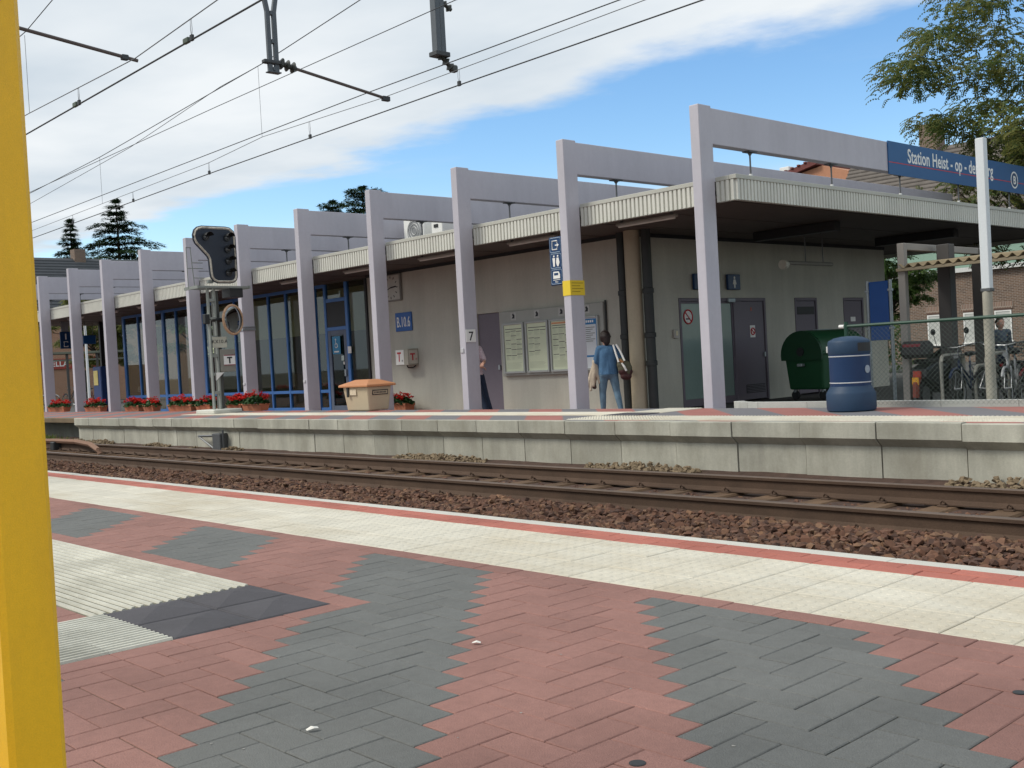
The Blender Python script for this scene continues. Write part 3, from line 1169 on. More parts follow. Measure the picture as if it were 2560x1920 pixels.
# raised kerb round the cycle yard: straight run and a rounded corner
kerb = thing('concrete_kerb', 'pale concrete kerb edging the raised cycle yard', 'kerb', (-6, 13.1, 0))
pts = [(6, 13.06)] + [(6 - .95 * i, 13.06) for i in range(1, 16)]
pts = [(p[0], p[1]) for p in pts if p[0] > -9.0]
ccx, ccy, cr = -9.05, 13.86, .8
arc = [(ccx + cr * math.cos(a), ccy + cr * math.sin(a)) for a in [math.radians(-90 - 14 * i) for i in range(0, 5)]]
pts += arc
for i in range(len(pts) - 1):
    a, b = Vector(pts[i]), Vector(pts[i + 1])
    d = (b - a).normalized()
    n = Vector((d.y, -d.x))                   # towards the yard
    a2, b2 = a + d * .003, b - d * .003
    MB().prism([(p.x, p.y) for p in (a2, b2, b2 + n * .15, a2 + n * .15)], 'z', -.1, .405).build('kerb_stone', KERB, kerb)
# yard ground
sheet('yard', -9.8, 14, 13.2, 17.31, 0.02, mat('yard_asphalt', (0.11, 0.105, 0.095), 0.9, 0.2, 2.0, 0.4, 120))
# weeds by the timber edge
def weeds(x0, x1, y0, y1, z, n, h, m, name, label):
    mb = MB()
    for _ in range(n):
        x, y = rs.uniform(x0, x1), rs.uniform(y0, y1)
        for k in range(5):
            a = rs.uniform(0, 6.28)
            l = h * rs.uniform(.4, 1)
            p = Vector((x, y, z))
            q = p + Vector((math.cos(a) * l * .6, math.sin(a) * l * .6, l * rs.uniform(.5, 1)))
            w = Vector((-math.sin(a), math.cos(a), 0)) * .025
            mb._add([p, p.lerp(q, .5) + w, q, p.lerp(q, .5) - w], [(0, 1, 2, 3)])
    o = mb.build(name, m, origin=(x0, y0, z), fix=False)
    return tag(o, label, 'weeds', kind='stuff')
WEED = leafmat('weed', (0.035, 0.075, 0.016), (0.16, 0.19, 0.045), 0.3)
weeds(-33, -28.0, 10.0, 10.5, -.33, 90, .34, WEED, 'weeds', 'green and yellow weeds growing under the timber platform edge')
weeds(-27.2, -26.9, 10.2, 10.5, -.32, 8, .16, mat('dry_weed', (.3, .13, .06), .9), 'dry_weeds', 'dry brown weeds at the foot of the concrete wall')
# bent check-rail end at the left
t = thing('bent_guide_bar', 'bent rusty brown guide bar ending between the rails', 'guide bar', (-26, 9.0, -.2))
def on_z(px, py, z):
    d = R @ Vector((px - 1106, -(py - 829.5), -2352.88))
    k = (z - CAM_Z) / d.z
    return Vector((d.x * k, d.y * k, z))
gp = [on_z(60, 952, -.13), on_z(120, 952, -.13), on_z(165, 954, -.13), on_z(195, 960, -.15), on_z(212, 972, -.22), on_z(216, 980, -.30)]
mb = MB()
mb.path(gp, .055, 6)
mb.build('bar', mat('guide_brown', (0.23, 0.13, 0.085), .8, .15), t)
MB().cbox(gp[1].x - .12, gp[1].x + .12, gp[1].y - .1, gp[1].y + .1, -.36, -.15, .02).build('foot_block', BLACK, t)
# steel bracket on the platform wall
t = thing('wall_bracket', 'small dark steel box and angled bracket on the platform wall', 'bracket', (-20.2, 10.45, 0))
MB().cbox(-20.25, -19.93, 10.36, 10.54, -.30, .05, .01).build('box', STEEL, t)
MB().path([(-20.95, 10.42, -.02), (-20.25, 10.42, .0)], .025, 5).build('arm', STEEL, t)
MB().path([(-20.95, 10.42, -.02), (-20.2, 10.42, -.30)], .022, 5).build('strut', STEEL, t)
MB().path([(-19.9, 10.42, -.30), (-19.9, 10.42, .12)], .022, 5).build('upright', STEEL, t)

# ------------------------------------------------------------------ station building
YW, XE = 17.2, -14.85                         # track-side wall and end wall
YB = 27.63                                    # back wall
RZ0, RZ1 = 3.60, 4.01                         # fascia bottom and top
YF, XF, XR0, YR1 = 14.80, -10.47, -45.55, 30.2
stn = thing('station_building', 'long low station building with grey walls and mauve portal frames', 'building', (-28, 17.2, BF))
# roof slab, soffit and edge trim
mb = MB().box(XR0 + .06, XF - .06, YF + .06, YR1 - .06, 3.80, RZ1 - .05)
roof = mb.build('roof', mat('roof_felt', (0.11, 0.11, 0.11), .9), stn)
MB().box(XR0 + .05, XF - .05, YF + .05, YR1 - .05, 3.70, 3.745).build('soffit', SOFF, stn)
for x in [XF - .6 - 1.5 * i for i in range(23)]:      # soffit joints as shallow battens
    MB().box(x - .02, x + .02, YF + .06, YR1 - .06, 3.692, 3.70).build('soffit_batten', SOFF, roof)
NP_ = 12
PX = [-10.84, -13.92, -16.97, -20.00, -23.04, -26.03, -29.02, -32.04, -35.00, -37.86, -40.75, -43.72]          # +X faces of the portal columns
PWID, PDEP = 0.185, 0.35
def corrugated(a0, a1, axis, fixed, out, z0, z1, pitch=.095, dep=.034):
    """Trapezoidal sheet from a0 to a1 along an axis, facing 'out'."""
    mb = MB()
    prof = []
    a = a0
    while a < a1 - .01:
        for da, o_ in ((0, 0), (pitch * .08, 1), (pitch * .68, 1), (pitch * .76, 0)):
            if a + da <= a1:
                prof.append((a + da, o_))
        a += pitch
    prof.append((a1, 0))
    vs, fs = [], []
    for p, o_ in prof:
        for z in (z0, z1):
            q = fixed + out * dep * o_
            vs.append((p, q, z) if axis == 'x' else (q, p, z))
    for i in range(len(prof) - 1):
        fs.append((2 * i, 2 * i + 2, 2 * i + 3, 2 * i + 1))
    return mb._add(vs, fs)
edges = [XF] + [x for x in PX]
segs = [(PX[0] + .002, XF)] + [(PX[k + 1] + .002, PX[k] - PWID - .002) for k in range(NP_ - 1)]
segs.append((XR0, PX[-1] - PWID - .002))
for a0, a1 in segs:
    corrugated(a0, a1, 'x', YF, -1, RZ0, RZ1 - .07).build('fascia_panel', FASC, stn, fix=False)
    MB().box(a0, a1, YF + .003, YF + .05, RZ0 - .004, RZ1 - .055).build('fascia_backing', TRIM, stn)
    MB().cbox(a0, a1 - (.102 if a1 == XF else 0), YF - .045, YF + .10, RZ1 - .072, RZ1, .006).build('fascia_cap', TRIM, stn)
corrugated(YF, YR1, 'y', XF, 1, RZ0, RZ1 - .07).build('fascia_panel', FASC, stn, fix=False)
MB().box(XF - .05, XF - .003, YF + .05, YR1, RZ0 - .004, RZ1 - .055).build('fascia_backing', TRIM, stn)
MB().cbox(XF - .10, XF + .045, YF - .045, YR1, RZ1 - .071, RZ1 + .001, .006).build('fascia_cap', TRIM, stn)
MB().box(XR0, XR0 + .05, YF, YR1, RZ0, RZ1).build('fascia_backing', TRIM, stn)
MB().box(XR0, XF, YR1 - .05, YR1, RZ0, RZ1 - .002).build('fascia_backing', TRIM, stn)
# portal frames: column, long beam, rear column, hangers
YP = 14.40
for k, x1 in enumerate(PX):
    x0 = x1 - PWID
    yr = 29.6
    mb = MB()
    poly = [(YP, BF - .02), (YP + PDEP, BF - .02), (YP + PDEP, 4.555), (yr, 4.555), (yr, RZ1 - .06), (yr + .3, RZ1 - .06),
            (yr + .3, 5.15), (YP + PDEP - .012, 5.15), (YP + PDEP - .012, 5.17), (YP + PDEP - .02, 5.185), (YP, 5.185)]
    mb.prism(poly, 'x', x0, x1)
    o = mb.build('portal_frame', MAUVE, stn)
    bv = o.modifiers.new('edge', 'BEVEL')
    bv.width = .012
    bv.segments = 2
    bv.limit_method = 'ANGLE'
    for yh in (15.91, 18.52, 21.14, 23.76, 26.4, 29.0):
        if k > 6 and yh > 20:
            continue
        xc = (x0 + x1) / 2
        h = MB().tube((xc, yh, RZ1 - .06), (xc, yh, 4.55), .017, n=6)
        h.cbox(xc - .075, xc + .075, yh - .12, yh + .12, 4.535, 4.556, .004)
        h.prism([(yh - .06, 4.535), (yh + .06, 4.535), (yh, 4.47)], 'x', xc - .012, xc + .012)
        h.build('hanger_rod', STEEL, o)
        MB().lathe([(.03, RZ1 - .06), (.03, RZ1 + .16)], (xc, yh, 0), 8).build('hanger_sleeve', SIGNW, o)
# front wall (grey render) with a recessed mauve door
WT = 3.75
wl0 = -24.25
wall = MB().box(wl0, -19.83, YW, YW + .25, BF - .02, WT).box(-19.83, -19.0, YW, YW + .25, 2.34, WT).box(-19.0, XE, YW, YW + .25, BF - .02, WT).build('wall', WALL, stn)
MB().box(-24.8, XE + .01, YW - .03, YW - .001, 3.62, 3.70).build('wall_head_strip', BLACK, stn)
d_ = MB().cbox(-19.82, -19.01, YW + .05, YW + .10, BF, 2.335, .01).build('door', MDOOR, stn)
MB().cbox(-19.13, -19.07, YW - .01, YW + .05, .98, 1.1, .01).build('handle', GALV, d_)
# end wall with openings
ends = [(YW + .25, 18.68, None), (18.68, 21.95, 2.34), (21.95, 23.17, None), (23.17, 24.19, 2.34), (24.19, 25.42, None), (25.42, 26.44, 2.34), (26.44, YB, None)]
mb = MB()
for a, b, top in ends:
    mb.box(XE - .25, XE, a, b, BF - .02 if top is None else top, WT)
mb.build('wall', WALL, stn)
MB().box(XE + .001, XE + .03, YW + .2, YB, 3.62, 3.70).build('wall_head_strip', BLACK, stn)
MB().box(-31.0, XE - .252, YB - .25, YB - .003, BF - .02, WT).build('wall', WALL, stn)
# corner: round pillar and two downpipes
MB().lathe([(.165, BF), (.165, WT)], (-14.66, 17.03, 0), 24).build('corner_pillar', mat('pillar_render', (0.46, 0.40, 0.29), .7, .08, 1.0, streak=.12), stn, smooth=40)
for px, py in ((-14.95, 17.03), (-14.35, 17.10)):
    p = MB().lathe([(.10, BF), (.10, WT)], (px, py, 0), 20).build('downpipe', PIPE, stn, smooth=40)
    for zc in (.98, 1.55, 2.45):
        MB().lathe([(.101, zc - .05), (.118, zc - .045), (.118, zc + .045), (.108, zc + .05), (.101, zc + .06)], (px, py, 0), 20).build('pipe_collar', PIPE, p, smooth=40)
# doors in the end wall
def end_frame(y0, y1, z1=2.335, w=.07):
    mb = MB()
    mb.cbox(XE - .12, XE + .012, y0, y0 + w, BF, z1, .006).cbox(XE - .12, XE + .012, y1 - w, y1, BF, z1, .006).cbox(XE - .12, XE + .0115, y0 + w, y1 - w, z1 - w, z1, .006)
    return mb.build('door_frame', MDOOR, stn)
end_frame(18.69, 21.94)
fr = MB().cbox(XE - .12, XE + .012, 20.66, 20.96, BF, 2.265, .006).build('door_frame', MDOOR, stn)
for (y0, y1) in ((18.78, 19.66), (19.72, 20.62)):
    g = MB().cbox(XE - .07, XE - .04, y0, y1, .12, 2.22, .005).build('glass_door', GLASSF, stn)
    mbf = MB().box(XE - .085, XE - .02, y0 - .04, y0, BF, 2.262).box(XE - .085, XE - .02, y1, y1 + .04, BF, 2.262).box(XE - .085, XE - .021, y0, y1, BF, .12).box(XE - .085, XE - .021, y0, y1, 2.22, 2.262)
    mbf.build('door_frame', MDOOR, g)
    # no-smoking roundel
    yc = (y0 + y1) / 2 + (-.18 if y0 < 19 else -.2)
    rg = MB().torus((XE - .035, yc, 1.93), .15, .018, 'x', 24, 6)
    rg.path([(XE - .033, yc - .10, 2.03), (XE - .033, yc + .10, 1.83)], .014, 5)
    rg.build('no_smoking_roundel', SIGNR, g)
    MB().lathe([(.135, XE - .0385), (.135, XE - .036)], (0, yc, 1.93), 20, 'x').build('roundel_disc', SIGNW, g)
    MB().box(XE - .034, XE - .03, yc - .08, yc + .04, 1.87, 1.90).build('cigarette', SIGNB, g)
MB().cbox(XE + .0, XE + .06, 20.42, 20.68, 2.235, 2.33, .01).build('door_closer', GALV, stn)
dd = MB().cbox(XE - .06, XE - .02, 20.97, 21.86, BF + .02, 2.262, .01).build('door', MDOOR, stn)
MB().cbox(XE - .02, XE - .012, 21.05, 21.80, .13, .33, .003).build('vent_grille', BLACK, dd)
for k in range(5):
    MB().box(XE - .012, XE - .004, 21.06, 21.79, .15 + k * .036, .165 + k * .036).build('louvre', MDOOR, dd)
MB().cbox(XE - .02, XE - .014, 21.3, 21.5, 1.42, 1.70, .002).build('door_notice', SIGNW, dd)
rg = MB().torus((XE - .01, 21.4, 1.56), .075, .016, 'x', 18, 5).path([(XE - .008, 21.35, 1.61), (XE - .008, 21.45, 1.51)], .012, 5)
rg.build('notice_roundel', SIGNR, dd)
MB().cbox(XE - .02, XE - .014, 21.36, 21.39, 2.04, 2.12, .002).build('door_sticker', mat('sticker_orange', (.7, .12, .02), .5), dd)
MB().cbox(XE - .02, XE + .04, 21.78, 21.82, .95, 1.07, .008).build('handle', GALV, dd)
for (y0, y1, vent) in ((23.18, 24.18, True), (25.43, 26.43, False)):
    end_frame(y0, y1)
    dd = MB().cbox(XE - .06, XE - .02, y0 + .075, y1 - .075, BF + .02, 2.262, .01).build('door', MDOOR, stn)
    if vent:
        MB().cbox(XE - .02, XE - .010, y0 + .12, y1 - .12, 1.93, 2.12, .003).build('vent_grille', BLACK, dd)
    else:
        MB().cbox(XE - .02, XE - .014, y0 + .36, y0 + .60, 1.72, 1.84, .002).build('door_notice', SIGNW, dd)
        MB().cbox(XE - .02, XE + .03, y1 - .17, y1 - .12, 1.1, 1.27, .008).build('handle', GALV, dd)
# switch box
t = thing('switch_box', 'small grey switch box by the frosted glass doors', 'switch box', (XE, 18.5, 1.48))
MB().cbox(XE + .001, XE + .06, 18.42, 18.59, 1.47, 1.66, .01).build('case', mat('switch_grey', (.5, .48, .44), .5), t)
MB().cbox(XE + .06, XE + .068, 18.47, 18.54, 1.53, 1.63, .004).build('button_plate', mat('switch_cream', (.75, .68, .45), .5), t)
# toilet signs above the doors, standing off the wall
def wc_sign(y0, fig):
    t = thing('toilet_sign', 'square navy toilet sign with white %s figure above the glass doors' % fig, 'sign', (XE, y0, 2.52))
    MB().cbox(XE + .03, XE + .10, y0, y0 + .46, 2.52, 2.87, .01).build('panel', NAVY, t)
    mb = MB()
    yc = y0 + .23
    xo = XE + .101
    mb.lathe([(.03, xo), (.03, xo + .004)], (0, yc, 2.79), 12, 'x')
    if fig == 'man':
        mb.prism([(yc - .05, 2.75), (yc + .05, 2.75), (yc + .045, 2.66), (yc + .035, 2.57), (yc - .035, 2.57), (yc - .045, 2.66)], 'x', xo, xo + .004)
    else:
        mb.prism([(yc - .035, 2.75), (yc + .035, 2.75), (yc + .07, 2.64), (yc + .03, 2.64), (yc + .025, 2.56), (yc - .025, 2.56), (yc - .03, 2.64), (yc - .07, 2.64)], 'x', xo, xo + .004)
    mb.build('figure', SIGNW, t)
wc_sign(19.16, 'man')
wc_sign(20.39, 'woman')
# fluorescent tubes under the soffit
LAMPW = mat('tube_cover', (.55, .52, .47), .5, .05)
def strip_light(x0, x1, y, z, lab, axis='x'):
    t = thing('strip_light', lab, 'light', ((x0 + x1) / 2, y, z), 'strip lights under the track-side eaves')
    MB().cbox(x0, x1, y - .05, y + .05, z, z + .05, .01).build('housing', mat('tube_housing', (.3, .28, .25), .5), t)
    MB().tube((x0 + .04, y, z - .012), (x1 - .04, y, z - .012), .022, n=8).build('tube', LAMPW, t)
    MB().box(x0 + .1, x0 + .14, y - .02, y + .02, z + .05, 3.70).build('hanger', STEEL, t)
    MB().box(x1 - .14, x1 - .1, y - .02, y + .02, z + .05, 3.70).build('hanger', STEEL, t)
STRIP_AT = ['in front of the corner downpipes', 'between the pictogram sign and the timetable board', 'above the narrow mauve door', 'above the blue B.10.6 plate',
            'above the blue entrance door', 'above the first full window bay beside the entrance', 'behind the railway signal head', 'over the window bay with posters',
            'over the last glazed bay', 'over the open waiting bay with blue signs']
for k in range(10):
    strip_light(-13.41 - 2.988 * k - .05, -12.06 - 2.988 * k, 15.25, 3.56, 'pale strip light under the eaves ' + STRIP_AT[k])
# dark beams under the end canopy
for (x0, x1, y) in ((-13.9, -11.9, 20.3), (-13.6, -11.6, 25.0)):
    MB().cbox(x0, x1, y - .12, y + .12, 3.50, 3.69, .01).build('canopy_light_box', BLACK, stn)
t = thing('tube_lamp', 'hanging tube lamp with pale end cap before the end wall doors', 'lamp', (-13, 20.9, 2.95))
MB().tube((-13, 20.0, 2.94), (-13, 21.85, 2.94), .045, n=10).build('tube', mat('lamp_tube_grey', (.22, .21, .18), .5), t)
MB().lathe([(.10, 19.9), (.11, 19.95), (.08, 20.06)], (-13, 0, 2.9), 14, 'y').build('end_cap', mat('lamp_cap', (.55, .53, .45), .5), t)
MB().tube((-13, 20.8, 2.9), (-13, 20.8, 3.7), .012, n=5).tube((-13, 21.5, 2.9), (-13, 21.5, 3.7), .012, n=5).build('hanger', STEEL, t)

# glazed section: mullions, transoms and separate panes
def gx(x):
    return x
GZ0, GZ1 = .17, 3.62
mul = [-40.1, -38.82, -36.72, -35.72, -33.7, -31.57, -30.55, -29.45, -28.43, -26.80, -26.30]
# frames at the left
def mullion(x, w=.08, z0=BF, z1=GZ1, y=YW, m=BLUEF):
    return MB().cbox(x - w / 2, x + w / 2, y - .05, y + .05, z0, z1, .006).build('mullion', m, stn)
heavy = {-40.1: .14, -36.72: .16, -33.7: .15, -30.55: .14, -26.30: .10}
for x in mul:
    if x != -26.80:
        mullion(x, heavy.get(x, .07))
mullion(-26.85, .07)
ms = sorted(mul)
for a, b in zip(ms[:-1], ms[1:]):
    if b - a < .2:
        continue
    wa, wb = heavy.get(a, .07) / 2, heavy.get(b, .07) / 2
    MB().cbox(a + wa, b - wb, YW - .045, YW + .045, .55, .64, .006).build('transom', BLUEF, stn)
    MB().cbox(a + wa, b - wb, YW - .045, YW + .045, BF, .13, .006).build('sill', BLUEF, stn)
    MB().cbox(a + wa, b - wb, YW - .045, YW + .045, 3.54, 3.63, .006).build('transom', BLUEF, stn)
    for z0, z1 in ((.13, .55), (.64, 3.54)):
        MB().box(a + wa, b - wb, YW - .006, YW + .006, z0, z1).build('window_pane', GLASS, stn)
# blue entrance door with a dark fanlight, then a narrow light beside the wall
mullion(-25.24, .12)
MB().cbox(-26.25, -25.3, YW - .045, YW + .045, 2.30, 2.40, .006).build('transom', BLUEF, stn)
MB().cbox(-26.25, -25.3, YW - .045, YW + .045, 3.10, 3.20, .006).build('transom', BLUEF, stn)
MB().box(-26.25, -25.3, YW - .03, YW - .01, 2.40, 3.10).build('fanlight_panel', BLACK, stn)
MB().box(-26.25, -25.3, YW - .006, YW + .006, 3.20, 3.62).build('window_pane', GLASS, stn)
dr = MB()
dr.cbox(-26.24, -26.10, YW - .04, YW + .03, BF, 2.30, .006).cbox(-25.45, -25.31, YW - .04, YW + .03, BF, 2.30, .006)
dr.cbox(-26.10, -25.45, YW - .039, YW + .03, 2.16, 2.30, .006).cbox(-26.10, -25.45, YW - .039, YW + .03, BF, .18, .006)
dr = dr.build('entrance_door', mat('door_grey_blue', (.12, .15, .21), .5), stn)
MB().box(-26.10, -25.45, YW - .012, YW + .002, .18, 2.16).build('door_pane', glass('door_glass', (.20, .34, .36)), dr)
MB().cbox(-26.02, -25.62, YW - .05, YW - .040, 1.63, 2.13, .004).build('wheelchair_sign', mat('sky_sign', (.02, .22, .42), .4), dr)
wc = MB().lathe([(.03, -.004), (.03, 0)], (-25.84, YW - .05, 2.04), 10, 'y')
wc.torus((-25.82, YW - .052, 1.87), .06, .012, 'y', 16, 5).path([(-25.84, YW - .052, 2.0), (-25.83, YW - .052, 1.92), (-25.77, YW - .052, 1.92), (-25.74, YW - .052, 1.83)], .012, 5)
wc.box(-25.94, -25.70, YW - .053, YW - .05, 1.68, 1.72).build('wheelchair_symbol', SIGNW, dr)
MB().cbox(-25.60, -25.47, YW - .05, YW - .041, 1.44, 1.58, .003).build('door_notice', mat('notice_pale', (.55, .66, .62), .6), dr)
MB().cbox(-25.52, -25.46, YW - .05, YW - .041, 1.33, 1.41, .003).build('door_notice', SIGNW, dr)
MB().cbox(-25.44, -25.36, YW - .09, YW - .041, 1.0, 1.2, .01).build('handle', GALV, dr)
MB().cbox(-25.24, -25.08, YW - .066, YW - .052, 1.63, 1.82, .003).build('wall_notice', SIGNW, stn)
mullion(-24.30, .09, m=BLACK)
MB().box(-25.18, -24.35, YW - .006, YW + .006, .1, 3.6).build('window_pane', GLASS, stn)
MB().cbox(-25.18, -24.35, YW - .045, YW + .045, BF, .1, .006).build('sill', BLUEF, stn)
MB().box(-40.2, wl0, YW - .045, YW + .05, 3.632, 3.70).build('head_rail', INT_DARK, stn)
# interior seen through the glass
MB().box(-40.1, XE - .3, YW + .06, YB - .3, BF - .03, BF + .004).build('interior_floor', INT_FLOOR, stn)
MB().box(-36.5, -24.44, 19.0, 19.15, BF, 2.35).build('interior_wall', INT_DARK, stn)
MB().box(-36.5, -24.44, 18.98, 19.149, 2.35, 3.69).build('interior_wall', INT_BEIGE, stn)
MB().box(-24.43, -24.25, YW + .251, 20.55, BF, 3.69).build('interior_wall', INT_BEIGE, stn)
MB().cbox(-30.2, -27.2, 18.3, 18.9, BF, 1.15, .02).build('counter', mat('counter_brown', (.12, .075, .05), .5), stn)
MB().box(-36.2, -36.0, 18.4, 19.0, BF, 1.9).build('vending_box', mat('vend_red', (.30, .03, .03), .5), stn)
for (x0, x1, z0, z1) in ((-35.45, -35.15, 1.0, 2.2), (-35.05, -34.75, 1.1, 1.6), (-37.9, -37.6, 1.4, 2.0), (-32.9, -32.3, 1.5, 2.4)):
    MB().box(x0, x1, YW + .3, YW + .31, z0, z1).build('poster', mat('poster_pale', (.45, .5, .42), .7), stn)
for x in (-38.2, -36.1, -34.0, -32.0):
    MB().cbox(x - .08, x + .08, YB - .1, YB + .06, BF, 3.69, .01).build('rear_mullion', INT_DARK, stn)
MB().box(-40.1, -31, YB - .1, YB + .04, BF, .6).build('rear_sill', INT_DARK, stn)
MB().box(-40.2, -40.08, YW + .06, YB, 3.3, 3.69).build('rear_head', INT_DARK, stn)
for y in (YW + 3.5, YW + 7):
    MB().cbox(-40.2, -40.06, y - .07, y + .07, BF, 3.69, .01).build('rear_mullion', BLUEF, stn)
# dark posts of the open waiting bay at the left end
for (x, y) in ((-44.5, 18.1), (-44.5, 24.0)):
    MB().cbox(x - .08, x + .08, y - .08, y + .08, BF, 3.69, .01).build('canopy_post', BLACK, stn)
# bracket pipe clamp across column
k6 = PX[5]
MB().cbox(k6 - PWID - .03, k6 + .03, YP - .03, YP + .36, 2.36, 2.41, .006).cbox(k6 - PWID - .031, k6 + .031, YP - .031, YP + .361, 2.44, 2.47, .006).build('clamp_band', GALV, stn)
# air-conditioning units on the roof
def ac(x0, x1, y, z1, lab):
    t = thing('air_conditioner', lab, 'air conditioner', ((x0 + x1) / 2, y, RZ1 - .05))
    MB().cbox(x0, x1, y, y + .5, RZ1 + .03, z1, .02).build('case', SIGNW, t)
    MB().cbox(x0 + .06, x0 + .12, y + .05, y + .45, RZ1 - .05, RZ1 + .04, .005).cbox(x1 - .12, x1 - .06, y + .05, y + .45, RZ1 - .05, RZ1 + .04, .005).build('foot', STEEL, t)
    return t
t = ac(-22.75, -21.9, 17.4, 5.0, 'white rooftop cooling unit with a round fan grille')
xc, zc = -22.28, 4.66
MB().lathe([(.30, 17.385), (.30, 17.399)], (xc, 0, zc), 28, 'y').build('fan_grille', mat('grille_grey', (.25, .26, .27), .5), t)
g = MB()
for r in (.1, .18, .26):
    g.torus((xc, 17.38, zc), r, .008, 'y', 24, 4)
g.build('grille_rings', SIGNW, t)
t = ac(-21.6, -21.15, 17.4, 4.92, 'smaller grey rooftop cooling box with a dark vent')
MB().cbox(-21.48, -21.32, 17.38, 17.399, 4.64, 4.72, .003).build('vent', BLACK, t)
# ------------------------------------------------------------------ signs and fittings on the building
XAX, YAX, ZAX = (1, 0, 0), (0, 1, 0), (0, 0, 1)
# station name sign on the end portal
t = thing('station_name_sign', 'long blue station name sign with red line on the end portal beam', 'sign', (-10.82, 23, 4.53))
MB().box(-10.838, -10.815, 20.5, 29.2, 4.50, 5.165).build('panel', mat('name_blue', (0.012, 0.085, 0.235), .4, .04), t)
MB().box(-10.8149, -10.8125, 20.5, 29.2, 4.735, 4.752).build('red_line', SIGNR, t)
text_letters('Station Heist - op - den Berg', .40, frame((-10.814, 21.28, 4.79), YAX, ZAX), SIGNW, t, bold=.006, sx=.82)
MB().lathe([(.20, -10.8124), (.20, -10.810)], (0, 26.45, 4.80), 32, 'x').build('emblem_disc', SIGNW, t)
MB().lathe([(.165, -10.810), (.165, -10.808)], (0, 26.45, 4.80), 32, 'x').build('emblem_field', NAVY, t)
text_mesh('B', .27, frame((-10.806, 26.45, 4.705), YAX, ZAX), 'emblem_letter', SIGNW, t, align='CENTER', bold=.006)
# B.10.6
t = thing('kilometre_plate', 'blue plate reading B.10.6 on the grey station wall', 'sign', (-22.68, YW - .02, 2.1))
MB().cbox(-23.02, -22.33, YW - .035, YW - .005, 2.10, 2.585, .006).build('panel', mat('plate_blue', (0.012, 0.10, 0.36), .4, .04), t)
text_mesh('B.10.6', .37, frame((-22.675, YW - .037, 2.215), XAX, ZAX), 'lettering', SIGNW, t, align='CENTER', bold=.004, sx=.60)
# clock
t = thing('station_clock', 'square wall clock with pale dial partly behind a portal column', 'clock', (-23.15, YW - .1, 2.9))
MB().cbox(-23.5, -22.68, YW - .07, YW - .002, 2.90, 3.62, .02).build('case', mat('clock_case', (.22, .22, .20), .5), t)
MB().box(-23.46, -22.72, YW - .075, YW - .0705, 2.94, 3.58).build('dial', mat('clock_dial', (.50, .50, .45), .5), t)
mk = MB()
for k in range(12):
    a = k * math.pi / 6
    c = Vector((-23.09 + .27 * math.sin(a), YW - .077, 3.26 + .27 * math.cos(a)))
    d = Vector((math.sin(a), 0, math.cos(a))) * .03
    mk.path([c - d, c + d], .012, 4)
mk.build('hour_marks', SIGNB, t)
MB().path([(-23.09, YW - .08, 3.26), (-22.86, YW - .08, 3.28)], .018, 4).build('hour_hand', SIGNB, t)
MB().path([(-23.09, YW - .083, 3.26), (-23.36, YW - .083, 3.17)], .012, 4).build('minute_hand', SIGNB, t)
# telephone box with T plates
t = thing('telephone_box', 'small beige wall telephone box with red T plates', 'telephone', (-22.410, YW - .2, 1.2))
MB().cbox(-22.690, -22.160, YW - .34, YW - .002, 1.21, 1.63, .012).build('case', mat('phone_beige', (.38, .36, .30), .5), t)
MB().box(-22.670, -22.330, YW - .349, YW - .341, 1.23, 1.61).build('front_plate', SIGNW, t)
text_mesh('T', .33, frame((-22.520, YW - .351, 1.32), XAX, ZAX), 'letter', SIGNR, t, align='CENTER', bold=.008, sx=.8)
text_mesh('n', .12, frame((-22.390, YW - .351, 1.30), XAX, ZAX), 'small_letter', SIGNB, t, align='CENTER')
MB().box(-22.159, -22.151, YW - .31, YW - .04, 1.25, 1.59).build('side_plate', mat('side_plate', (.55, .52, .46), .5), t)
text_mesh('T', .24, frame((-22.149, YW - .2, 1.34), YAX, ZAX), 'letter', SIGNR, t, align='CENTER', bold=.008)
text_mesh('n', .09, frame((-22.149, YW - .09, 1.34), YAX, ZAX), 'small_letter', SIGNR, t, align='CENTER')
MB().path([(-22.410, YW - .2, 1.22), (-22.390, YW - .18, 1.15), (-22.260, YW - .12, 1.14), (-22.210, YW - .06, 1.2)], .018, 5).build('cable', BLACK, t)
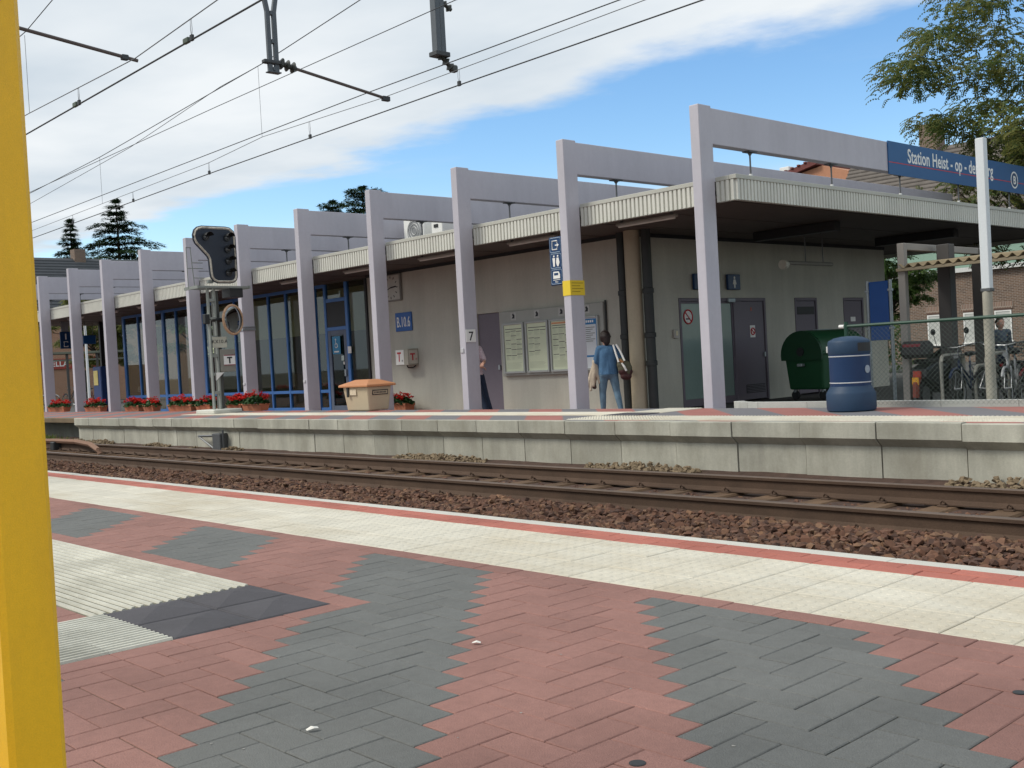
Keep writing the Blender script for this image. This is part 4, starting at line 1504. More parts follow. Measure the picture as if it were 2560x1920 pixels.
# timetable display case on the wall
t = thing('timetable_board', 'large grey timetable display case with lit glazed frames', 'board', (-17.2, YW - .1, .83))
BOARDG = mat('board_grey', (.36, .37, .34), .5, .05)
FRAMEG = mat('frame_grey', (.42, .44, .43), .4, .05, metal=.2)
MB().cbox(-18.88, -15.62, YW - .10, YW - .002, .83, 2.325, .01).build('backboard', BOARDG, t)
frames = [(-18.77, -18.06), (-18.0, -17.27), (-17.22, -16.5), (-16.45, -15.74)]
LINE = mat('print_dark', (.10, .11, .09), .7)
LINE2 = mat('print_mid', (.45, .50, .38), .7)
for fi, (x0, x1) in enumerate(frames):
    f = MB()
    y0, y1 = YW - .155, YW - .101
    f.cbox(x0, x0 + .045, y0, y1, .885, 2.05, .008).cbox(x1 - .045, x1, y0, y1, .885, 2.05, .008)
    f.cbox(x0 + .045, x1 - .045, y0 + .001, y1, 2.005, 2.05, .008).cbox(x0 + .045, x1 - .045, y0 + .001, y1, .885, .935, .008)
    f = f.build('poster_frame', FRAMEG, t)
    pm = TIMETAB if fi < 3 else mat('info_paper', (.66, .70, .74), .6, .03)
    MB().box(x0 + .045, x1 - .045, YW - .12, YW - .111, .935, 2.005).build('poster', pm, f)
    pr = MB()
    yq = YW - .123
    if fi < 3:
        rr = random.Random(fi + 5)
        pr.box(x0 + .08, x1 - .08, yq, yq + .002, 1.90, 1.915)
        pr2 = MB()
        for c in range(3):
            z = 1.86 - .03 * rr.random()
            while z > 1.22:
                w = (x1 - x0 - .16) / 3
                pr.box(x0 + .085 + c * w, x0 + .07 + (c + 1) * w, yq, yq + .002, z, z + .014)
                zz_ = z - .03
                for q in range(4):
                    pr2.box(x0 + .09 + c * w, x0 + .09 + c * w + w * rr.uniform(.4, .85), yq, yq + .002, zz_, zz_ + .006)
                    zz_ -= .02
                z -= rr.uniform(.11, .2)
                if fi == 1 and c == 2:
                    break
        for q in range(6):
            pr2.box(x0 + .09, x1 - .1 - rr.random() * .1, yq, yq + .002, 1.0 + q * .025, 1.006 + q * .025)
        tag(pr2.build('fine_print', LINE2, f), kind='stuff')
        tag(pr.build('print', LINE, f), kind='stuff')
        if fi == 2:
            MB().box(x0 + .06, x1 - .06, yq, yq + .002, 1.94, 1.98).build('heading', mat('print_orange', (.62, .30, .16), .7), f)
    else:
        B_ = mat('print_blue', (.03, .19, .44), .6)
        MB().box(x0 + .06, x1 - .045, yq, yq + .002, 1.87, 1.99).box(x1 - .085, x1 - .047, yq, yq + .0015, .96, 1.87).box(x0 + .06, x1 - .085, yq, yq + .0015, 1.17, 1.21).build('print_band', B_, f)
        for k in range(7):
            MB().box(x0 + .16 + k * .06, x0 + .2 + k * .06, yq - .002, yq - .0002, 1.91, 1.96).build('heading_mark', SIGNW, f)
        for q in range(8):
            pr.box(x0 + .09, x1 - .12 - .06 * (q % 3), yq, yq + .002, 1.80 - q * .042, 1.812 - q * .042)
        tag(pr.build('print', LINE, f), kind='stuff')
    # small pictogram above each frame
    xc = (x0 + x1) / 2 + .01
    MB().cbox(xc - .09, xc + .09, YW - .108, YW - .101, 2.11, 2.29, .003).build('pictogram_plate', mat('picto_grey', (.47, .48, .46), .5), t)
    MB().prism([(xc - .05, 2.15), (xc + .04, 2.15), (xc + .05, 2.22), (xc + .0, 2.27), (xc - .03, 2.24), (xc - .01, 2.20)], 'y', YW - .112, YW - .1081).build('pictogram', SIGNB, t)
MB().path([(-15.60, YW - .03, 1.3), (-15.60, YW - .03, 2.36)], .02, 6).build('conduit', BLACK, t)
# plates on the columns
t = thing('number_plate', 'white plate with a black 7 on a portal column', 'plate', (PX[2], YP + .14, 1.61))
MB().cbox(PX[2] + .012, PX[2] + .024, YP + .005, YP + .265, 1.61, 1.87, .003).build('panel', SIGNW, t)
MB().cbox(PX[2] - .001, PX[2] + .013, YP + .06, YP + .2, 1.68, 1.80, .003).build('bracket', GALV, t)
text_mesh('7', .26, frame((PX[2] + .026, YP + .135, 1.645), YAX, ZAX), 'numeral', SIGNB, t, align='CENTER', bold=.002)
t = thing('yellow_notice', 'yellow paper notice with printed lines on a portal column', 'notice', (PX[1] - .05, YP - .02, 2.32))
MB().box(PX[1] - PWID - .004, PX[1] + .006, YP - .010, YP - .004, 2.325, 2.60).box(PX[1] + .002, PX[1] + .008, YP - .0035, YP + .37, 2.325, 2.60).build('sheet', YELP, t)
pl = MB()
for q in range(4):
    pl.box(PX[1] + .0081, PX[1] + .0092, YP + .03, YP + .33 - .08 * (q % 2), 2.545 - q * .052, 2.557 - q * .052)
tag(pl.build('print_lines', mat('print_brown', (.35, .22, .02), .7), t), kind='stuff')
for k in (2, 4, 5):
    tag(MB().cbox(PX[k] - .16, PX[k] - .06, YP - .02, YP + .002, 1.40 if k == 2 else .92, 1.49 if k == 2 else .98, .004).build('number_tag', mat('tag_grey', (.5, .5, .52), .5), origin=(PX[k], YP, 1)),
        'tiny grey number tag on the column %s' % {2: 'below the 7 plate', 4: 'left of the blue entrance door', 5: 'beside the clamp band and signal'}[k], 'tag')
# pictogram sign beside the column: exit, toilets, bus
t = thing('pictogram_sign', 'tall navy pictogram sign with exit, toilets and bus symbols', 'sign', (PX[1] - .55, YP + .1, 2.55))
sx1 = PX[1] - PWID - .06
sx0 = sx1 - .34
sy = YP + .08
MB().cbox(sx0, sx1, sy, sy + .05, 2.545, 3.445, .012).build('panel', NAVY, t)
for z in (2.66, 3.0, 3.33):
    MB().cbox(sx1, sx1 + .062, sy + .01, sy + .04, z, z + .04, .004).build('bracket', GALV, t)
LB = mat('outline_blue', (.35, .45, .55), .5)
def rring(x0, x1, z0, z1, w, y, name, m):
    mb = MB()
    mb.path([(x0 + w * 2, y, z0), (x1 - w * 2, y, z0), (x1, y, z0 + w * 2), (x1, y, z1 - w * 2), (x1 - w * 2, y, z1), (x0 + w * 2, y, z1), (x0, y, z1 - w * 2), (x0, y, z0 + w * 2)], w / 2, 4, closed=True)
    return mb.build(name, m, t)
yq = sy - .002
for j in range(3):
    z0 = 2.57 + .295 * j
    rring(sx0 + .03, sx1 - .03, z0, z0 + .265, .012, yq, 'outline', LB)
xm = (sx0 + sx1) / 2
mb = MB()
zc = 2.57 + .59 + .13
mb.path([(xm + .05, yq, zc + .04), (xm + .05, yq, zc + .08), (xm - .08, yq, zc + .08), (xm - .08, yq, zc - .08), (xm + .05, yq, zc - .08), (xm + .05, yq, zc - .04)], .013, 4)
mb.prism([(xm + .0, zc - .01), (xm + .05, zc - .01), (xm + .05, zc - .035), (xm + .10, zc), (xm + .05, zc + .035), (xm + .05, zc + .01), (xm, zc + .01)], 'y', yq - .006, yq)
mb.build('exit_symbol', SIGNW, t)
zc = 2.57 + .295 + .13
mb = MB()
for e, wd_ in ((-1, .028), (1, .034)):
    xx = xm + e * .05
    mb.ball((xx, yq, zc + .09), (.02, .005, .02), 8, 6)
    if e < 0:
        mb.prism([(xx - .035, zc + .06), (xx + .035, zc + .06), (xx + .025, zc - .03), (xx + .02, zc - .1), (xx - .02, zc - .1), (xx - .025, zc - .03)], 'y', yq - .006, yq)
    else:
        mb.prism([(xx - .025, zc + .06), (xx + .025, zc + .06), (xx + .045, zc - .03), (xx + .015, zc - .1), (xx - .015, zc - .1), (xx - .045, zc - .03)], 'y', yq - .006, yq)
mb.build('toilet_figures', SIGNW, t)
zc = 2.57 + .13
mb = MB()
mb.prism([(xm - .09, zc - .03), (xm + .09, zc - .03), (xm + .09, zc + .04), (xm + .06, zc + .1), (xm - .08, zc + .1)], 'y', yq - .006, yq)
mb.box(xm - .09, xm + .09, yq - .006, yq, zc - .06, zc - .05)
mb.build('bus_symbol', SIGNW, t)
MB().box(xm - .06, xm + .045, yq - .009, yq - .0065, zc + .03, zc + .075).build('bus_windows', NAVY, t)
text_mesh('Bus', .05, frame((xm, yq - .004, zc - .105), XAX, ZAX), 'lettering', SIGNW, t, align='CENTER')
# blue signs in the open bay at the left
t = thing('platform_number_sign', 'navy sign with a white 1 and exit symbol in the waiting bay', 'sign', (-44, 16.45, 2.6))
MB().cbox(-44.03, -43.98, 16.24, 16.68, 2.62, 3.30, .01).build('panel', NAVY, t)
MB().cbox(-44.02, -43.99, 16.3, 16.6, 3.30, 3.70, .005).build('hanger', GALV, t)
text_mesh('1', .30, frame((-43.977, 16.46, 3.0), YAX, ZAX), 'numeral', SIGNW, t, align='CENTER', bold=.012)
MB().path([(-43.976, 16.53, 2.74), (-43.976, 16.53, 2.70), (-43.976, 16.38, 2.70), (-43.976, 16.38, 2.9), (-43.976, 16.53, 2.9), (-43.976, 16.53, 2.86)], .018, 4).build('exit_symbol', SIGNW, t)
t = thing('hanging_blue_sign', 'plain blue panel hung on two rods in the waiting bay', 'sign', (-44, 17.4, 2.78))
MB().cbox(-44.03, -43.97, 17.15, 17.66, 2.78, 3.13, .01).build('panel', mat('plain_blue', (.015, .09, .28), .4), t)
MB().tube((-44, 17.25, 3.13), (-44, 17.25, 3.7), .012, n=5).tube((-44, 17.56, 3.13), (-44, 17.56, 3.7), .012, n=5).build('rod', STEEL, t)
# ticket machine
t = thing('ticket_machine', 'dark blue ticket machine beside the glazed waiting room', 'machine', (-40.7, 16.6, BF))
MB().cbox(-41.1, -40.35, 16.3, 16.95, BF, 1.80, .03).build('cabinet', mat('machine_blue', (.012, .035, .13), .4), t)
MB().box(-41.0, -40.6, 16.285, 16.299, 1.1, 1.65).build('screen_panel', mat('machine_yellow', (.5, .42, .15), .5), t)
text_mesh('B', .3, frame((-40.345, 16.62, .75), YAX, ZAX), 'emblem', SIGNW, t, align='CENTER', bold=.01)

# ------------------------------------------------------------------ railway signal
SX = -23.2
t = thing('railway_signal', 'tall railway signal with black angular head on a lattice mast', 'signal', (SX - .1, 12.15, FP_Z))
MB().cbox(SX - .55, SX + .35, 11.78, 12.50, FP_Z, FP_Z + .10, .02).build('concrete_base', mat('base_white', (.56, .56, .50), .85, .1), t)
MASTG = mat('mast_grey', (.25, .27, .25), .6, .15, metal=.2)
MASTD = mat('mast_dark', (.08, .085, .08), .6, .15)
for yy in (12.03, 12.19):
    MB().cbox(SX - .16, SX - .06, yy - .018, yy + .018, FP_Z + .1, 3.25, .005).build('mast_rail', MASTG, t)
for k in range(7):
    z = FP_Z + .45 + .43 * k
    MB().cbox(SX - .15, SX - .055, 12.045, 12.175, z, z + .07, .005).build('mast_batten', MASTG, t)
MB().cbox(SX - .30, SX - .18, 12.2, 12.34, FP_Z + .1, 3.2, .01).build('mast_back', MASTD, t)
Lp = [(11.69, 4.46), (11.73, 4.58), (11.81, 4.65), (11.92, 4.68), (12.52, 4.68), (12.64, 4.66), (12.74, 4.58), (12.78, 4.44), (12.78, 3.52), (12.75, 3.43), (12.68, 3.37), (12.58, 3.35),
      (12.26, 3.35), (12.16, 3.39), (12.09, 3.47), (12.07, 3.56), (12.05, 3.90), (12.02, 3.97), (11.74, 4.26), (11.70, 4.35)]
MB().prism(Lp, 'x', SX - .04, SX).build('backboard', mat('signal_black', (.018, .026, .042), .45, .1), t)
ctr = Vector((12.35, 4.0))
inner = []
for i, p in enumerate(Lp):
    a, b, c = Vector(Lp[i - 1]), Vector(p), Vector(Lp[(i + 1) % len(Lp)])
    n = ((b - a).normalized() + (c - b).normalized()).normalized()
    inner.append(b + Vector((n.y, -n.x)) * .045)
MB().path([(SX + .004, q.x, q.y) for q in inner], .026, 4, closed=True).build('white_border', mat('border_worn', (.58, .54, .46), .7, .35, 14.0, stain=.7, stain_scale=(9, 9, 9), stain_col=(.2, .16, .12)), t)
for (yy, z) in ((12.01, 4.42), (12.55, 4.42), (12.55, 4.15), (12.55, 3.88), (12.54, 3.60)):
    l = MB().lathe([(.07, SX), (.085, SX + .02), (.085, SX + .035), (.062, SX + .035), (.058, SX + .025)], (0, yy, z), 18, 'x').build('lamp', BLACK, t, smooth=40)
    hood = MB()
    n = 9
    vs = []
    for k in range(n):
        a = math.radians(10 + 160 * k / (n - 1))
        for xx, r in ((SX + .03, .085), (SX + .24, .095)):
            vs.append((xx, yy + r * math.cos(a), z + r * math.sin(a)))
    hood._add(vs, [(2 * k, 2 * k + 2, 2 * k + 3, 2 * k + 1) for k in range(n - 1)])
    hood.build('hood', BLACK, l, fix=False)
    MB().lathe([(.058, SX + .024), (.03, SX + .030), (.002, SX + .033)], (0, yy, z), 14, 'x').build('lens', mat('lens_dark', (.03, .035, .04), .1, spec=.8), l)
gr = MB()
for k in range(7):
    gr.box(SX - .5 + .1 * k, SX - .47 + .1 * k, 11.67, 13.0, 3.24, 3.28)
gr.box(SX - .52, SX + .15, 11.66, 11.70, 3.22, 3.29).box(SX - .52, SX + .15, 12.97, 13.01, 3.22, 3.29)
gr.build('platform_grating', MASTG, t)
hr = MB()
RR = .011
for (ya, za, yb, zb) in ((11.66, 3.25, 11.66, 4.2), (11.82, 3.27, 11.76, 4.2), (11.66, 4.2, 11.78, 4.2), (11.66, 3.72, 12.05, 3.72), (11.8, 3.85, 12.05, 3.85), (11.8, 3.5, 12.07, 3.5)):
    hr.tube((SX - .3, ya, za), (SX - .3, yb, zb), RR, n=5)
hr.build('handrail', MASTG, t)
MB().cbox(SX - .35, SX + .05, 12.52, 12.86, 3.02, 3.235, .01).build('junction_box', BLACK, t)
pk = MB().cbox(SX - .05, SX - .035, 12.05, 12.41, 1.855, 2.11, .004).build('name_plate', mat('plate_cream', (.48, .48, .40), .6), t)
text_mesh('KX10.A', .12, frame((SX - .032, 12.23, 1.96), YAX, ZAX), 'lettering', SIGNB, pk, align='CENTER')
cb = MB().cbox(SX - .30, SX - .03, 12.22, 12.60, 1.29, 1.82, .012).build('cabinet', mat('cabinet_grey', (.235, .23, .20), .6, .08), t)
MB().cbox(SX - .03, SX - .02, 12.30, 12.59, 1.435, 1.685, .003).build('t_plate', SIGNW, cb)
MB().box(SX - .0199, SX - .017, 12.30, 12.59, 1.662, 1.684).box(SX - .0199, SX - .017, 12.30, 12.59, 1.436, 1.456).build('t_plate_lines', mat('plate_maroon', (.22, .03, .05), .5), cb)
text_mesh('T', .20, frame((SX - .017, 12.445, 1.49), YAX, ZAX), 'letter', SIGNB, cb, align='CENTER', bold=.008)
MB().prism([(12.1, 1.1), (12.1, 1.28), (12.3, 1.28)], 'x', SX - .09, SX - .05).build('gusset', SIGNW, t)
# round mirror on an arm
t = thing('platform_mirror', 'round driver mirror with worn orange rim beside the signal mast', 'mirror', (SX, 12.57, 2.15))
Mm = Matrix.Translation((SX + .02, 12.57, 2.50)) @ Matrix.Rotation(RAD(22), 4, 'Z')
MB().torus((0, 0, 0), .335, .032, 'x', 32, 8).xform(Mm).build('rim', mat('rim_orange', (.50, .32, .20), .7, .25, 12.0), t, smooth=True)
mm = bpy.data.materials.new('mirror_face')
mm.use_nodes = True
mm.node_tree.nodes['Principled BSDF'].inputs['Metallic'].default_value = 1
mm.node_tree.nodes['Principled BSDF'].inputs['Roughness'].default_value = .04
mm.node_tree.nodes['Principled BSDF'].inputs['Base Color'].default_value = (.28, .31, .33, 1)
prof = [(.325 * math.cos(math.radians(a)) + .001, .06 * math.sin(math.radians(a))) for a in range(0, 91, 10)]
MB().lathe(prof, (0, 0, 0), 32, 'x').xform(Mm).build('mirror_glass', mm, t, smooth=True)
MB().lathe([(.30, -.03), (.18, -.09)], (0, 0, 0), 24, 'x').xform(Mm).build('back_shell', BLACK, t)
MB().tube((SX - .11, 11.92, 2.52), (SX - .08, 12.57, 2.50), .05, n=8).build('arm', BLACK, t)
MB().cbox(SX - .18, SX - .04, 11.9, 12.02, 2.42, 2.64, .01).build('clamp', BLACK, t)

# ------------------------------------------------------------------ flower pots
def flower_pot(x0, x1, y, z, lab, w=.24, h=.17, full=1.0, n=46, fh=.26):
    t = thing('flower_pot', lab, 'flower pot', ((x0 + x1) / 2, y, z), 'terracotta pots of red flowers on the platform')
    pot = MB()
    xa, xb = x0 + .03, x1 - .03
    pot._add([(xa, y - w * .4, z), (xb, y - w * .4, z), (xb, y + w * .4, z), (xa, y + w * .4, z),
              (x0, y - w / 2, z + h * .8), (x1, y - w / 2, z + h * .8), (x1, y + w / 2, z + h * .8), (x0, y + w / 2, z + h * .8)],
             [(0, 3, 2, 1), (4, 5, 6, 7), (0, 1, 5, 4), (1, 2, 6, 5), (2, 3, 7, 6), (3, 0, 4, 7)])
    p = pot.build('pot', TERRA, t)
    MB().cbox(x0 - .015, x1 + .015, y - w / 2 - .015, y + w / 2 + .015, z + h * .78, z + h, .008).build('rim', TERRA, p)
    MB().box(x0 + .01, x1 - .01, y - w / 2 + .01, y + w / 2 - .01, z + h, z + h + .006).build('soil', EARTH, p)
    r = random.Random(int(abs(x0) * 100))
    lf, fl = MB(), MB()
    L_ = x1 - x0
    for k in range(int(n * 7 * full)):
        a = r.uniform(0, 6.28)
        rr = math.sqrt(r.random())
        px, py = (x0 + x1) / 2 + rr * math.cos(a) * (L_ / 2 + .09), y + rr * math.sin(a) * (w / 2 + .08)
        pz = z + h + (1 - rr * .8) * fh * .75 * r.uniform(.2, 1.0) - max(0, rr - .8) * .25
        s_ = r.uniform(.03, .055)
        q = Matrix.Rotation(r.uniform(0, 6.28), 3, 'Z') @ Matrix.Rotation(r.uniform(-.9, .9), 3, 'X')
        c = Vector((px, py, pz))
        lf._add([c + q @ Vector((s_ * math.cos(i * 1.047), s_ * math.sin(i * 1.047), .012 * (i % 2))) for i in range(6)], [(0, 1, 2, 3, 4, 5)])
    for k in range(int(n * full * .8)):
        a = r.uniform(0, 6.28)
        rr = math.sqrt(r.random()) * 1.02
        c0 = Vector(((x0 + x1) / 2 + rr * math.cos(a) * (L_ / 2 + .08), y + rr * math.sin(a) * (w / 2 + .07), z + h + fh * r.uniform(.55, 1.05) * (1 - .45 * rr)))
        for j in range(16):
            c = c0 + Vector((r.gauss(0, .026), r.gauss(0, .026), r.gauss(0, .018)))
            s_ = r.uniform(.014, .024)
            q = Matrix.Rotation(r.uniform(0, 6.28), 3, 'Z') @ Matrix.Rotation(r.uniform(-1.2, 1.2), 3, 'X')
            fl._add([c + q @ Vector((s_ * math.cos(i * 1.2566), s_ * math.sin(i * 1.2566), 0)) for i in range(5)], [(0, 1, 2, 3, 4)])
    lf.build('leaves', GEOLEAF, t, fix=False)
    fl.build('blossoms', GEOFLOW, t, fix=False)
    return t
for (x0, x1, lab, kw) in (
    (-36.55, -35.15, 'long terracotta pot of red geraniums beyond the last glazed bay', {}),
    (-33.45, -32.25, 'terracotta trough of red geraniums before the ticket machine bay', {}),
    (-30.50, -29.56, 'terracotta trough of dense red geraniums against the blue sill', {}),
    (-29.25, -28.62, 'small terracotta pot with a few orange red flowers', dict(full=.55)),
    (-27.70, -26.36, 'widest terracotta trough overflowing with red geraniums', {}),
    (-26.10, -25.32, 'sparse terracotta pot of geraniums left of the signal mast', dict(full=.55)),
    (-24.45, -23.75, 'terracotta pot of tall red geraniums right of the signal mast', {}),
    (-23.68, -22.80, 'terracotta trough of bushy red geraniums by the glass front', dict(fh=.36))):
    flower_pot(x0, x1, 13.06, FP_Z, lab, **kw)
flower_pot(-22.85, -22.05, 16.75, BF, 'planter of red geraniums at the foot of the grey wall', w=.3, h=.3, fh=.30)
flower_pot(-31.7, -31.0, 13.75, .10, 'low planter of red geraniums behind the column row', full=.6, h=.14, w=.2)

# ------------------------------------------------------------------ grit bin
t = thing('grit_bin', 'beige plastic grit bin with orange hipped lid on the far platform', 'grit bin', (-18.2, 12.95, FP_Z))
def frustum(xa, xb, ya, yb, za, d, zb):
    return MB()._add([(xa + d, ya + d, za), (xb - d, ya + d, za), (xb - d, yb - d, za), (xa + d, yb - d, za), (xa, ya, zb), (xb, ya, zb), (xb, yb, zb), (xa, yb, zb)],
                     [(0, 3, 2, 1), (4, 5, 6, 7), (0, 1, 5, 4), (1, 2, 6, 5), (2, 3, 7, 6), (3, 0, 4, 7)])
GB = mat('grit_beige', (.50, .41, .28), .55, .06, 2.0)
o = frustum(-18.86, -17.98, 12.62, 13.22, FP_Z + .004, .055, .83).build('body', GB, t)
bv = o.modifiers.new('edge', 'BEVEL'); bv.width = .03; bv.segments = 3
GO = mat('grit_orange', (.52, .23, .105), .5, .06, 2.0)
o = MB()._add([(-18.93, 12.56, .82), (-17.91, 12.56, .82), (-17.91, 13.28, .82), (-18.93, 13.28, .82), (-18.93, 12.56, .865), (-17.91, 12.56, .865), (-17.91, 13.28, .865), (-18.93, 13.28, .865),
               (-18.66, 12.80, .965), (-18.18, 12.80, .965), (-18.18, 13.04, .965), (-18.66, 13.04, .965)],
              [(0, 3, 2, 1), (0, 1, 5, 4), (1, 2, 6, 5), (2, 3, 7, 6), (3, 0, 4, 7), (4, 5, 9, 8), (5, 6, 10, 9), (6, 7, 11, 10), (7, 4, 8, 11), (8, 9, 10, 11)]).build('lid', GO, t)
bv = o.modifiers.new('edge', 'BEVEL'); bv.width = .012; bv.segments = 2
MB().cbox(-18.68, -18.62, 12.585, 12.612, .62, .82, .004).build('latch', BLACK, t)
MB().box(-18.60, -18.38, 12.612, 12.625, .66, .78).build('label_plate', mat('label_pale', (.62, .52, .38), .6), t)
def side_lbl():
    M_ = frame((-17.985, 12.93, .70), YAX, Vector((.10, 0, 1)))
    mb = MB().box(-.19, .19, -.05, .05, -.004, .006).xform(M_)
    p = mb.build('maker_plate', SIGNB, t)
    MB().box(-.172, .172, -.033, .033, .0061, .008).xform(M_).build('maker_field', GB, p)
    for k in range(9):
        MB().box(-.15 + k * .034, -.128 + k * .034, -.018, .018, .0081, .009).xform(M_).build('maker_mark', SIGNB, p)
side_lbl()

# ------------------------------------------------------------------ blue litter bin
bx, by = -7.17, 12.36
t = thing('litter_bin', 'round navy litter bin with white bands and domed top', 'litter bin', (bx, by, FP_Z))
BB = mat('bin_blue', (0.007, 0.032, 0.10), .45, .06, 3.0)
BD = mat('bin_blue_light', (0.017, 0.046, 0.095), .55, .08, 3.0)
z0 = FP_Z
MB().lathe([(.27, z0), (.295, z0 + .015), (.302, z0 + .05), (.302, z0 + .22), (.29, z0 + .245), (.262, z0 + .29), (.25, z0 + .315)], (bx, by, 0), 40).build('base', BD, t, smooth=35)
MB().lathe([(.248, z0 + .31), (.248, z0 + .72)], (bx, by, 0), 40).build('drum', BB, t, smooth=35)
for zb in (z0 + .36, z0 + .69):
    MB().lathe([(.2485, zb - .007), (.2525, zb - .005), (.2525, zb + .005), (.2485, zb + .007)], (bx, by, 0), 40).build('white_band', mat('band_grey', (.52, .54, .56), .5), t, smooth=35)
mb = MB()
prof = [(.250, z0 + .715), (.256, z0 + .73), (.256, z0 + .865), (.245, z0 + .885), (.18, z0 + .917), (.09, z0 + .934), (.005, z0 + .938)]
n = 40
vs, fs = [], []
for r_, h_ in prof:
    for i in range(n):
        a = 2 * math.pi * i / n
        vs.append((bx + r_ * math.cos(a), by + r_ * math.sin(a), h_))
mb._add(vs, [(k * n + i, k * n + (i + 1) % n, (k + 1) * n + (i + 1) % n, (k + 1) * n + i) for k in range(len(prof) - 1) for i in range(n)])
mb.build('dome', BD, t, smooth=35)
ap = MB()
a0 = -8
na = 8
vs = []
for i in range(na + 1):
    a = RAD(a0 - 28 + 56 * i / na)
    for zq in (z0 + .745, z0 + .85):
        vs.append((bx + .2575 * math.cos(a), by + .2575 * math.sin(a), zq))
ap._add(vs, [(2 * i, 2 * i + 2, 2 * i + 3, 2 * i + 1) for i in range(na)])
ap.build('opening', BLACK, t, fix=False)
M_ = Matrix.Translation((bx, by, z0 + .52)) @ Matrix.Rotation(RAD(-4), 4, 'Z')
MB().lathe([(.05, .2485), (.05, .2535)], (0, 0, 0), 18, 'x').xform(M_).build('emblem_disc', mat('emblem_grey', (.3, .36, .42), .5), t)
M_ = Matrix.Translation((bx, by, z0 + .78)) @ Matrix.Rotation(RAD(-148), 4, 'Z')
MB().cbox(.25, .272, -.02, .02, -.04, .04, .005).xform(M_).build('lock', SIGNW, t)

# ------------------------------------------------------------------ green refuse container
t = thing('refuse_container', 'dark green wheeled refuse container with rounded sliding lid', 'container', (-13.15, 21.6, BF))
GR = mat('container_green', (0.012, 0.075, 0.028), .5, .08, 2.0, rnd=.02)
GRD = mat('container_green_dark', (0.009, 0.055, 0.022), .5, .08, 2.0)
rot = Matrix.Translation((-13.15, 21.6, BF)) @ Matrix.Rotation(RAD(-98), 4, 'Z') @ Matrix.Scale(1.07, 4)
L2, D2 = .66, .50
hb = MB()._add([(-L2 + .06, -D2 + .06, .22), (L2 - .06, -D2 + .06, .22), (L2 - .06, D2 - .06, .22), (-L2 + .06, D2 - .06, .22), (-L2, -D2, .98), (L2, -D2, .98), (L2, D2, .98), (-L2, D2, .98)],
                [(0, 3, 2, 1), (4, 5, 6, 7), (0, 1, 5, 4), (1, 2, 6, 5), (2, 3, 7, 6), (3, 0, 4, 7)]).xform(rot)
o = hb.build('body', GR, t)
bv = o.modifiers.new('edge', 'BEVEL'); bv.width = .04; bv.segments = 3
MB().cbox(-L2 - .035, L2 + .035, -D2 - .03, D2 + .03, .93, 1.0, .015).xform(rot).build('rim', GR, t)
# rounded lid: half-barrel across the depth
lp = [(D2 * 1.03 * math.cos(RAD(a)), .995 + .44 * math.sin(RAD(a))) for a in range(0, 181, 12)]
o = MB().prism(lp, 'x', -L2 - .01, L2 + .01).xform(rot).build('lid', GR, t, smooth=40)
for s_ in (-1, 1):
    x_ = s_ * (L2 + .012)
    c_ = MB().prism([(D2 * 1.06 * math.cos(RAD(a)), .93 + .50 * math.sin(RAD(a))) for a in range(-12, 193, 12)], 'x', x_, x_ + s_ * .05).xform(rot)
    sd = c_.build('end_shield', GRD, t, smooth=40)
    MB().lathe([(.09, x_ + s_ * .051), (.09, x_ + s_ * .075)], (0, 0, 1.0), 18, 'x').xform(rot).build('pivot', BLACK, sd)
    MB().cbox(x_ + s_ * .0, x_ + s_ * .12, -.06, .06, .70, .76, .01).xform(rot).build('lifting_pin', GALV, t)
MB().cbox(-L2 * .8, L2 * .8, -D2 - .055, -D2 - .02, 1.03, 1.10, .01).xform(rot).build('handle', GRD, t)
MB().cbox(-.3, .3, -.02, .02, 1.42, 1.445, .008).xform(rot).build('lid_ridge', GALV, t)
for sx in (-1, 1):
    for sy in (-1, 1):
        w_ = MB().lathe([(.095, -.025), (.10, -.015), (.10, .015), (.095, .025)], (sx * (L2 - .16), sy * (D2 - .14), .10), 18, 'x').xform(rot).build('wheel', BLACK, t)
        MB().cbox(sx * (L2 - .16) - .04, sx * (L2 - .16) + .04, sy * (D2 - .14) - .03, sy * (D2 - .14) + .03, .16, .24, .006).xform(rot).build('fork', GALV, w_)

# ------------------------------------------------------------------ blue panel between galvanised posts
t = thing('blue_panel', 'plain blue panel between two galvanised posts by the yard', 'panel', (-10.9, 20.1, 0))
for x in (-11.19, -10.70):
    MB().tube((x, 20.1, BF - .01), (x, 20.1, 2.38), .035, n=12).build('post', GALV, t, smooth=40)
    for z in (1.4, 2.15):
        MB().cbox(x - .045, x + .045, 20.06, 20.14, z, z + .05, .006).build('clamp', GALV, t)
MB().cbox(-11.15, -10.74, 20.085, 20.115, 1.19, 2.36, .006).build('panel_sheet', mat('panel_blue', (0.010, 0.085, 0.33), .4, .06), t)

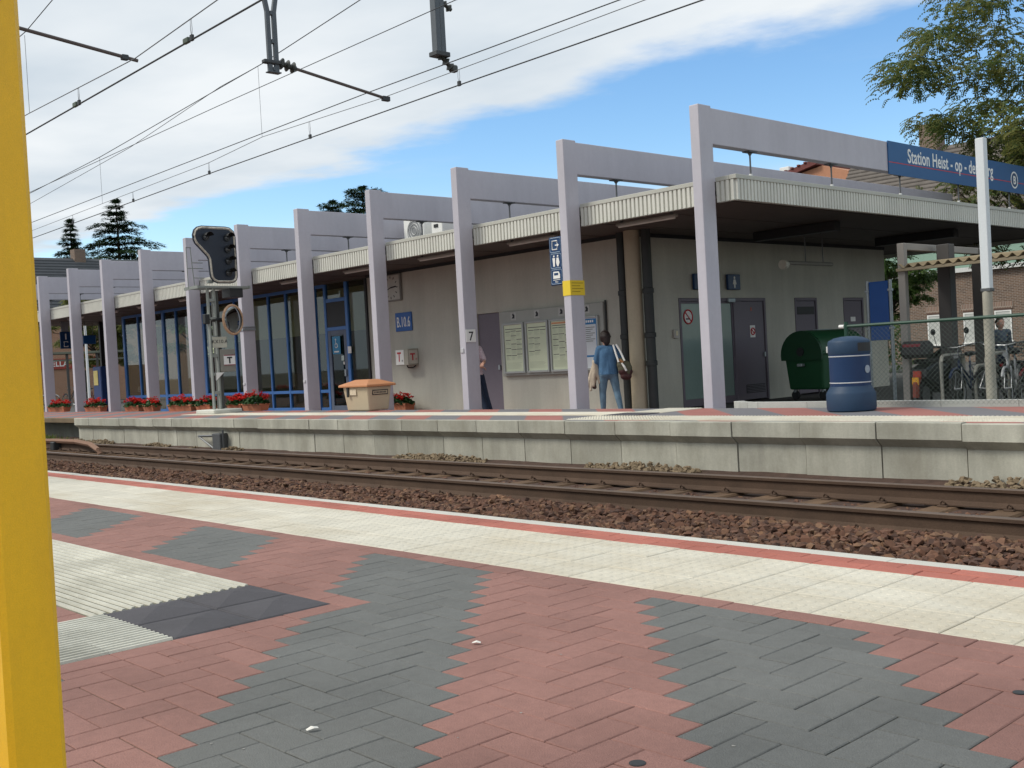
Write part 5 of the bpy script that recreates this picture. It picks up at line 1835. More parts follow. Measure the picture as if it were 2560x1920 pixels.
# ------------------------------------------------------------------ chain-link fence
t = thing('chain_link_fence', 'green chain-link fence on the kerb around the cycle yard', 'fence', (-5, 12.99, FP_Z))
FG = mat('fence_green', (0.012, 0.055, 0.034), .5, .08, 2.0)
f0, f1, fz0, fz1 = -7.56, 3.0, FP_Z + .03, 1.40
MB().tube((f0 - .03, 12.99, fz1), (f1, 12.99, fz1), .021, n=8).build('top_rail', FG, t, smooth=40)
MB().tube((f0 - .10, 12.99, fz1 + .002), (f0 - .028, 12.99, fz1 + .002), .023, n=8).build('rail_cap', SIGNW, t)
for x in (f0, -5.12, -2.6, 0.0, 2.9):
    MB().tube((x, 12.99, FP_Z - .02), (x, 12.99, fz1 + .06), .028, n=8).build('post', FG, t, smooth=40)
wm = MB()
ph = fz1 - fz0
cell = .062
x = f0 - ph
MW = .0019
while x < f1:
    for sgn in (1, -1):
        a = (x, fz0) if sgn > 0 else (x + ph, fz0)
        b = (x + ph, fz1) if sgn > 0 else (x, fz1)
        # clip to the fence length
        pts = []
        for p, q in ((a, b),):
            x0_, z0_ = p
            x1_, z1_ = q
            if max(x0_, x1_) < f0 or min(x0_, x1_) > f1:
                continue
            def cl(xx):
                k = (xx - x0_) / (x1_ - x0_)
                return (xx, z0_ + k * (z1_ - z0_))
            P0, P1 = (x0_, z0_), (x1_, z1_)
            if P0[0] < f0: P0 = cl(f0)
            if P1[0] < f0: P1 = cl(f0)
            if P0[0] > f1: P0 = cl(f1)
            if P1[0] > f1: P1 = cl(f1)
            wm.tube((P0[0], 12.99, P0[1]), (P1[0], 12.99, P1[1]), MW, n=3, cap=False)
    x += cell
wm.build('wire_mesh', mat('mesh_grey', (.10, .13, .11), .5, .1), t, fix=False)

# ------------------------------------------------------------------ white post
t = thing('white_post', 'square white post with a grey pipe foot in the cycle yard', 'post', (-7.0, 16.0, 0.02))
MB().cbox(-7.06, -6.93, 15.94, 16.06, 1.86, 4.06, .01).build('post_tube', mat('post_white', (.66, .70, .72), .5, .05, 2.0, streak=.06), t)
MB().lathe([(.07, 0.0), (.07, 1.87)], (-7.0, 16, 0), 16).build('foot_pipe', mat('pipe_beige', (.36, .34, .28), .7, .2, 4.0, stain=.5, stain_scale=(4, 4, 2)), t, smooth=40)
MB().cbox(-7.07, -6.92, 15.93, 16.07, 1.82, 1.87, .006).build('collar', STEEL, t)

# ------------------------------------------------------------------ cycle shelter with corrugated roof
SHX, SHY = -9.33, 18.0
t = thing('cycle_shelter', 'open cycle shelter with grey frame and corrugated brown roof', 'shelter', (-7, 19.5, 0.0))
SG = mat('shelter_grey', (.27, .25, .225), .6, .06, 2.0)
SGD = mat('shelter_dark', (.07, .065, .062), .6, .06, 2.0)
for x in (SHX, SHX + 3.6, SHX + 7.2):
    MB().cbox(x - .065, x + .065, SHY - .06, SHY + .06, BF - .01, 2.86, .008).build('post', SG, t)
    MB().cbox(x - .06, x + .06, SHY + .06, SHY + 2.9, 2.74, 2.86, .008).build('side_beam', SG, t)
    MB().cbox(x - .1, x + .1, SHY + 2.9, SHY + 3.1, BF - .01, 2.86, .008).build('rear_post', SGD, t)
MB().cbox(-9.15, -8.92, 18.9, 19.13, BF - .01, 2.84, .01).build('middle_post', SGD, t)
MB().cbox(-7.62, -7.44, 18.9, 19.08, BF - .01, 2.5, .01).build('middle_post', SGD, t)
MB().cbox(SHX - .07, SHX + 7.3, SHY - .12, SHY - .065, 2.365, 2.42, .006).build('front_rail', mat('rail_brown', (.22, .18, .12), .7, .1), t)
# corrugated sheet, waves run back
ws = MB()
vs, fs = [], []
nw = 560
yA, yB_, zA, zB = SHY - .13, SHY + 2.9, 2.46, 2.70
for i in range(nw + 1):
    x = SHX - .02 + 7.3 * i / nw
    dz = .032 * math.sin(2 * math.pi * x / .177)
    vs += [(x, yA, zA + dz), (x, yB_, zB + dz)]
ws._add(vs, [(2 * i, 2 * i + 2, 2 * i + 3, 2 * i + 1) for i in range(nw)])
o = ws.build('roof_sheet', mat('sheet_brown', (.26, .205, .125), .7, .12, 2.0), t, fix=False, smooth=True)
sd = o.modifiers.new('thick', 'SOLIDIFY'); sd.thickness = .012
# ------------------------------------------------------------------ overhead line
WIRE = mat('wire_dark', (.05, .055, .06), .6, .1)
WIREL = mat('wire_grey', (.16, .17, .18), .6, .1)
def wire(pts, r, lab, m=None):
    mb = MB()
    mb.path(pts, r, 5)
    return tag(mb.build('overhead_wire', m or WIRE, origin=pts[0]), lab, 'wire', 'overhead wires above the tracks')
YN, YFW = 5.30, 8.87
CI = [(-62, YFW, 4.45), (-25.16, YFW, 4.53), (-16.6, YFW, 4.61), (-9.9, YFW, 4.64), (8, YFW, 4.66)]
wire(CI, .0085, 'thick dark contact wire lowest over the far track')
CH = [(-62, YFW, 4.55), (-25.2, YFW, 4.70), (-16.87, YFW, 4.79), (-15.07, YFW, 4.89), (-11.94, YFW, 4.82), (-9.89, YFW, 4.83), (8, YFW, 4.95)]
wire(CH, .005, 'thin auxiliary wire held by the long steady arm', WIREL)
wire([(-62, YFW + .02, 4.70), (-25.2, YFW + .02, 4.89), (-12.2, YFW + .02, 4.97), (-9.9, YFW + .02, 4.96), (8, YFW + .02, 4.9)], .007, 'wire running to the insulator of the short hanging post')
wire([(-62, YFW - .02, 5.2), (-24, YFW - .02, 5.56), (-16.5, YFW - .02, 5.64), (-10.7, YFW - .02, 5.67), (8, YFW - .02, 5.72)], .006, 'upper wire crossing in front of the hanging posts')
CD = [(-62, YFW, 5.0), (-25.1, YFW, 5.54), (-21.3, YFW, 5.66), (-14.95, YFW, 6.0), (-12.28, YFW, 6.24), (-8, YFW, 6.75)]
wire(CD, .007, 'messenger wire rising steeply behind the twin hanging post')
wire([(-45, YFW + .03, 4.55), (-25.16, YFW + .03, 5.33), (-19.98, YFW + .03, 5.61), (-16.35, YFW + .03, 5.96), (-15.2, YFW + .02, 6.0)], .005, 'second messenger wire joining the steep one')
CC = [(-40, YN, 4.52), (-15.03, YN, 4.58), (-8.86, YN, 4.64), (6, YN, 4.66)]
wire(CC, .010, 'thick dark contact wire over the sunken near track')
CB = [(-40, YN, 5.0), (-14.98, YN, 4.83), (-11.63, YN, 4.76), (-9.68, YN, 4.87), (0, YN, 5.5)]
wire(CB, .006, 'thin wire above the near contact wire on the short steady arm', WIREL)
wire([(-40, YN - .02, 4.9), (-14.8, YN - .02, 5.88), (-13.83, YN - .02, 6.02), (-6, YN - .02, 7.4)], .006, 'messenger wire leaving over the yellow post')
def zat(pts, x):
    for a, b in zip(pts[:-1], pts[1:]):
        if a[0] <= x <= b[0]:
            return a[2] + (b[2] - a[2]) * (x - a[0]) / (b[0] - a[0])
def dropper(x, y, z0, z1, lab, clamp=True, r=.0032, loop=True):
    t = thing('dropper', lab, 'dropper', (x, y, z0), 'dropper wires of the overhead line')
    mb = MB()
    if loop:
        mb.path([(x - .012, y, z1), (x - .018, y, (z0 + z1) / 2), (x, y, z0 + .02)], r, 4).path([(x + .012, y, z1), (x + .018, y, (z0 + z1) / 2), (x, y, z0 + .02)], r, 4)
    else:
        mb.path([(x, y, z1), (x, y, z0)], r, 4)
    mb.build('loop', WIREL, t)
    if clamp:
        MB().cbox(x - .025, x + .025, y - .015, y + .015, z0 - .012, z0 + .05, .004).build('clamp', WIRE, t)
for x, w in ((-10.3, 'right of the arm tip'), (-13.72, 'left of the long arm'), (-16.86, 'before the cloud edge'), (-19.9, 'above the big cedar'), (-22.9, 'above the small conifer')):
    dropper(x, YFW, zat(CI, x), zat(CH, x), 'short looped dropper on the lowest wire ' + w)
dropper(-15.08, YFW, zat(CH, -15.08), zat(CD, -15.08), 'longest thin dropper below the twin hanging post', False, loop=False)
dropper(-21.33, YFW, zat(CH, -21.33), zat(CD, -21.33), 'thin dropper where the upper wires converge', False, loop=False)
dropper(-14.93, YN, zat(CB, -14.93), 5.86, 'thin dropper next to the yellow post', False, loop=False)
for x, w in ((-10.27, 'higher up'), (-13.25, 'nearer the yellow post')):
    dropper(x, YN, zat(CC, x), zat(CB, x), 'looped dropper on the near contact wire ' + w)
    MB_ = MB().cbox(x - .17, x - .06, YN - .02, YN + .02, zat(CC, x) - .01, zat(CC, x) + .045, .006)
    tag(MB_.build('wire_clamp', mat('clamp_green', (.10, .13, .10), .6), origin=(x, YN, zat(CC, x))), 'small green grey clamp on the near contact wire ' + w, 'clamp', None)
# gantry with two hanging posts and steady arms
GX = -11.84
t = thing('line_gantry', 'overhead line gantry with grey hanging posts and insulators', 'gantry', (GX, 1.0, NP_Z))
POSTG = mat('gantry_grey', (.10, .115, .13), .55, .12, 3.0, metal=.3)
MB().cbox(GX - .12, GX + .12, .7, .94, NP_Z - .02, 8.4, .01).build('mast', POSTG, t)
MB().cbox(GX - .1, GX + .1, .94, 10.6, 7.6, 7.8, .01).build('cross_beam', POSTG, t)
MB().tube((GX, .94, 6.2), (GX, 3.2, 7.62), .05, n=8).build('brace', POSTG, t)
for s_, y_ in ((-1, 7.135), (1, 7.225)):
    hp = MB()
    yt = 7.18 + s_ * .11
    hp.prism([(y_ - .028, 4.92), (y_ + .028, 4.92), (y_ + .028, 5.66), (yt + .028, 6.0), (yt + .028, 7.6), (yt - .028, 7.6), (yt - .028, 6.0), (y_ - .028, 5.66)], 'x', GX - .02, GX + .02)
    hp.build('hanging_post', POSTG, t)
for z in (4.93, 5.27, 5.62):
    MB().cbox(GX - .03, GX + .03, 7.164, 7.196, z, z + .05, .004).build('spacer', POSTG, t)
MB().cbox(GX - .045, GX + .045, 7.09, 7.27, 4.905, 4.92, .004).build('end_plate', POSTG, t)
MB().cbox(GX - .04, GX + .04, 7.04, 7.28, 5.015, 5.06, .008).build('arm_clamp', WIRE, t)
def insulator(p0, p1, n, r, m, name='insulator'):
    p0, p1 = Vector(p0), Vector(p1)
    d = p1 - p0
    mb = MB().tube(p0, p1, r * .45, n=8)
    for k in range(n):
        c = p0 + d * ((k + .5) / n)
        u_ = d.normalized()
        w_ = d.length / n * .32
        mb.tube(c - u_ * w_, c, r * .5, r, n=12).tube(c, c + u_ * w_, r, r * .5, n=12)
    return mb.build(name, m, t)
INS = mat('insulator_dark', (.045, .05, .045), .35, .1)
insulator((GX, 7.26, 5.045), (GX, 7.50, 5.005), 3, .075, INS)
MB().tube((GX, 7.50, 5.005), (GX, 8.93, 4.795), .021, n=8).build('steady_arm', mat('arm_rust', (.11, .09, .085), .6, .15), t, smooth=40)
MB().cbox(GX - .03, GX + .03, 8.82, 8.94, 4.765, 4.83, .008).build('arm_end', WIRE, t)
MB().tube((GX, 3.6, 5.03), (GX, 5.43, 4.805), .021, n=8).build('steady_arm', mat('arm_rust', (.11, .09, .085)), t, smooth=40)
MB().cbox(GX - .03, GX + .03, 5.24, 5.32, 4.79, 4.85, .008).build('arm_end', WIRE, t)
MB().cbox(GX - .05, GX + .05, 3.5, 3.62, 4.9, 7.6, .008).build('hanging_post', POSTG, t)
MB().cbox(GX - .06, GX + .06, 9.78, 9.86, 5.56, 7.6, .006).cbox(GX - .055, GX + .055, 9.861, 9.95, 5.56, 7.6, .006).build('hanging_post', POSTG, t)
MB().cbox(GX - .09, GX + .09, 9.74, 9.99, 5.50, 5.565, .008).build('end_plate', WIRE, t)
insulator((GX, 9.86, 5.54), (GX, 10.08, 5.36), 3, .07, INS)
MB().cbox(GX - .05, GX + .05, 10.04, 10.16, 5.32, 5.42, .02).build('wire_grip', INS, t)
insulator((GX, 9.95, 6.28), (GX, 10.12, 6.20), 2, .06, INS)

# ------------------------------------------------------------------ trees
def limb(mb, p, d, ln, r, depth, rr, tips):
    q = p
    pts, rs_ = [p], [r]
    n = 4
    for k in range(n):
        d = (d + Vector((rr.gauss(0, .12), rr.gauss(0, .12), rr.gauss(.02, .08)))).normalized()
        q = q + d * (ln / n)
        pts.append(q)
        rs_.append(r * (1 - .6 * (k + 1) / n))
    mb.path(pts, rs_, 6 if depth else 5)
    tips.append(q)
    if depth:
        for k in range(3):
            b = pts[rr.randint(2, n)]
            a = rr.uniform(0, 6.28)
            nd = (d * .55 + Vector((math.cos(a), math.sin(a), rr.uniform(-.05, .5)))).normalized()
            limb(mb, b, nd, ln * rr.uniform(.45, .7), r * .5, depth - 1, rr, tips)
def feathery_tree(x, y, z, h, rad, seed, lab, leaf, cz, rz, npads, group=None, dens=1.0, lsize=1.0, pads=None):
    rr = random.Random(seed)
    t = thing('leafy_tree', lab, 'tree', (x, y, z), group)
    tr = MB()
    tips = []
    top = Vector((x, y, z + h * .38))
    tr.path([(x, y, z - .1), (x + .05, y, z + h * .2), top], [h * .022, h * .018, h * .015], 10)
    for k in range(8):
        a = k * .785 + rr.uniform(-.3, .3)
        limb(tr, top - Vector((0, 0, rr.uniform(0, h * .1))), Vector((math.cos(a), math.sin(a), rr.uniform(.5, 1.3))), rad * rr.uniform(.6, .95), h * .009, 2, rr, tips)
    tr.build('trunk', BARK, t)
    cr = MB()
    P = []
    for k in range(npads):
        while True:
            v_ = Vector((rr.uniform(-1, 1), rr.uniform(-1, 1), rr.uniform(-1, 1)))
            if .25 < v_.length < 1:
                break
        v_ = v_ * (1 / max(v_.length, .01)) * (v_.length ** .5)
        P.append((Vector((x + v_.x * rad, y + v_.y * rad, cz + v_.z * rz)), rad * rr.uniform(.13, .26)))
    P += [(Vector(p), r_) for p, r_ in (pads or [])]
    for tp in tips[::2]:
        P.append((tp, rad * rr.uniform(.1, .2)))
    for c, pr in P:
        n = int(70 * dens * (pr / (rad * .2)) ** 2)
        for k in range(n):
            a = rr.uniform(0, 6.28)
            q = math.sqrt(rr.random())
            b = c + Vector((math.cos(a) * q * pr, math.sin(a) * q * pr, rr.gauss(0, pr * .22) + .25 * pr * (1 - q * q)))
            # one drooping frond of leaflets
            d = Vector((math.cos(a + rr.gauss(0, .5)), math.sin(a + rr.gauss(0, .5)), rr.uniform(-.1, .35)))
            L_ = rr.uniform(.28, .5) * lsize
            side = Vector((-d.y, d.x, 0)).normalized()
            pp_ = b
            for j in range(6):
                d2 = (d + Vector((0, 0, -.28 * j))).normalized()
                nx = pp_ + d2 * (L_ / 6)
                for sg in (-1, 1):
                    e = pp_ + side * sg * .085 * lsize * (1 - j * .08) + Vector((0, 0, -.02 - rr.random() * .03))
                    w_ = d2 * .035 * lsize
                    cr._add([pp_, pp_.lerp(e, .5) + w_, e, pp_.lerp(e, .5) - w_], [(0, 1, 2, 3)])
                pp_ = nx
    cr.build('crown', leaf, t, fix=False)
    return t
LOC = leafmat('locust_leaf', (0.060, 0.110, 0.034), (0.19, 0.185, 0.05), .5)
LGR = leafmat('green_leaf', (0.035, 0.085, 0.018), (0.10, 0.16, 0.035), .4)
LDK = leafmat('dark_leaf', (0.016, 0.040, 0.016), (0.035, 0.070, 0.022), .25)
LOL = leafmat('olive_leaf', (0.075, 0.115, 0.025), (0.20, 0.20, 0.05), .4)
feathery_tree(-11.9, 32.0, -.05, 12, 4.0, 11, 'tall feathery yellow green tree above the station name sign', LOC, 8.9, 2.7, 44, dens=1.3,
              pads=[((-15.9, 31.5, 9.2), .7), ((-15.3, 31.2, 8.7), .8), ((-14.8, 31, 9.9), .8), ((-14.0, 31, 10.7), .9), ((-13.6, 31, 11.4), .6), ((-15.2, 31.4, 7.5), .6), ((-14.3, 31, 7.2), .7),
                    ((-14.2, 30.5, 3.9), .7), ((-13.4, 30.5, 3.4), .6), ((-12.7, 30.2, 4.2), .7), ((-12.2, 30, 3.2), .6), ((-13.9, 31, 8.3), .8), ((-13.2, 31, 9.2), 1.0), ((-12.6, 31, 8.2), 1.0), ((-13.1, 31, 10.3), .9)])
feathery_tree(-18.4, 34.0, -.05, 5.5, 1.7, 5, 'young light green tree behind the corner of the station', LGR, 3.2, 2.0, 26, dens=1.1, lsize=.8)
feathery_tree(-66.0, 26.8, -.05, 8.5, 2.6, 21, 'yellow green street tree seen through the open waiting bay', LOL, 4.6, 2.6, 34, dens=1.0, lsize=1.2)
feathery_tree(-61.0, 30.8, -.05, 9.0, 2.8, 22, 'fresh green street tree seen through the glazed bay', LGR, 4.8, 2.8, 34, dens=1.0, lsize=1.2)
def conifer(x, y, z, h, rad, seed, lab, tiers=26, leaf=None, flat=.32, low=.22, ex=.8):
    rr = random.Random(seed)
    t = thing('conifer_tree', lab, 'tree', (x, y, z))
    MB().path([(x, y, z - .1), (x + .1, y, z + h * .5), (x, y, z + h)], [h * .02, h * .013, h * .002], 8).build('trunk', BARK, t)
    cr = MB()
    for k in range(tiers):
        f = k / (tiers - 1)
        zt = z + h * (low + (1 - low) * f)
        R_ = rad * (1 - f) ** ex * (1.0 + .35 * math.sin(k * 2.4)) + .25
        nb = rr.randint(4, 6)
        for b in range(nb):
            a = b * 6.28 / nb + rr.uniform(-.5, .5)
            ln = R_ * rr.uniform(.65, 1.15)
            d = Vector((math.cos(a), math.sin(a), 0))
            side = Vector((-d.y, d.x, 0))
            m_ = max(5, int(ln / .16))
            for j in range(m_):
                q = (j + .5) / m_
                c = Vector((x, y, zt)) + d * ln * q + Vector((0, 0, .10 * ln * math.sin(q * 2.2) - .10 * ln * q * q))
                wd_ = ln * flat * (1 - .75 * q) + .10
                for i in range(11):
                    e = c + side * rr.uniform(-wd_, wd_) + Vector((0, 0, rr.gauss(0, .07)))
                    tip = e + (d * rr.uniform(.15, .5) + side * rr.uniform(-.35, .35) + Vector((0, 0, rr.uniform(-.22, .12))))
                    w_ = side * .10
                    cr._add([e - w_, e + w_, tip], [(0, 1, 2)])
    cr.build('crown', leaf or LDK, t, fix=False)
    return t
conifer(-110.0, 42.3, -.05, 17.6, 3.6, 2, 'slim dark conifer beyond the slate roof', tiers=30)
conifer(-105.0, 45.0, -.05, 19.0, 6.4, 4, 'broad dark cedar with spreading tiers beyond the slate roof', tiers=19, low=.42)
conifer(-93.0, 62.3, -.05, 18.2, 6.2, 9, 'dark pine crown rising left of the air conditioners', tiers=26, low=.3, flat=.6, ex=.5)
conifer(-88.0, 62.5, -.05, 18.9, 6.8, 10, 'dark pine crown rising right beside its twin', tiers=26, low=.3, flat=.6, ex=.5)

# ------------------------------------------------------------------ houses behind
def brickmat(name, c1, c2, mortar, bw=.22, bh=.075):
    m = bpy.data.materials.new(name)
    m.use_nodes = True
    t_ = m.node_tree
    N, L = t_.nodes, t_.links
    b = N['Principled BSDF']
    b.inputs['Roughness'].default_value = .9
    geo = N.new('ShaderNodeNewGeometry')
    mp = N.new('ShaderNodeSeparateXYZ')
    L.new(geo.outputs['Position'], mp.inputs[0])
    ad = N.new('ShaderNodeMath')
    L.new(mp.outputs['X'], ad.inputs[0])
    L.new(mp.outputs['Y'], ad.inputs[1])
    cb_ = N.new('ShaderNodeCombineXYZ')
    L.new(ad.outputs[0], cb_.inputs[0])
    L.new(mp.outputs['Z'], cb_.inputs[1])
    br = N.new('ShaderNodeTexBrick')
    br.inputs['Scale'].default_value = 1.0
    br.inputs['Brick Width'].default_value = bw
    br.inputs['Row Height'].default_value = bh
    br.inputs['Mortar Size'].default_value = .012
    br.inputs['Color1'].default_value = (*c1, 1)
    br.inputs['Color2'].default_value = (*c2, 1)
    br.inputs['Mortar'].default_value = (*mortar, 1)
    L.new(cb_.outputs[0], br.inputs['Vector'])
    L.new(br.outputs['Color'], b.inputs['Base Color'])
    return m
def window(parent, x0, x1, y, z0, z1, m, sillm):
    w = MB().box(x0, x1, y - .01, y + .06, z0, z1).build('window', m, parent)
    MB().cbox(x0 - .06, x1 + .06, y - .08, y + .0, z0 - .1, z0, .01).build('sill', sillm, w)
    f = MB().box(x0, x0 + .06, y - .03, y - .011, z0, z1).box(x1 - .06, x1, y - .03, y - .011, z0, z1).box(x0 + .06, x1 - .06, y - .03, y - .011, z1 - .06, z1)
    f.build('frame', SIGNW, w)
    return w
BRICK_R = brickmat('brick_brown', (.18, .108, .072), (.095, .06, .045), (.26, .22, .18))
HY = 50.0
t = thing('brick_house', 'low brown brick house with white blinds and grey tiled roof', 'house', (-16, HY, -.05))
MB().box(-31, 8, HY, HY + 5, -.06, 4.12).build('wall', BRICK_R, t)
MB().box(-31.2, 8.2, HY - .25, HY + 5.0, 4.12, 4.32).build('gutter', mat('gutter_white', (.6, .6, .58), .6), t)
for xc in (-24.4, -22.65, -21.2, -19.3, -17.4, -15.2, -13.0):
    w_ = window(t, xc - .38, xc + .38, HY, .85, 2.24, mat('blind_white', (.50, .51, .48), .6), SIGNW)
    MB().box(xc - .45, xc + .45, HY - .03, HY - .002, 2.3, 2.62).build('lintel', brickmat('lintel_brick', (.24, .14, .10), (.15, .09, .07), (.34, .3, .25), .075, .3), w_)
    MB().box(xc - .38, xc + .38, HY - .035, HY - .012, 2.24, 2.34).build('blind_box', mat('blind_brown', (.10, .06, .045), .7), w_)
MB().box(-33.0, 8, HY + 5.0, HY + 14, -.06, 6.6).build('rear_wall', mat('green_render', (.20, .30, .24), .8, .08), t)
for xc in (-20.3, -18.0, -15.8):
    MB().box(xc - .09, xc + .09, HY + 4.9, HY + 4.999, 4.32, 5.9).build('window_post', SIGNW, t)
ROOFT = mat('roof_tiles', (.135, .118, .105), .85, .25, 1.5, .6, 9)
mb = MB()
e0, e1, rg_ = 6.4, 11.7, HY + 9
mb._add([(-33.4, HY + 4.6, e0), (8.4, HY + 4.6, e0), (8.4, rg_, e1), (-33.4, rg_, e1), (-33.4, HY + 14.4, e0), (8.4, HY + 14.4, e0),
         (-33.4, HY + 4.6, e0 - .2), (8.4, HY + 4.6, e0 - .2), (8.4, HY + 14.4, e0 - .2), (-33.4, HY + 14.4, e0 - .2)],
        [(0, 1, 2, 3), (3, 2, 5, 4), (0, 6, 7, 1), (4, 5, 8, 9), (6, 9, 8, 7), (0, 3, 4, 9, 6), (1, 7, 8, 5, 2)])
rf = mb.build('roof', ROOFT, t)
# tile courses as low steps
for k in range(1, 22):
    f = k / 22
    y_, z_ = HY + 4.6 + (rg_ - HY - 4.6) * f, e0 + (e1 - e0) * f
    MB().box(-33.4, 8.4, y_ - .06, y_ + .02, z_ - .03, z_ + .035).build('tile_course', ROOFT, rf)
MB().box(-29.0, -28.0, rg_ - .5, rg_ + .5, e1 - .5, e1 + 1.3).build('chimney', BRICK_R, rf)
t = thing('gable_house', 'distant orange gabled house with dark red tiled roof', 'house', (-42, 70, 0))
MB().prism([(-44.6, 0), (-40.0, 0), (-40.0, 13.2), (-42.0, 13.9), (-44.6, 13.5)], 'y', 70, 76).build('wall', mat('render_orange', (.46, .22, .13), .8, .1), t)
MB().prism([(-45.0, 13.45), (-42.3, 14.0), (-42.3, 14.4), (-45.0, 13.85)], 'y', 69.6, 76.4).build('roof', mat('roof_red', (.16, .05, .045), .8, .2), t)
MB().cbox(-45.9, -45.1, 70.5, 71.2, 12.5, 14.4, .02).build('chimney', SIGNW, t)
for k in range(5):
    MB().cbox(-44.9 + k * .55, -44.7 + k * .55, 69.5, 76.5, 13.86 + k * .11, 13.98 + k * .11, .02).build('ridge_tile', mat('roof_red', (.16, .05, .045)), t)
# orange house with slate roof on the left
HX = -75.0
t = thing('orange_house', 'orange brick house with steep grey slate roof and chimney', 'house', (HX, 31, -.05))
OBR = brickmat('brick_orange', (.40, .19, .11), (.32, .15, .085), (.40, .30, .22))
MB().box(HX - 10, HX, 20, 38, -.06, 6.2).build('wall', OBR, t)
SL = mat('slate', (.070, .075, .082), .7, .15, 2.0, .5, 12)
mb = MB()._add([(HX + .4, 19.6, 6.0), (HX + .4, 38.4, 6.0), (HX - 5, 38.4, 10.35), (HX - 5, 19.6, 10.35), (HX - 10.4, 19.6, 6.0), (HX - 10.4, 38.4, 6.0)],
               [(0, 1, 2, 3), (3, 2, 5, 4), (0, 3, 4), (1, 5, 2), (0, 4, 5, 1)])
rf = mb.build('roof', SL, t)
for k in range(1, 19):
    f = k / 19
    x_, z_ = HX + .4 - 5.4 * f, 6.0 + 4.35 * f
    MB().box(x_ - .02, x_ + .06, 19.6, 38.4, z_ - .04, z_ + .03).build('slate_course', SL, rf)
MB().box(HX - 5.4, HX - 4.6, 30.8, 31.6, 9.8, 11.0).build('chimney', BRICK_R, rf)
for yc in (21.6, 24.4, 31.5, 34.5):
    w_ = MB().box(HX - .02, HX + .03, yc - .5, yc + .5, 3.5, 5.0).build('window', mat('pane_dark', (.03, .04, .05), .15), t)
    MB().box(HX + .03, HX + .06, yc - .55, yc - .47, 3.45, 5.05).box(HX + .03, HX + .06, yc + .47, yc + .55, 3.45, 5.05).build('frame', SIGNW, w_)
dr_ = MB().box(HX - .02, HX + .04, 28.4, 29.3, -.05, 2.1).build('door', mat('door_dark', (.04, .04, .035), .5), t)
MB().cbox(HX + .04, HX + .09, 28.5, 28.56, .95, 1.1, .01).build('handle', GALV, dr_)
t = thing('cafe_sign', 'red shop fascia sign lettered STELLA on the orange house', 'sign', (HX, 28, 2.2))
MB().box(HX + .005, HX + .10, 26.0, 28.35, 2.25, 2.95).build('panel', mat('fascia_red', (.34, .06, .045), .6), t)
text_mesh('STELLA', .50, frame((HX + .102, 27.25, 2.44), YAX, ZAX), 'lettering', SIGNW, t, align='CENTER', bold=.01)
t = thing('red_shop_sign', 'second red shop sign ending in IS on the orange house', 'sign', (HX, 29.5, 2.2))
MB().box(HX + .005, HX + .10, 29.3, 31.2, 2.3, 3.0).build('panel', mat('fascia_red', (.34, .06, .045)), t)
text_mesh('IS', .42, frame((HX + .102, 29.55, 2.5), YAX, ZAX), 'lettering', SIGNW, t, align='CENTER', bold=.008)
t = thing('street_shelter', 'low dark framed street shelter before the orange house', 'shelter', (-62, 23, -.05))
for yy in (21.5, 23.2, 24.9, 26.6):
    MB().cbox(-62.06, -61.94, yy - .06, yy + .06, -.06, 2.9, .01).build('post', SGD, t)
MB().cbox(-63.2, -61.8, 21.2, 27.0, 2.9, 3.02, .01).build('roof_edge', mat('shelter_green_grey', (.16, .17, .13), .7), t)
MB().cbox(-62.05, -61.95, 21.4, 26.7, 2.5, 2.6, .01).build('beam', mat('shelter_green_grey', (.16, .17, .13)), t)
t = thing('lamp_pole', 'slim white pole behind the open waiting bay', 'pole', (-58, 22.75, -.05))
MB().lathe([(.07, -.06), (.06, 5.5)], (-58, 22.75, 0), 12).build('pole', WHITEP, t, smooth=40)
t = thing('lamp_pole', 'white pole beside the glazed bay corner and ticket machine', 'pole', (-58, 24.85, -.05))
MB().lathe([(.07, -.06), (.06, 5.5)], (-58, 24.85, 0), 12).build('pole', WHITEP, t, smooth=40)
# hedge-like shrubs along the forecourt, far
def shrub(x, y, z, rx, rz, seed, lab, leaf):
    rr = random.Random(seed)
    t = thing('shrub', lab, 'shrub', (x, y, z), 'shrubs along the forecourt')
    MB().path([(x, y, z - .05), (x, y, z + rz)], [.05, .02], 6).build('stem', BARK, t)
    cr = MB()
    for k in range(1500):
        a, q = rr.uniform(0, 6.28), rr.random() ** .5
        f = rr.random()
        c = Vector((x + math.cos(a) * q * rx * (1 - .5 * f), y + math.sin(a) * q * rx * (1 - .5 * f), z + f * rz * 2))
        d = Vector((rr.gauss(0, 1), rr.gauss(0, 1), rr.gauss(0, .6))).normalized() * .13
        w_ = Vector((-d.y, d.x, rr.gauss(0, .05))) * .5
        cr._add([c, c + d * .5 + w_, c + d, c + d * .5 - w_], [(0, 1, 2, 3)])
    cr.build('foliage', leaf, t, fix=False)
shrub(-20.8, 38.5, -.05, 1.3, .9, 3, 'rounded green shrub behind the blue panel', LGR)
shrub(-60, 20.0, -.05, 1.2, .55, 4, 'low dark shrub outside the waiting bay', LDK)
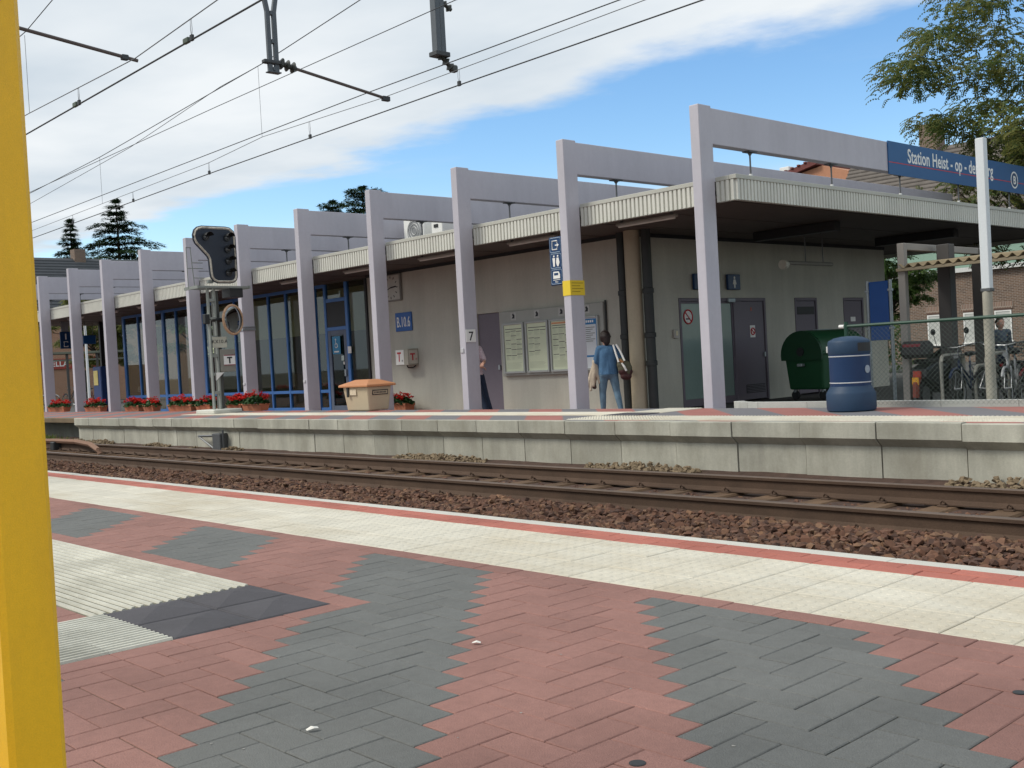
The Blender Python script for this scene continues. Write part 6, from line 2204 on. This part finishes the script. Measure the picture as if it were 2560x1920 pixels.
# ------------------------------------------------------------------ bicycles
TYRE = mat('tyre', (.018, .018, .018), .8, .1)
CHROME = mat('chrome', (.26, .27, .28), .35, .08, metal=.7)
FRM = [mat('cycle_' + n, c, .4, .08) for n, c in (('black', (.018, .018, .02)), ('navy', (.02, .035, .09)), ('maroon', (.10, .015, .02)), ('grey', (.16, .17, .18)), ('silver', (.40, .41, .42)), ('green', (.02, .06, .045)))]
def make_bike():
    t = thing('bicycle', 'bicycle', 'bicycle')
    for x, front in ((-.53, 0), (.53, 1)):
        w = MB().torus((x, 0, .34), .325, .019, 'y', 30, 6).build('wheel', TYRE, t, smooth=True)
        MB().torus((x, 0, .34), .298, .010, 'y', 30, 5).build('rim', CHROME, w)
        sp = MB()
        for k in range(14):
            a = k * math.pi / 7
            sp.path([(x, .02 * (-1) ** k, .34), (x + .295 * math.cos(a), 0, .34 + .295 * math.sin(a))], .0022, 3)
        sp.lathe([(.022, -.045), (.022, .045)], (x, 0, .34), 10, 'y')
        sp.build('spokes', CHROME, w, fix=False)
        mg = MB().path([(x + .355 * math.cos(RAD(a)), 0, .34 + .355 * math.sin(RAD(a))) for a in (range(20, 171, 15) if not front else range(35, 141, 15))], .022, 5)
        mg.build('mudguard', FRM[0], t)
    f = MB()
    hb, st, bb, ra, hd = (.33, 0, .86), (-.16, 0, .80), (-.06, 0, .30), (-.53, 0, .34), (.36, 0, .72)
    f.tube((.335, 0, .90), hd, .022, n=8).tube((.34, 0, .80), (-.10, 0, .46), .018, n=8).tube(hd, bb, .019, n=8).tube(st, bb, .018, n=8)
    for s_ in (-1, 1):
        f.tube((-.06, s_ * .03, .30), (-.53, s_ * .055, .34), .010, n=6).tube((-.14, s_ * .02, .72), (-.53, s_ * .055, .34), .009, n=6)
    f.build('frame', FRM[0], t, smooth=40)
    fk = MB()
    for s_ in (-1, 1):
        fk.path([(.37, s_ * .05, .70), (.44, s_ * .055, .50), (.53, s_ * .055, .34)], .011, 6)
    fk.build('fork', CHROME, t)
    h = MB().tube((.335, 0, .88), (.31, 0, 1.04), .013, n=8)
    h.path([(.10, -.29, 1.08), (.22, -.27, 1.09), (.33, -.14, 1.07), (.35, 0, 1.05), (.33, .14, 1.07), (.22, .27, 1.09), (.10, .29, 1.08)], .012, 6)
    h = h.build('handlebar', CHROME, t)
    for s_ in (-1, 1):
        MB().tube((.09, s_ * .29, 1.08), (.21, s_ * .272, 1.09), .018, n=8).build('grip', BLACK, h)
    s = MB().ball((-.20, 0, .93), (.14, .10, .045), 12, 8).ball((-.09, 0, .935), (.12, .04, .035), 10, 6)
    s = s.build('saddle', BLACK, t, smooth=True)
    MB().tube((-.16, 0, .79), (-.185, 0, .91), .013, n=8).build('seat_post', CHROME, s)
    r = MB()
    for s_ in (-1, 0, 1):
        r.tube((-.30, s_ * .05, .73), (-.72, s_ * .05, .73), .006, n=5)
    for s_ in (-1, 1):
        r.tube((-.66, s_ * .05, .73), (-.53, s_ * .06, .36), .005, n=5)
    r.tube((-.72, -.05, .73), (-.72, .05, .73), .006, n=5)
    r.build('carrier', BLACK, t)
    c = MB().lathe([(.09, .055), (.09, .06)], (-.06, 0, .30), 20, 'y')
    c.tube((-.06, .07, .30), (.0, .08, .14), .008, n=6).tube((-.06, -.07, .30), (-.12, -.08, .46), .008, n=6)
    c.cbox(-.04, .04, .08, .17, .125, .15, .005).cbox(-.16, -.08, -.17, -.08, .45, .475, .005)
    c.build('crankset', CHROME, t)
    l = MB().lathe([(.02, .36), (.045, .41), (.045, .44)], (0, 0, .90), 14, 'x').build('headlamp', CHROME, t)
    MB().cbox(-.745, -.725, -.03, .03, .66, .71, .006).build('tail_light', SIGNR, t)
    MB().tube((-.10, .05, .30), (-.16, .20, .01), .009, n=6).build('kickstand', CHROME, t)
    return t
proto = make_bike()
def basket(t):
    off = OFF[t.name]
    b = MB()
    for k in range(5):
        z = .86 + k * .055
        w = .13 + .008 * k
        b.path([(.42, -w, z), (.42 + .24, -w, z), (.42 + .24, w, z), (.42, w, z)], .005, 4, closed=True)
    for (x, y) in ((.42, -.14), (.66, -.14), (.66, .14), (.42, .14), (.54, -.14), (.54, .14), (.66, 0)):
        b.tube((x, y * .93, .86), (x, y * 1.08, 1.09), .004, n=4)
    me = b.mesh('basket', BLACK)
    return place('basket', me, t)
def pannier(t, m, top=True):
    p = place('saddlebag', MB().cbox(-.72, -.36, .07, .22, .40, .74, .03).cbox(-.72, -.36, -.22, -.07, .40, .74, .03).cbox(-.70, -.38, -.071, .071, .735, .755, .006).mesh('saddlebag', m), t)
    return p
BIKES = [  # x, y, heading (deg), lean (deg), frame colour, extra, label
    (-8.55, 18.75, -86, 5, 1, 'basket', 'navy bicycle with a wire basket nearest the mirrored scooter'),
    (-8.15, 18.85, -95, -6, 0, None, 'plain black bicycle leaning on the first rack hoop'),
    (-7.75, 18.7, -80, 4, 4, 'bag', 'silver bicycle with dark saddlebags in front of the white post'),
    (-7.35, 18.8, -97, -5, 2, 'basket', 'maroon bicycle with basket by the second rack hoop'),
    (-6.95, 18.7, -84, 6, 3, 'bag', 'grey bicycle carrying grey blue saddlebags'),
    (-6.5, 18.85, -92, -4, 5, None, 'dark green bicycle at the open end of the rack'),
    (-6.1, 18.75, -88, 4, 0, 'bag', 'black bicycle with saddlebags beyond the second fence post'),
    (-8.75, 20.3, 93, 4, 3, 'basket', 'grey bicycle with basket in the back row behind the scooter'),
    (-8.3, 20.35, 88, -5, 0, 'bag', 'black bicycle with saddlebags in the back row beside the basket one'),
    (-7.85, 20.2, 96, 5, 2, None, 'maroon bicycle in the back row near the white post'),
    (-7.4, 20.3, 86, -4, 5, 'bag', 'dark green bicycle with saddlebags in the back row'),
    (-7.0, 20.25, 92, 4, 1, 'basket', 'navy bicycle with basket at the end of the back row'),
    (-62.8, 22.4, 20, 3, 4, None, 'silver bicycle parked under the street shelter'),
    (-63.0, 23.6, 8, -4, 0, None, 'black bicycle parked under the street shelter beside a silver one'),
    (-62.7, 24.9, 15, 4, 2, None, 'maroon bicycle parked under the street shelter'),
    (-62.9, 26.0, 5, -3, 3, None, 'grey bicycle at the far end of the street shelter'),
]
BAGM = [mat('bag_grey_blue', (.07, .10, .14), .8, .1), mat('bag_black', (.025, .025, .028), .7, .1)]
for i, (x, y, hd, ln, ci, ex, lab) in enumerate(BIKES):
    o = proto if i == 0 else copy_tree(proto)
    o.location = (x, y, .021 if y < 17.3 else -.053)
    o.rotation_euler = (RAD(ln), 0, RAD(hd))
    o['label'] = lab
    o['group'] = 'bicycles in the racks' if y < 21 else 'bicycles under the street shelter'
    for ch in o.children:
        if ch.name.split('.')[0] in ('frame', 'mudguard'):
            ch.material_slots[0].link = 'OBJECT'
            ch.material_slots[0].material = FRM[ci]
for i, o in enumerate([ob for ob in COL.objects if ob.name.startswith('bicycle')]):
    lab = o['label']
    if 'basket' in lab:
        basket(o)
    if 'saddlebag' in lab:
        pannier(o, BAGM[0] if 'grey' in lab else BAGM[1])
# hoops of the cycle rack
RK = mat('rack_galv', (.42, .40, .34), .5, .2, 5.0)
for i, (x, y, w) in enumerate(((-8.74, 18.05, 'beside the scooter'), (-8.36, 18.5, 'set back between two bicycles'), (-7.96, 18.05, 'in front of the white post'), (-7.0, 18.1, 'by the second fence post'))):
    h_ = .87 if i != 1 else .66
    mb = MB().path([(x, y, -.06), (x, y, h_ - .1), (x, y + .03, h_ - .03), (x, y + .1, h_), (x, y + .75, h_), (x, y + .82, h_ - .03), (x, y + .85, h_ - .1), (x, y + .85, -.06)], .033, 10)
    tag(mb.build('rack_hoop', RK, origin=(x, y, -.055), smooth=40), 'galvanised tubular rack hoop ' + w, 'cycle rack', 'hoops of the cycle rack')
# scooter with a top case, seen from behind
sx, sy = -9.12, 18.75
t = thing('motor_scooter', 'dark scooter with black top case and yellow number plate', 'scooter', (sx, sy, -.055))
SB = mat('scooter_black', (.02, .02, .022), .35, .08)
for y in (-.58, .62):
    w = MB().torus((0, y, .25), .20, .055, 'x', 26, 8).xform(Matrix.Translation((sx, sy, -.055))).build('wheel', TYRE, t, smooth=True)
    MB().lathe([(.15, -.03), (.15, .03)], (0, y, .25), 16, 'x').xform(Matrix.Translation((sx, sy, -.055))).build('hub', CHROME, w)
TT = Matrix.Translation((sx, sy, -.055))
b = MB()
b.prism([(-.80, .55), (-.78, .72), (-.40, .82), (.05, .78), (.1, .45), (.0, .30), (.42, .28), (.48, .34), (.55, .95), (.48, 1.0), (.36, .40), (.12, .36), (-.3, .38), (-.5, .45)], 'x', -.15, .15)
o = b.xform(TT).build('body', SB, t)
bv = o.modifiers.new('edge', 'BEVEL'); bv.width = .04; bv.segments = 3
MB().cbox(-.14, .14, -.72, .06, .80, .88, .035).xform(TT).build('seat', mat('seat_black', (.015, .015, .015), .6), t)
o = MB().cbox(-.24, .24, -.98, -.60, .90, 1.20, .07).xform(TT).build('top_case', SB, t)
MB().cbox(-.16, .16, -.99, -.96, 1.10, 1.15, .008).xform(TT).build('reflector_strip', mat('reflector_maroon', (.20, .02, .03), .3), o)
MB().cbox(-.07, .07, -.85, -.79, .56, .68, .015).xform(TT).build('tail_light', mat('tail_red', (.42, .05, .03), .3), t)
MB().cbox(-.06, .06, -.90, -.885, .44, .57, .004).xform(TT).build('number_plate', mat('plate_yellow', (.72, .36, .03), .5), t)
MB().path([(0, -.74, .60), (0, -.88, .44), (0, -.90, .22)], .06, 6).xform(TT).build('rear_mudguard', mat('mud_red', (.22, .05, .03), .5), t)
h = MB().path([(-.33, .42, 1.08), (-.2, .46, 1.06), (0, .50, 1.04), (.2, .46, 1.06), (.33, .42, 1.08)], .018, 8).xform(TT).build('handlebar', SB, t)
for s_ in (-1, 1):
    MB().path([(s_ * .24, .45, 1.06), (s_ * .30, .46, 1.28)], .006, 5).xform(TT).build('mirror_stalk', SB, h)
    MB().ball((s_ * .31, .46, 1.34), (.05, .018, .06), 12, 8).xform(TT).build('mirror', SB, h, smooth=True)

# ------------------------------------------------------------------ people
def person(name_loc, lab, rotz, parts):
    t = thing('person', lab, 'person', name_loc)
    return t
def hand_caps(wrist, direction, up, thumb_side, s=1.0, curl=.4):
    """Palm, four unequal bent fingers and a thumb from its side."""
    w, d, u_ = Vector(wrist), Vector(direction).normalized(), Vector(up).normalized()
    sd = d.cross(u_).normalized() * thumb_side
    caps = [(w, .026 * s, w + d * .05 * s, .030 * s), (w + d * .03 * s + sd * .018 * s, .020 * s, w + d * .08 * s + sd * .022 * s, .016 * s), (w + d * .03 * s - sd * .018 * s, .020 * s, w + d * .08 * s - sd * .024 * s, .015 * s)]
    for k, (of, ln) in enumerate(((.030, .065), (.010, .075), (-.010, .07), (-.030, .055))):
        b = w + d * .085 * s + sd * of * s
        m = b + (d * .9 - u_ * curl * .5) * ln * .55 * s
        e = m + (d * .6 - u_ * curl * 1.5) * ln * .5 * s
        caps += [(b, .0095 * s, m, .009 * s), (m, .009 * s, e, .0075 * s)]
    tb = w + d * .025 * s + sd * .03 * s
    tm = tb + (d * .6 + sd * .7) * .035 * s
    caps += [(tb, .013 * s, tm, .010 * s), (tm, .010 * s, tm + (d * .9 + sd * .1) * .028 * s, .008 * s)]
    return caps
def head_caps(c, f, r_, s=1.0):
    """Skull, jaw, nose, ears and lips around the centre c, facing f, right side r_."""
    c, f, r_ = Vector(c), Vector(f).normalized(), Vector(r_).normalized()
    up = Vector((0, 0, 1))
    caps = [(c + up * .02 * s - f * .015 * s, .088 * s, c + up * .035 * s + f * .012 * s, .085 * s), (c - up * .05 * s + f * .03 * s, .058 * s, c + f * .02 * s, .072 * s), (c - up * .075 * s + f * .05 * s, .035 * s, c - up * .05 * s + f * .045 * s, .045 * s),
            (c + f * .088 * s + up * .01 * s, .010 * s, c + f * .108 * s - up * .022 * s, .013 * s), (c + f * .09 * s - up * .052 * s - r_ * .015 * s, .008 * s, c + f * .09 * s - up * .052 * s + r_ * .015 * s, .008 * s)]
    for s_ in (-1, 1):
        caps.append((c + r_ * s_ * .082 * s - up * .025 * s - f * .01 * s, .012 * s, c + r_ * s_ * .086 * s + up * .015 * s - f * .015 * s, .014 * s))
    return caps
def eyes(t, c, f, r_, s=1.0):
    c, f, r_ = Vector(c), Vector(f).normalized(), Vector(r_).normalized()
    for s_ in (-1, 1):
        p = c + f * .083 * s + r_ * s_ * .032 * s + Vector((0, 0, .012 * s))
        MB().ball(p, .011 * s, 8, 6).build('eye', SIGNW, t)
        MB().ball(p + f * .007 * s, .006 * s, 8, 6).build('pupil', SIGNB, t)
def V(*a):
    return Vector(a)
# the woman looking at the timetables
ang = RAD(42)
W0 = Vector((-14.83, 16.30, BF))
RZ = Matrix.Rotation(ang, 3, 'Z')
def L2W(x, y, z):
    return W0 + RZ @ Vector((x, y, z))
t = thing('person', 'person in blue denim shirt and jeans carrying a bag, seen from behind', 'person', tuple(W0))
P = dict(hip=L2W(0, 0, .92), waist=L2W(-.005, .005, 1.08), chest=L2W(0, .01, 1.27), neck=L2W(-.01, .02, 1.42), head=L2W(-.035, .045, 1.575),
         ls=L2W(-.165, .01, 1.365), rs=L2W(.175, .0, 1.36), le=L2W(-.245, -.02, 1.10), lw=L2W(-.20, .13, .93), re=L2W(.25, .04, 1.11), rw=L2W(.20, .24, 1.12),
         lh=L2W(-.09, 0, .90), rh=L2W(.09, 0, .90), lk=L2W(-.13, .05, .49), rk=L2W(.155, -.01, .49), la=L2W(-.135, .06, .09), ra=L2W(.225, -.13, .09))
hf = (RZ @ Vector((-.45, .9, 0))).normalized()
hr = Vector((hf.y, -hf.x, 0))
fw = RZ @ Vector((0, 1, 0))
rt = RZ @ Vector((1, 0, 0))
caps = head_caps(P['head'], hf, hr)
caps += [(P['neck'] - Vector((0, 0, .03)), .052, P['head'] - Vector((0, 0, .05)), .048), (P['chest'], .11, P['hip'], .11), (P['hip'], .11, P['hip'], .11)]
for a, b_, c, s_ in (('ls', 'le', 'lw', 1), ('rs', 're', 'rw', -1)):
    caps += [(P[a], .045, P[b_], .036), (P[b_], .036, P[c], .026), (P['chest'], .08, P[a], .05)]
caps += hand_caps(P['lw'], fw * .6 + Vector((0, 0, -.5)), rt * -1, -1, curl=.8)
caps += hand_caps(P['rw'], fw + Vector((0, 0, .2)), Vector((0, 0, 1)), -1, curl=.8)
for h_, k_, a_ in (('lh', 'lk', 'la'), ('rh', 'rk', 'ra')):
    caps += [(P[h_], .07, P[k_], .05), (P[k_], .048, P[a_], .033), (P[a_], .03, P[a_] + Vector((0, 0, -.05)) + fw * .10, .025)]
body = skinned('body', caps, SKIN, t, .010, 3)
sh = [(P['chest'] + Vector((0, 0, .02)), .12, P['waist'], .118), (P['waist'], .12, P['hip'] - Vector((0, 0, .12)) - fw * .03, .135)]
sh += [(P['chest'] - rt * .06, .115, P['hip'] - rt * .075 - Vector((0, 0, .14)), .138), (P['chest'] + rt * .06, .115, P['hip'] + rt * .075 - Vector((0, 0, .14)), .138)]
sh += [(P['neck'] - Vector((0, 0, .04)), .062, P['chest'], .12), (P['ls'] + rt * .03, .075, P['rs'] - rt * .03, .075)]
for a, b_, c in (('ls', 'le', 'lw'), ('rs', 're', 'rw')):
    sh += [(P[a], .066, P[b_], .056), (P[b_], .056, P[b_].lerp(P[c], .75), .046)]
skinned('shirt', sh, DENIM, t, .013, 5, cut=BF + .845)
tr = [(P['hip'] + Vector((0, 0, .03)), .12, P['hip'] - Vector((0, 0, .06)), .125), (P['lh'] - fw * .02 - Vector((0, 0, .04)), .108, P['rh'] - fw * .02 - Vector((0, 0, .04)), .108)]
for h_, k_, a_ in (('lh', 'lk', 'la'), ('rh', 'rk', 'ra')):
    tr += [(P[h_] - Vector((0, 0, .02)), .108, P[k_], .072), (P[k_], .07, P[k_].lerp(P[a_], .35) - fw * .012, .068), (P[k_].lerp(P[a_], .35) - fw * .012, .066, P[a_], .05)]
skinned('jeans', tr, JEANS, t, .013, 5)
for a_ in ('la', 'ra'):
    skinned('shoe', [(P[a_] + Vector((0, 0, -.045)) - fw * .04, .042, P[a_] + Vector((0, 0, -.05)) + fw * .06, .040), (P[a_] + Vector((0, 0, -.05)) + fw * .06, .040, P[a_] + Vector((0, 0, -.058)) + fw * .14, .032)], SHOE, t, .010, 2)
hc = P['head'] + Vector((0, 0, .03)) - hf * .02
skinned('hair', [(hc + Vector((0, 0, .03)), .105, hc - hf * .02, .108), (hc - hf * .035, .10, hc - hf * .06 - Vector((0, 0, .10)), .072), (hc - hf * .05 - Vector((0, 0, .08)), .07, hc - hf * .05 - Vector((0, 0, .155)), .045),
                 (hc + hr * .06, .06, hc + hr * .065 - Vector((0, 0, .07)), .04), (hc - hr * .06, .06, hc - hr * .065 - Vector((0, 0, .07)), .04), (hc - hf * .09 + hr * .05, .03, hc - hf * .1 + hr * .07, .02)], HAIR, t, .012, 3)
eyes(t, P['head'], hf, hr)
# shoulder bag and jacket
t2 = thing('shoulder_bag', 'olive and brown shoulder bag with white straps on the shoulder', 'bag', tuple(L2W(.33, -.1, .78)))
skinned('bag_body', [(L2W(.25, -.10, 1.10), .07, L2W(.39, -.10, 1.02), .075), (L2W(.27, -.10, 1.02), .095, L2W(.40, -.10, .95), .09), (L2W(.29, -.10, .95), .10, L2W(.40, -.10, .88), .09)], mat('bag_olive', (.095, .090, .055), .7, .15, 9), t2, .012, 4)
skinned('bag_bottom', [(L2W(.30, -.10, .90), .10, L2W(.41, -.10, .88), .085), (L2W(.32, -.10, .80), .085, L2W(.39, -.10, .79), .08)], mat('bag_maroon', (.055, .018, .018), .6, .1, 9), t2, .012, 4)
MB().path([L2W(.22, -.17, 1.08), L2W(.16, -.11, 1.30), L2W(.13, -.07, 1.425), L2W(.13, .05, 1.43), L2W(.17, .10, 1.30)], .020, 6).build('strap', SIGNW, t2)
MB().path([L2W(.34, -.16, 1.10), L2W(.26, -.10, 1.30), L2W(.19, -.06, 1.43), L2W(.18, .05, 1.43), L2W(.22, .10, 1.28)], .020, 6).build('strap', SIGNW, t2)
MB().path([L2W(.28, -.195, 1.06), L2W(.33, -.212, .98), L2W(.365, -.208, .90)], [.016, .024, .022], 6).build('flap_buckle', SIGNW, t2)
MB().path([L2W(.24, -.16, 1.12), L2W(.31, -.185, 1.07)], .028, 6).build('flap_trim', mat('leather_tan', (.28, .13, .05), .6), t2)
t2 = thing('folded_jacket', 'beige jacket draped over the forearm in the denim shirt', 'jacket', tuple(L2W(-.25, .1, .55)))
jc = []
rj = random.Random(8)
for k in range(9):
    a = k / 8
    top = P['le'].lerp(P['lw'], .05 + .85 * a) + Vector((0, 0, .02)) - rt * .02
    bt = top + Vector((0, 0, -.36 - .14 * math.sin(a * 5 + 1) - .05 * (k % 2))) - rt * (.04 + .07 * (k % 3)) + fw * rj.uniform(-.03, .03)
    jc += [(top, .055, top.lerp(bt, .5) + rt * rj.uniform(-.02, .02), .042), (top.lerp(bt, .5), .042, bt, .026)]
    bt2 = top + Vector((0, 0, -.42)) + rt * (.08 + .04 * (k % 2))
    jc += [(top, .05, bt2, .028)]
skinned('jacket', jc, BEIGE, t2, .012, 2)
skinned('lining', [(L2W(-.30, .02, .66), .045, L2W(-.29, .02, .60), .045)], mat('lining_brown', (.06, .035, .03), .8), t2, .012, 2)
# the man leaning behind the column with the 7 plate
dx = .0
t = thing('person', 'person in pale checked shirt and navy trousers leaning behind a column', 'person', (-17.26, 15.05, BF))
P = dict(hip=V(-17.45, 15.06, .93), waist=V(-17.49, 15.06, 1.08), chest=V(-17.54, 15.06, 1.34), neck=V(-17.55, 15.06, 1.52), head=V(-17.52, 15.06, 1.70),
         ls=V(-17.55, 15.25, 1.46), rs=V(-17.53, 14.88, 1.46), le=V(-17.46, 15.30, 1.20), lw=V(-17.29, 15.14, 1.17), re=V(-17.43, 14.86, 1.20), rw=V(-17.26, 14.98, 1.10),
         lh=V(-17.45, 15.15, .90), rh=V(-17.43, 14.97, .90), lk=V(-17.32, 15.16, .48), rk=V(-17.26, 14.99, .48), la=V(-17.19, 15.18, .06), ra=V(-17.09, 15.0, .06))
fw = Vector((1, -.1, 0)).normalized()
hr = Vector((fw.y, -fw.x, 0))
caps = head_caps(P['head'], fw, hr) + [(P['neck'] - Vector((0, 0, .03)), .058, P['head'] - Vector((0, 0, .05)), .055), (P['chest'], .12, P['hip'], .115)]
for a, b_, c in (('ls', 'le', 'lw'), ('rs', 're', 'rw')):
    caps += [(P['chest'], .09, P[a], .055), (P[a], .05, P[b_], .042), (P[b_], .042, P[c], .029)]
caps += hand_caps(P['lw'], Vector((.5, -.8, -.2)), Vector((0, 0, 1)), 1, 1.08, .6)
caps += hand_caps(P['rw'], Vector((.35, .7, -.2)), Vector((0, 0, 1)), -1, 1.08, .6)
for h_, k_, a_ in (('lh', 'lk', 'la'), ('rh', 'rk', 'ra')):
    caps += [(P[h_], .075, P[k_], .052), (P[k_], .05, P[a_], .035), (P[a_], .032, P[a_] + Vector((0, 0, -.02)) + fw * .10, .026)]
skinned('body', caps, SKIN, t, .010, 3)
sh = [(P['chest'], .145, P['waist'], .14), (P['waist'], .142, P['hip'] + Vector((0, 0, .02)), .145), (P['neck'] - Vector((0, 0, .05)), .07, P['chest'], .13), (P['ls'], .08, P['rs'], .08)]
for a, b_ in (('ls', 'le'), ('rs', 're')):
    sh += [(P[a], .078, P[a].lerp(P[b_], .8), .072)]
skinned('shirt', sh, SHIRTP, t, .013, 4)
tr = [(P['hip'] + Vector((0, 0, .04)), .138, P['hip'] - Vector((0, 0, .06)), .14)]
for h_, k_, a_ in (('lh', 'lk', 'la'), ('rh', 'rk', 'ra')):
    tr += [(P[h_] - Vector((0, 0, .02)), .105, P[k_], .076), (P[k_], .075, P[a_] + Vector((0, 0, .04)), .06)]
skinned('trousers', tr, NAVYT, t, .013, 4)
for a_ in ('la', 'ra'):
    skinned('shoe', [(P[a_] + Vector((0, 0, -.05)) - fw * .04, .044, P[a_] + Vector((0, 0, -.055)) + fw * .14, .036)], SHOE, t, .011, 2)
hc = P['head'] + Vector((0, 0, .045)) - fw * .02
skinned('hair', [(hc + Vector((0, 0, .02)), .094, hc - fw * .02, .098), (hc - fw * .04, .085, hc - fw * .05 - Vector((0, 0, .08)), .06)], HAIR, t, .012, 3)
eyes(t, P['head'], fw, hr)
# a person passing behind the parked bicycles
t = thing('person', 'person with short brown hair walking behind the parked bicycles', 'person', (-10.26, 24.0, -.055))
O = Vector((-10.26, 24.0, -.055))
def q(x, y, z):
    return O + Vector((x, y, z))
fw = Vector((.8, -.6, 0)).normalized()
hr = Vector((fw.y, -fw.x, 0))
P = dict(hip=q(0, 0, .84), waist=q(0, 0, 1.0), chest=q(0, 0, 1.16), neck=q(0, 0, 1.31), head=q(.02, -.01, 1.46), ls=q(0, 0, 1.27) - hr * .18, rs=q(0, 0, 1.27) + hr * .18,
         lh=q(0, 0, .82) - hr * .085, rh=q(0, 0, .82) + hr * .085)
P['le'] = P['ls'] - hr * .06 - fw * .06 + Vector((0, 0, -.26)); P['lw'] = P['le'] + fw * .12 + Vector((0, 0, -.2))
P['re'] = P['rs'] + hr * .06 + fw * .04 + Vector((0, 0, -.26)); P['rw'] = P['re'] + fw * .16 + Vector((0, 0, -.16))
P['lk'] = P['lh'] + fw * .12 + Vector((0, 0, -.38)); P['la'] = P['lk'] + fw * .02 + Vector((0, 0, -.36))
P['rk'] = P['rh'] - fw * .05 + Vector((0, 0, -.38)); P['ra'] = P['rk'] - fw * .14 + Vector((0, 0, -.355))
caps = head_caps(P['head'], fw, hr, .95) + [(P['neck'] - Vector((0, 0, .03)), .05, P['head'] - Vector((0, 0, .05)), .048), (P['chest'], .11, P['hip'], .105)]
for a, b_, c, s_ in (('ls', 'le', 'lw', 1), ('rs', 're', 'rw', -1)):
    caps += [(P['chest'], .08, P[a], .05), (P[a], .045, P[b_], .037), (P[b_], .037, P[c], .026)]
    caps += hand_caps(P[c], fw * .4 + Vector((0, 0, -.8)), hr * s_, s_, .95, .5)
for h_, k_, a_ in (('lh', 'lk', 'la'), ('rh', 'rk', 'ra')):
    caps += [(P[h_], .07, P[k_], .048), (P[k_], .046, P[a_], .033), (P[a_], .03, P[a_] + Vector((0, 0, -.04)) + fw * .10, .024)]
skinned('body', caps, SKIN, t, .011, 3)
sh = [(P['chest'], .14, P['waist'], .135), (P['waist'], .135, P['hip'], .15), (P['neck'] - Vector((0, 0, .04)), .065, P['chest'], .12), (P['ls'], .075, P['rs'], .075)]
for a, b_, c in (('ls', 'le', 'lw'), ('rs', 're', 'rw')):
    sh += [(P[a], .07, P[b_], .06), (P[b_], .06, P[b_].lerp(P[c], .85), .05)]
skinned('jacket', sh, mat('jacket_slate', (.055, .075, .10), .8, .12, 8), t, .014, 4)
tr = [(P['hip'] + Vector((0, 0, .02)), .13, P['hip'] - Vector((0, 0, .06)), .135)]
for h_, k_, a_ in (('lh', 'lk', 'la'), ('rh', 'rk', 'ra')):
    tr += [(P[h_], .10, P[k_], .07), (P[k_], .07, P[a_] + Vector((0, 0, .02)), .056)]
skinned('trousers', tr, NAVYT, t, .014, 4)
for a_ in ('la', 'ra'):
    skinned('shoe', [(P[a_] + Vector((0, 0, -.04)) - fw * .04, .042, P[a_] + Vector((0, 0, -.045)) + fw * .13, .034)], SHOE, t, .011, 2)
hc = P['head'] + Vector((0, 0, .045)) - fw * .02
skinned('hair', [(hc + Vector((0, 0, .02)), .09, hc - fw * .02, .094), (hc - fw * .04, .085, hc - fw * .05 - Vector((0, 0, .08)), .06)], mat('hair_brown', (.045, .025, .015), .5, .2, 30), t, .012, 3)
eyes(t, P['head'], fw, hr, .95)
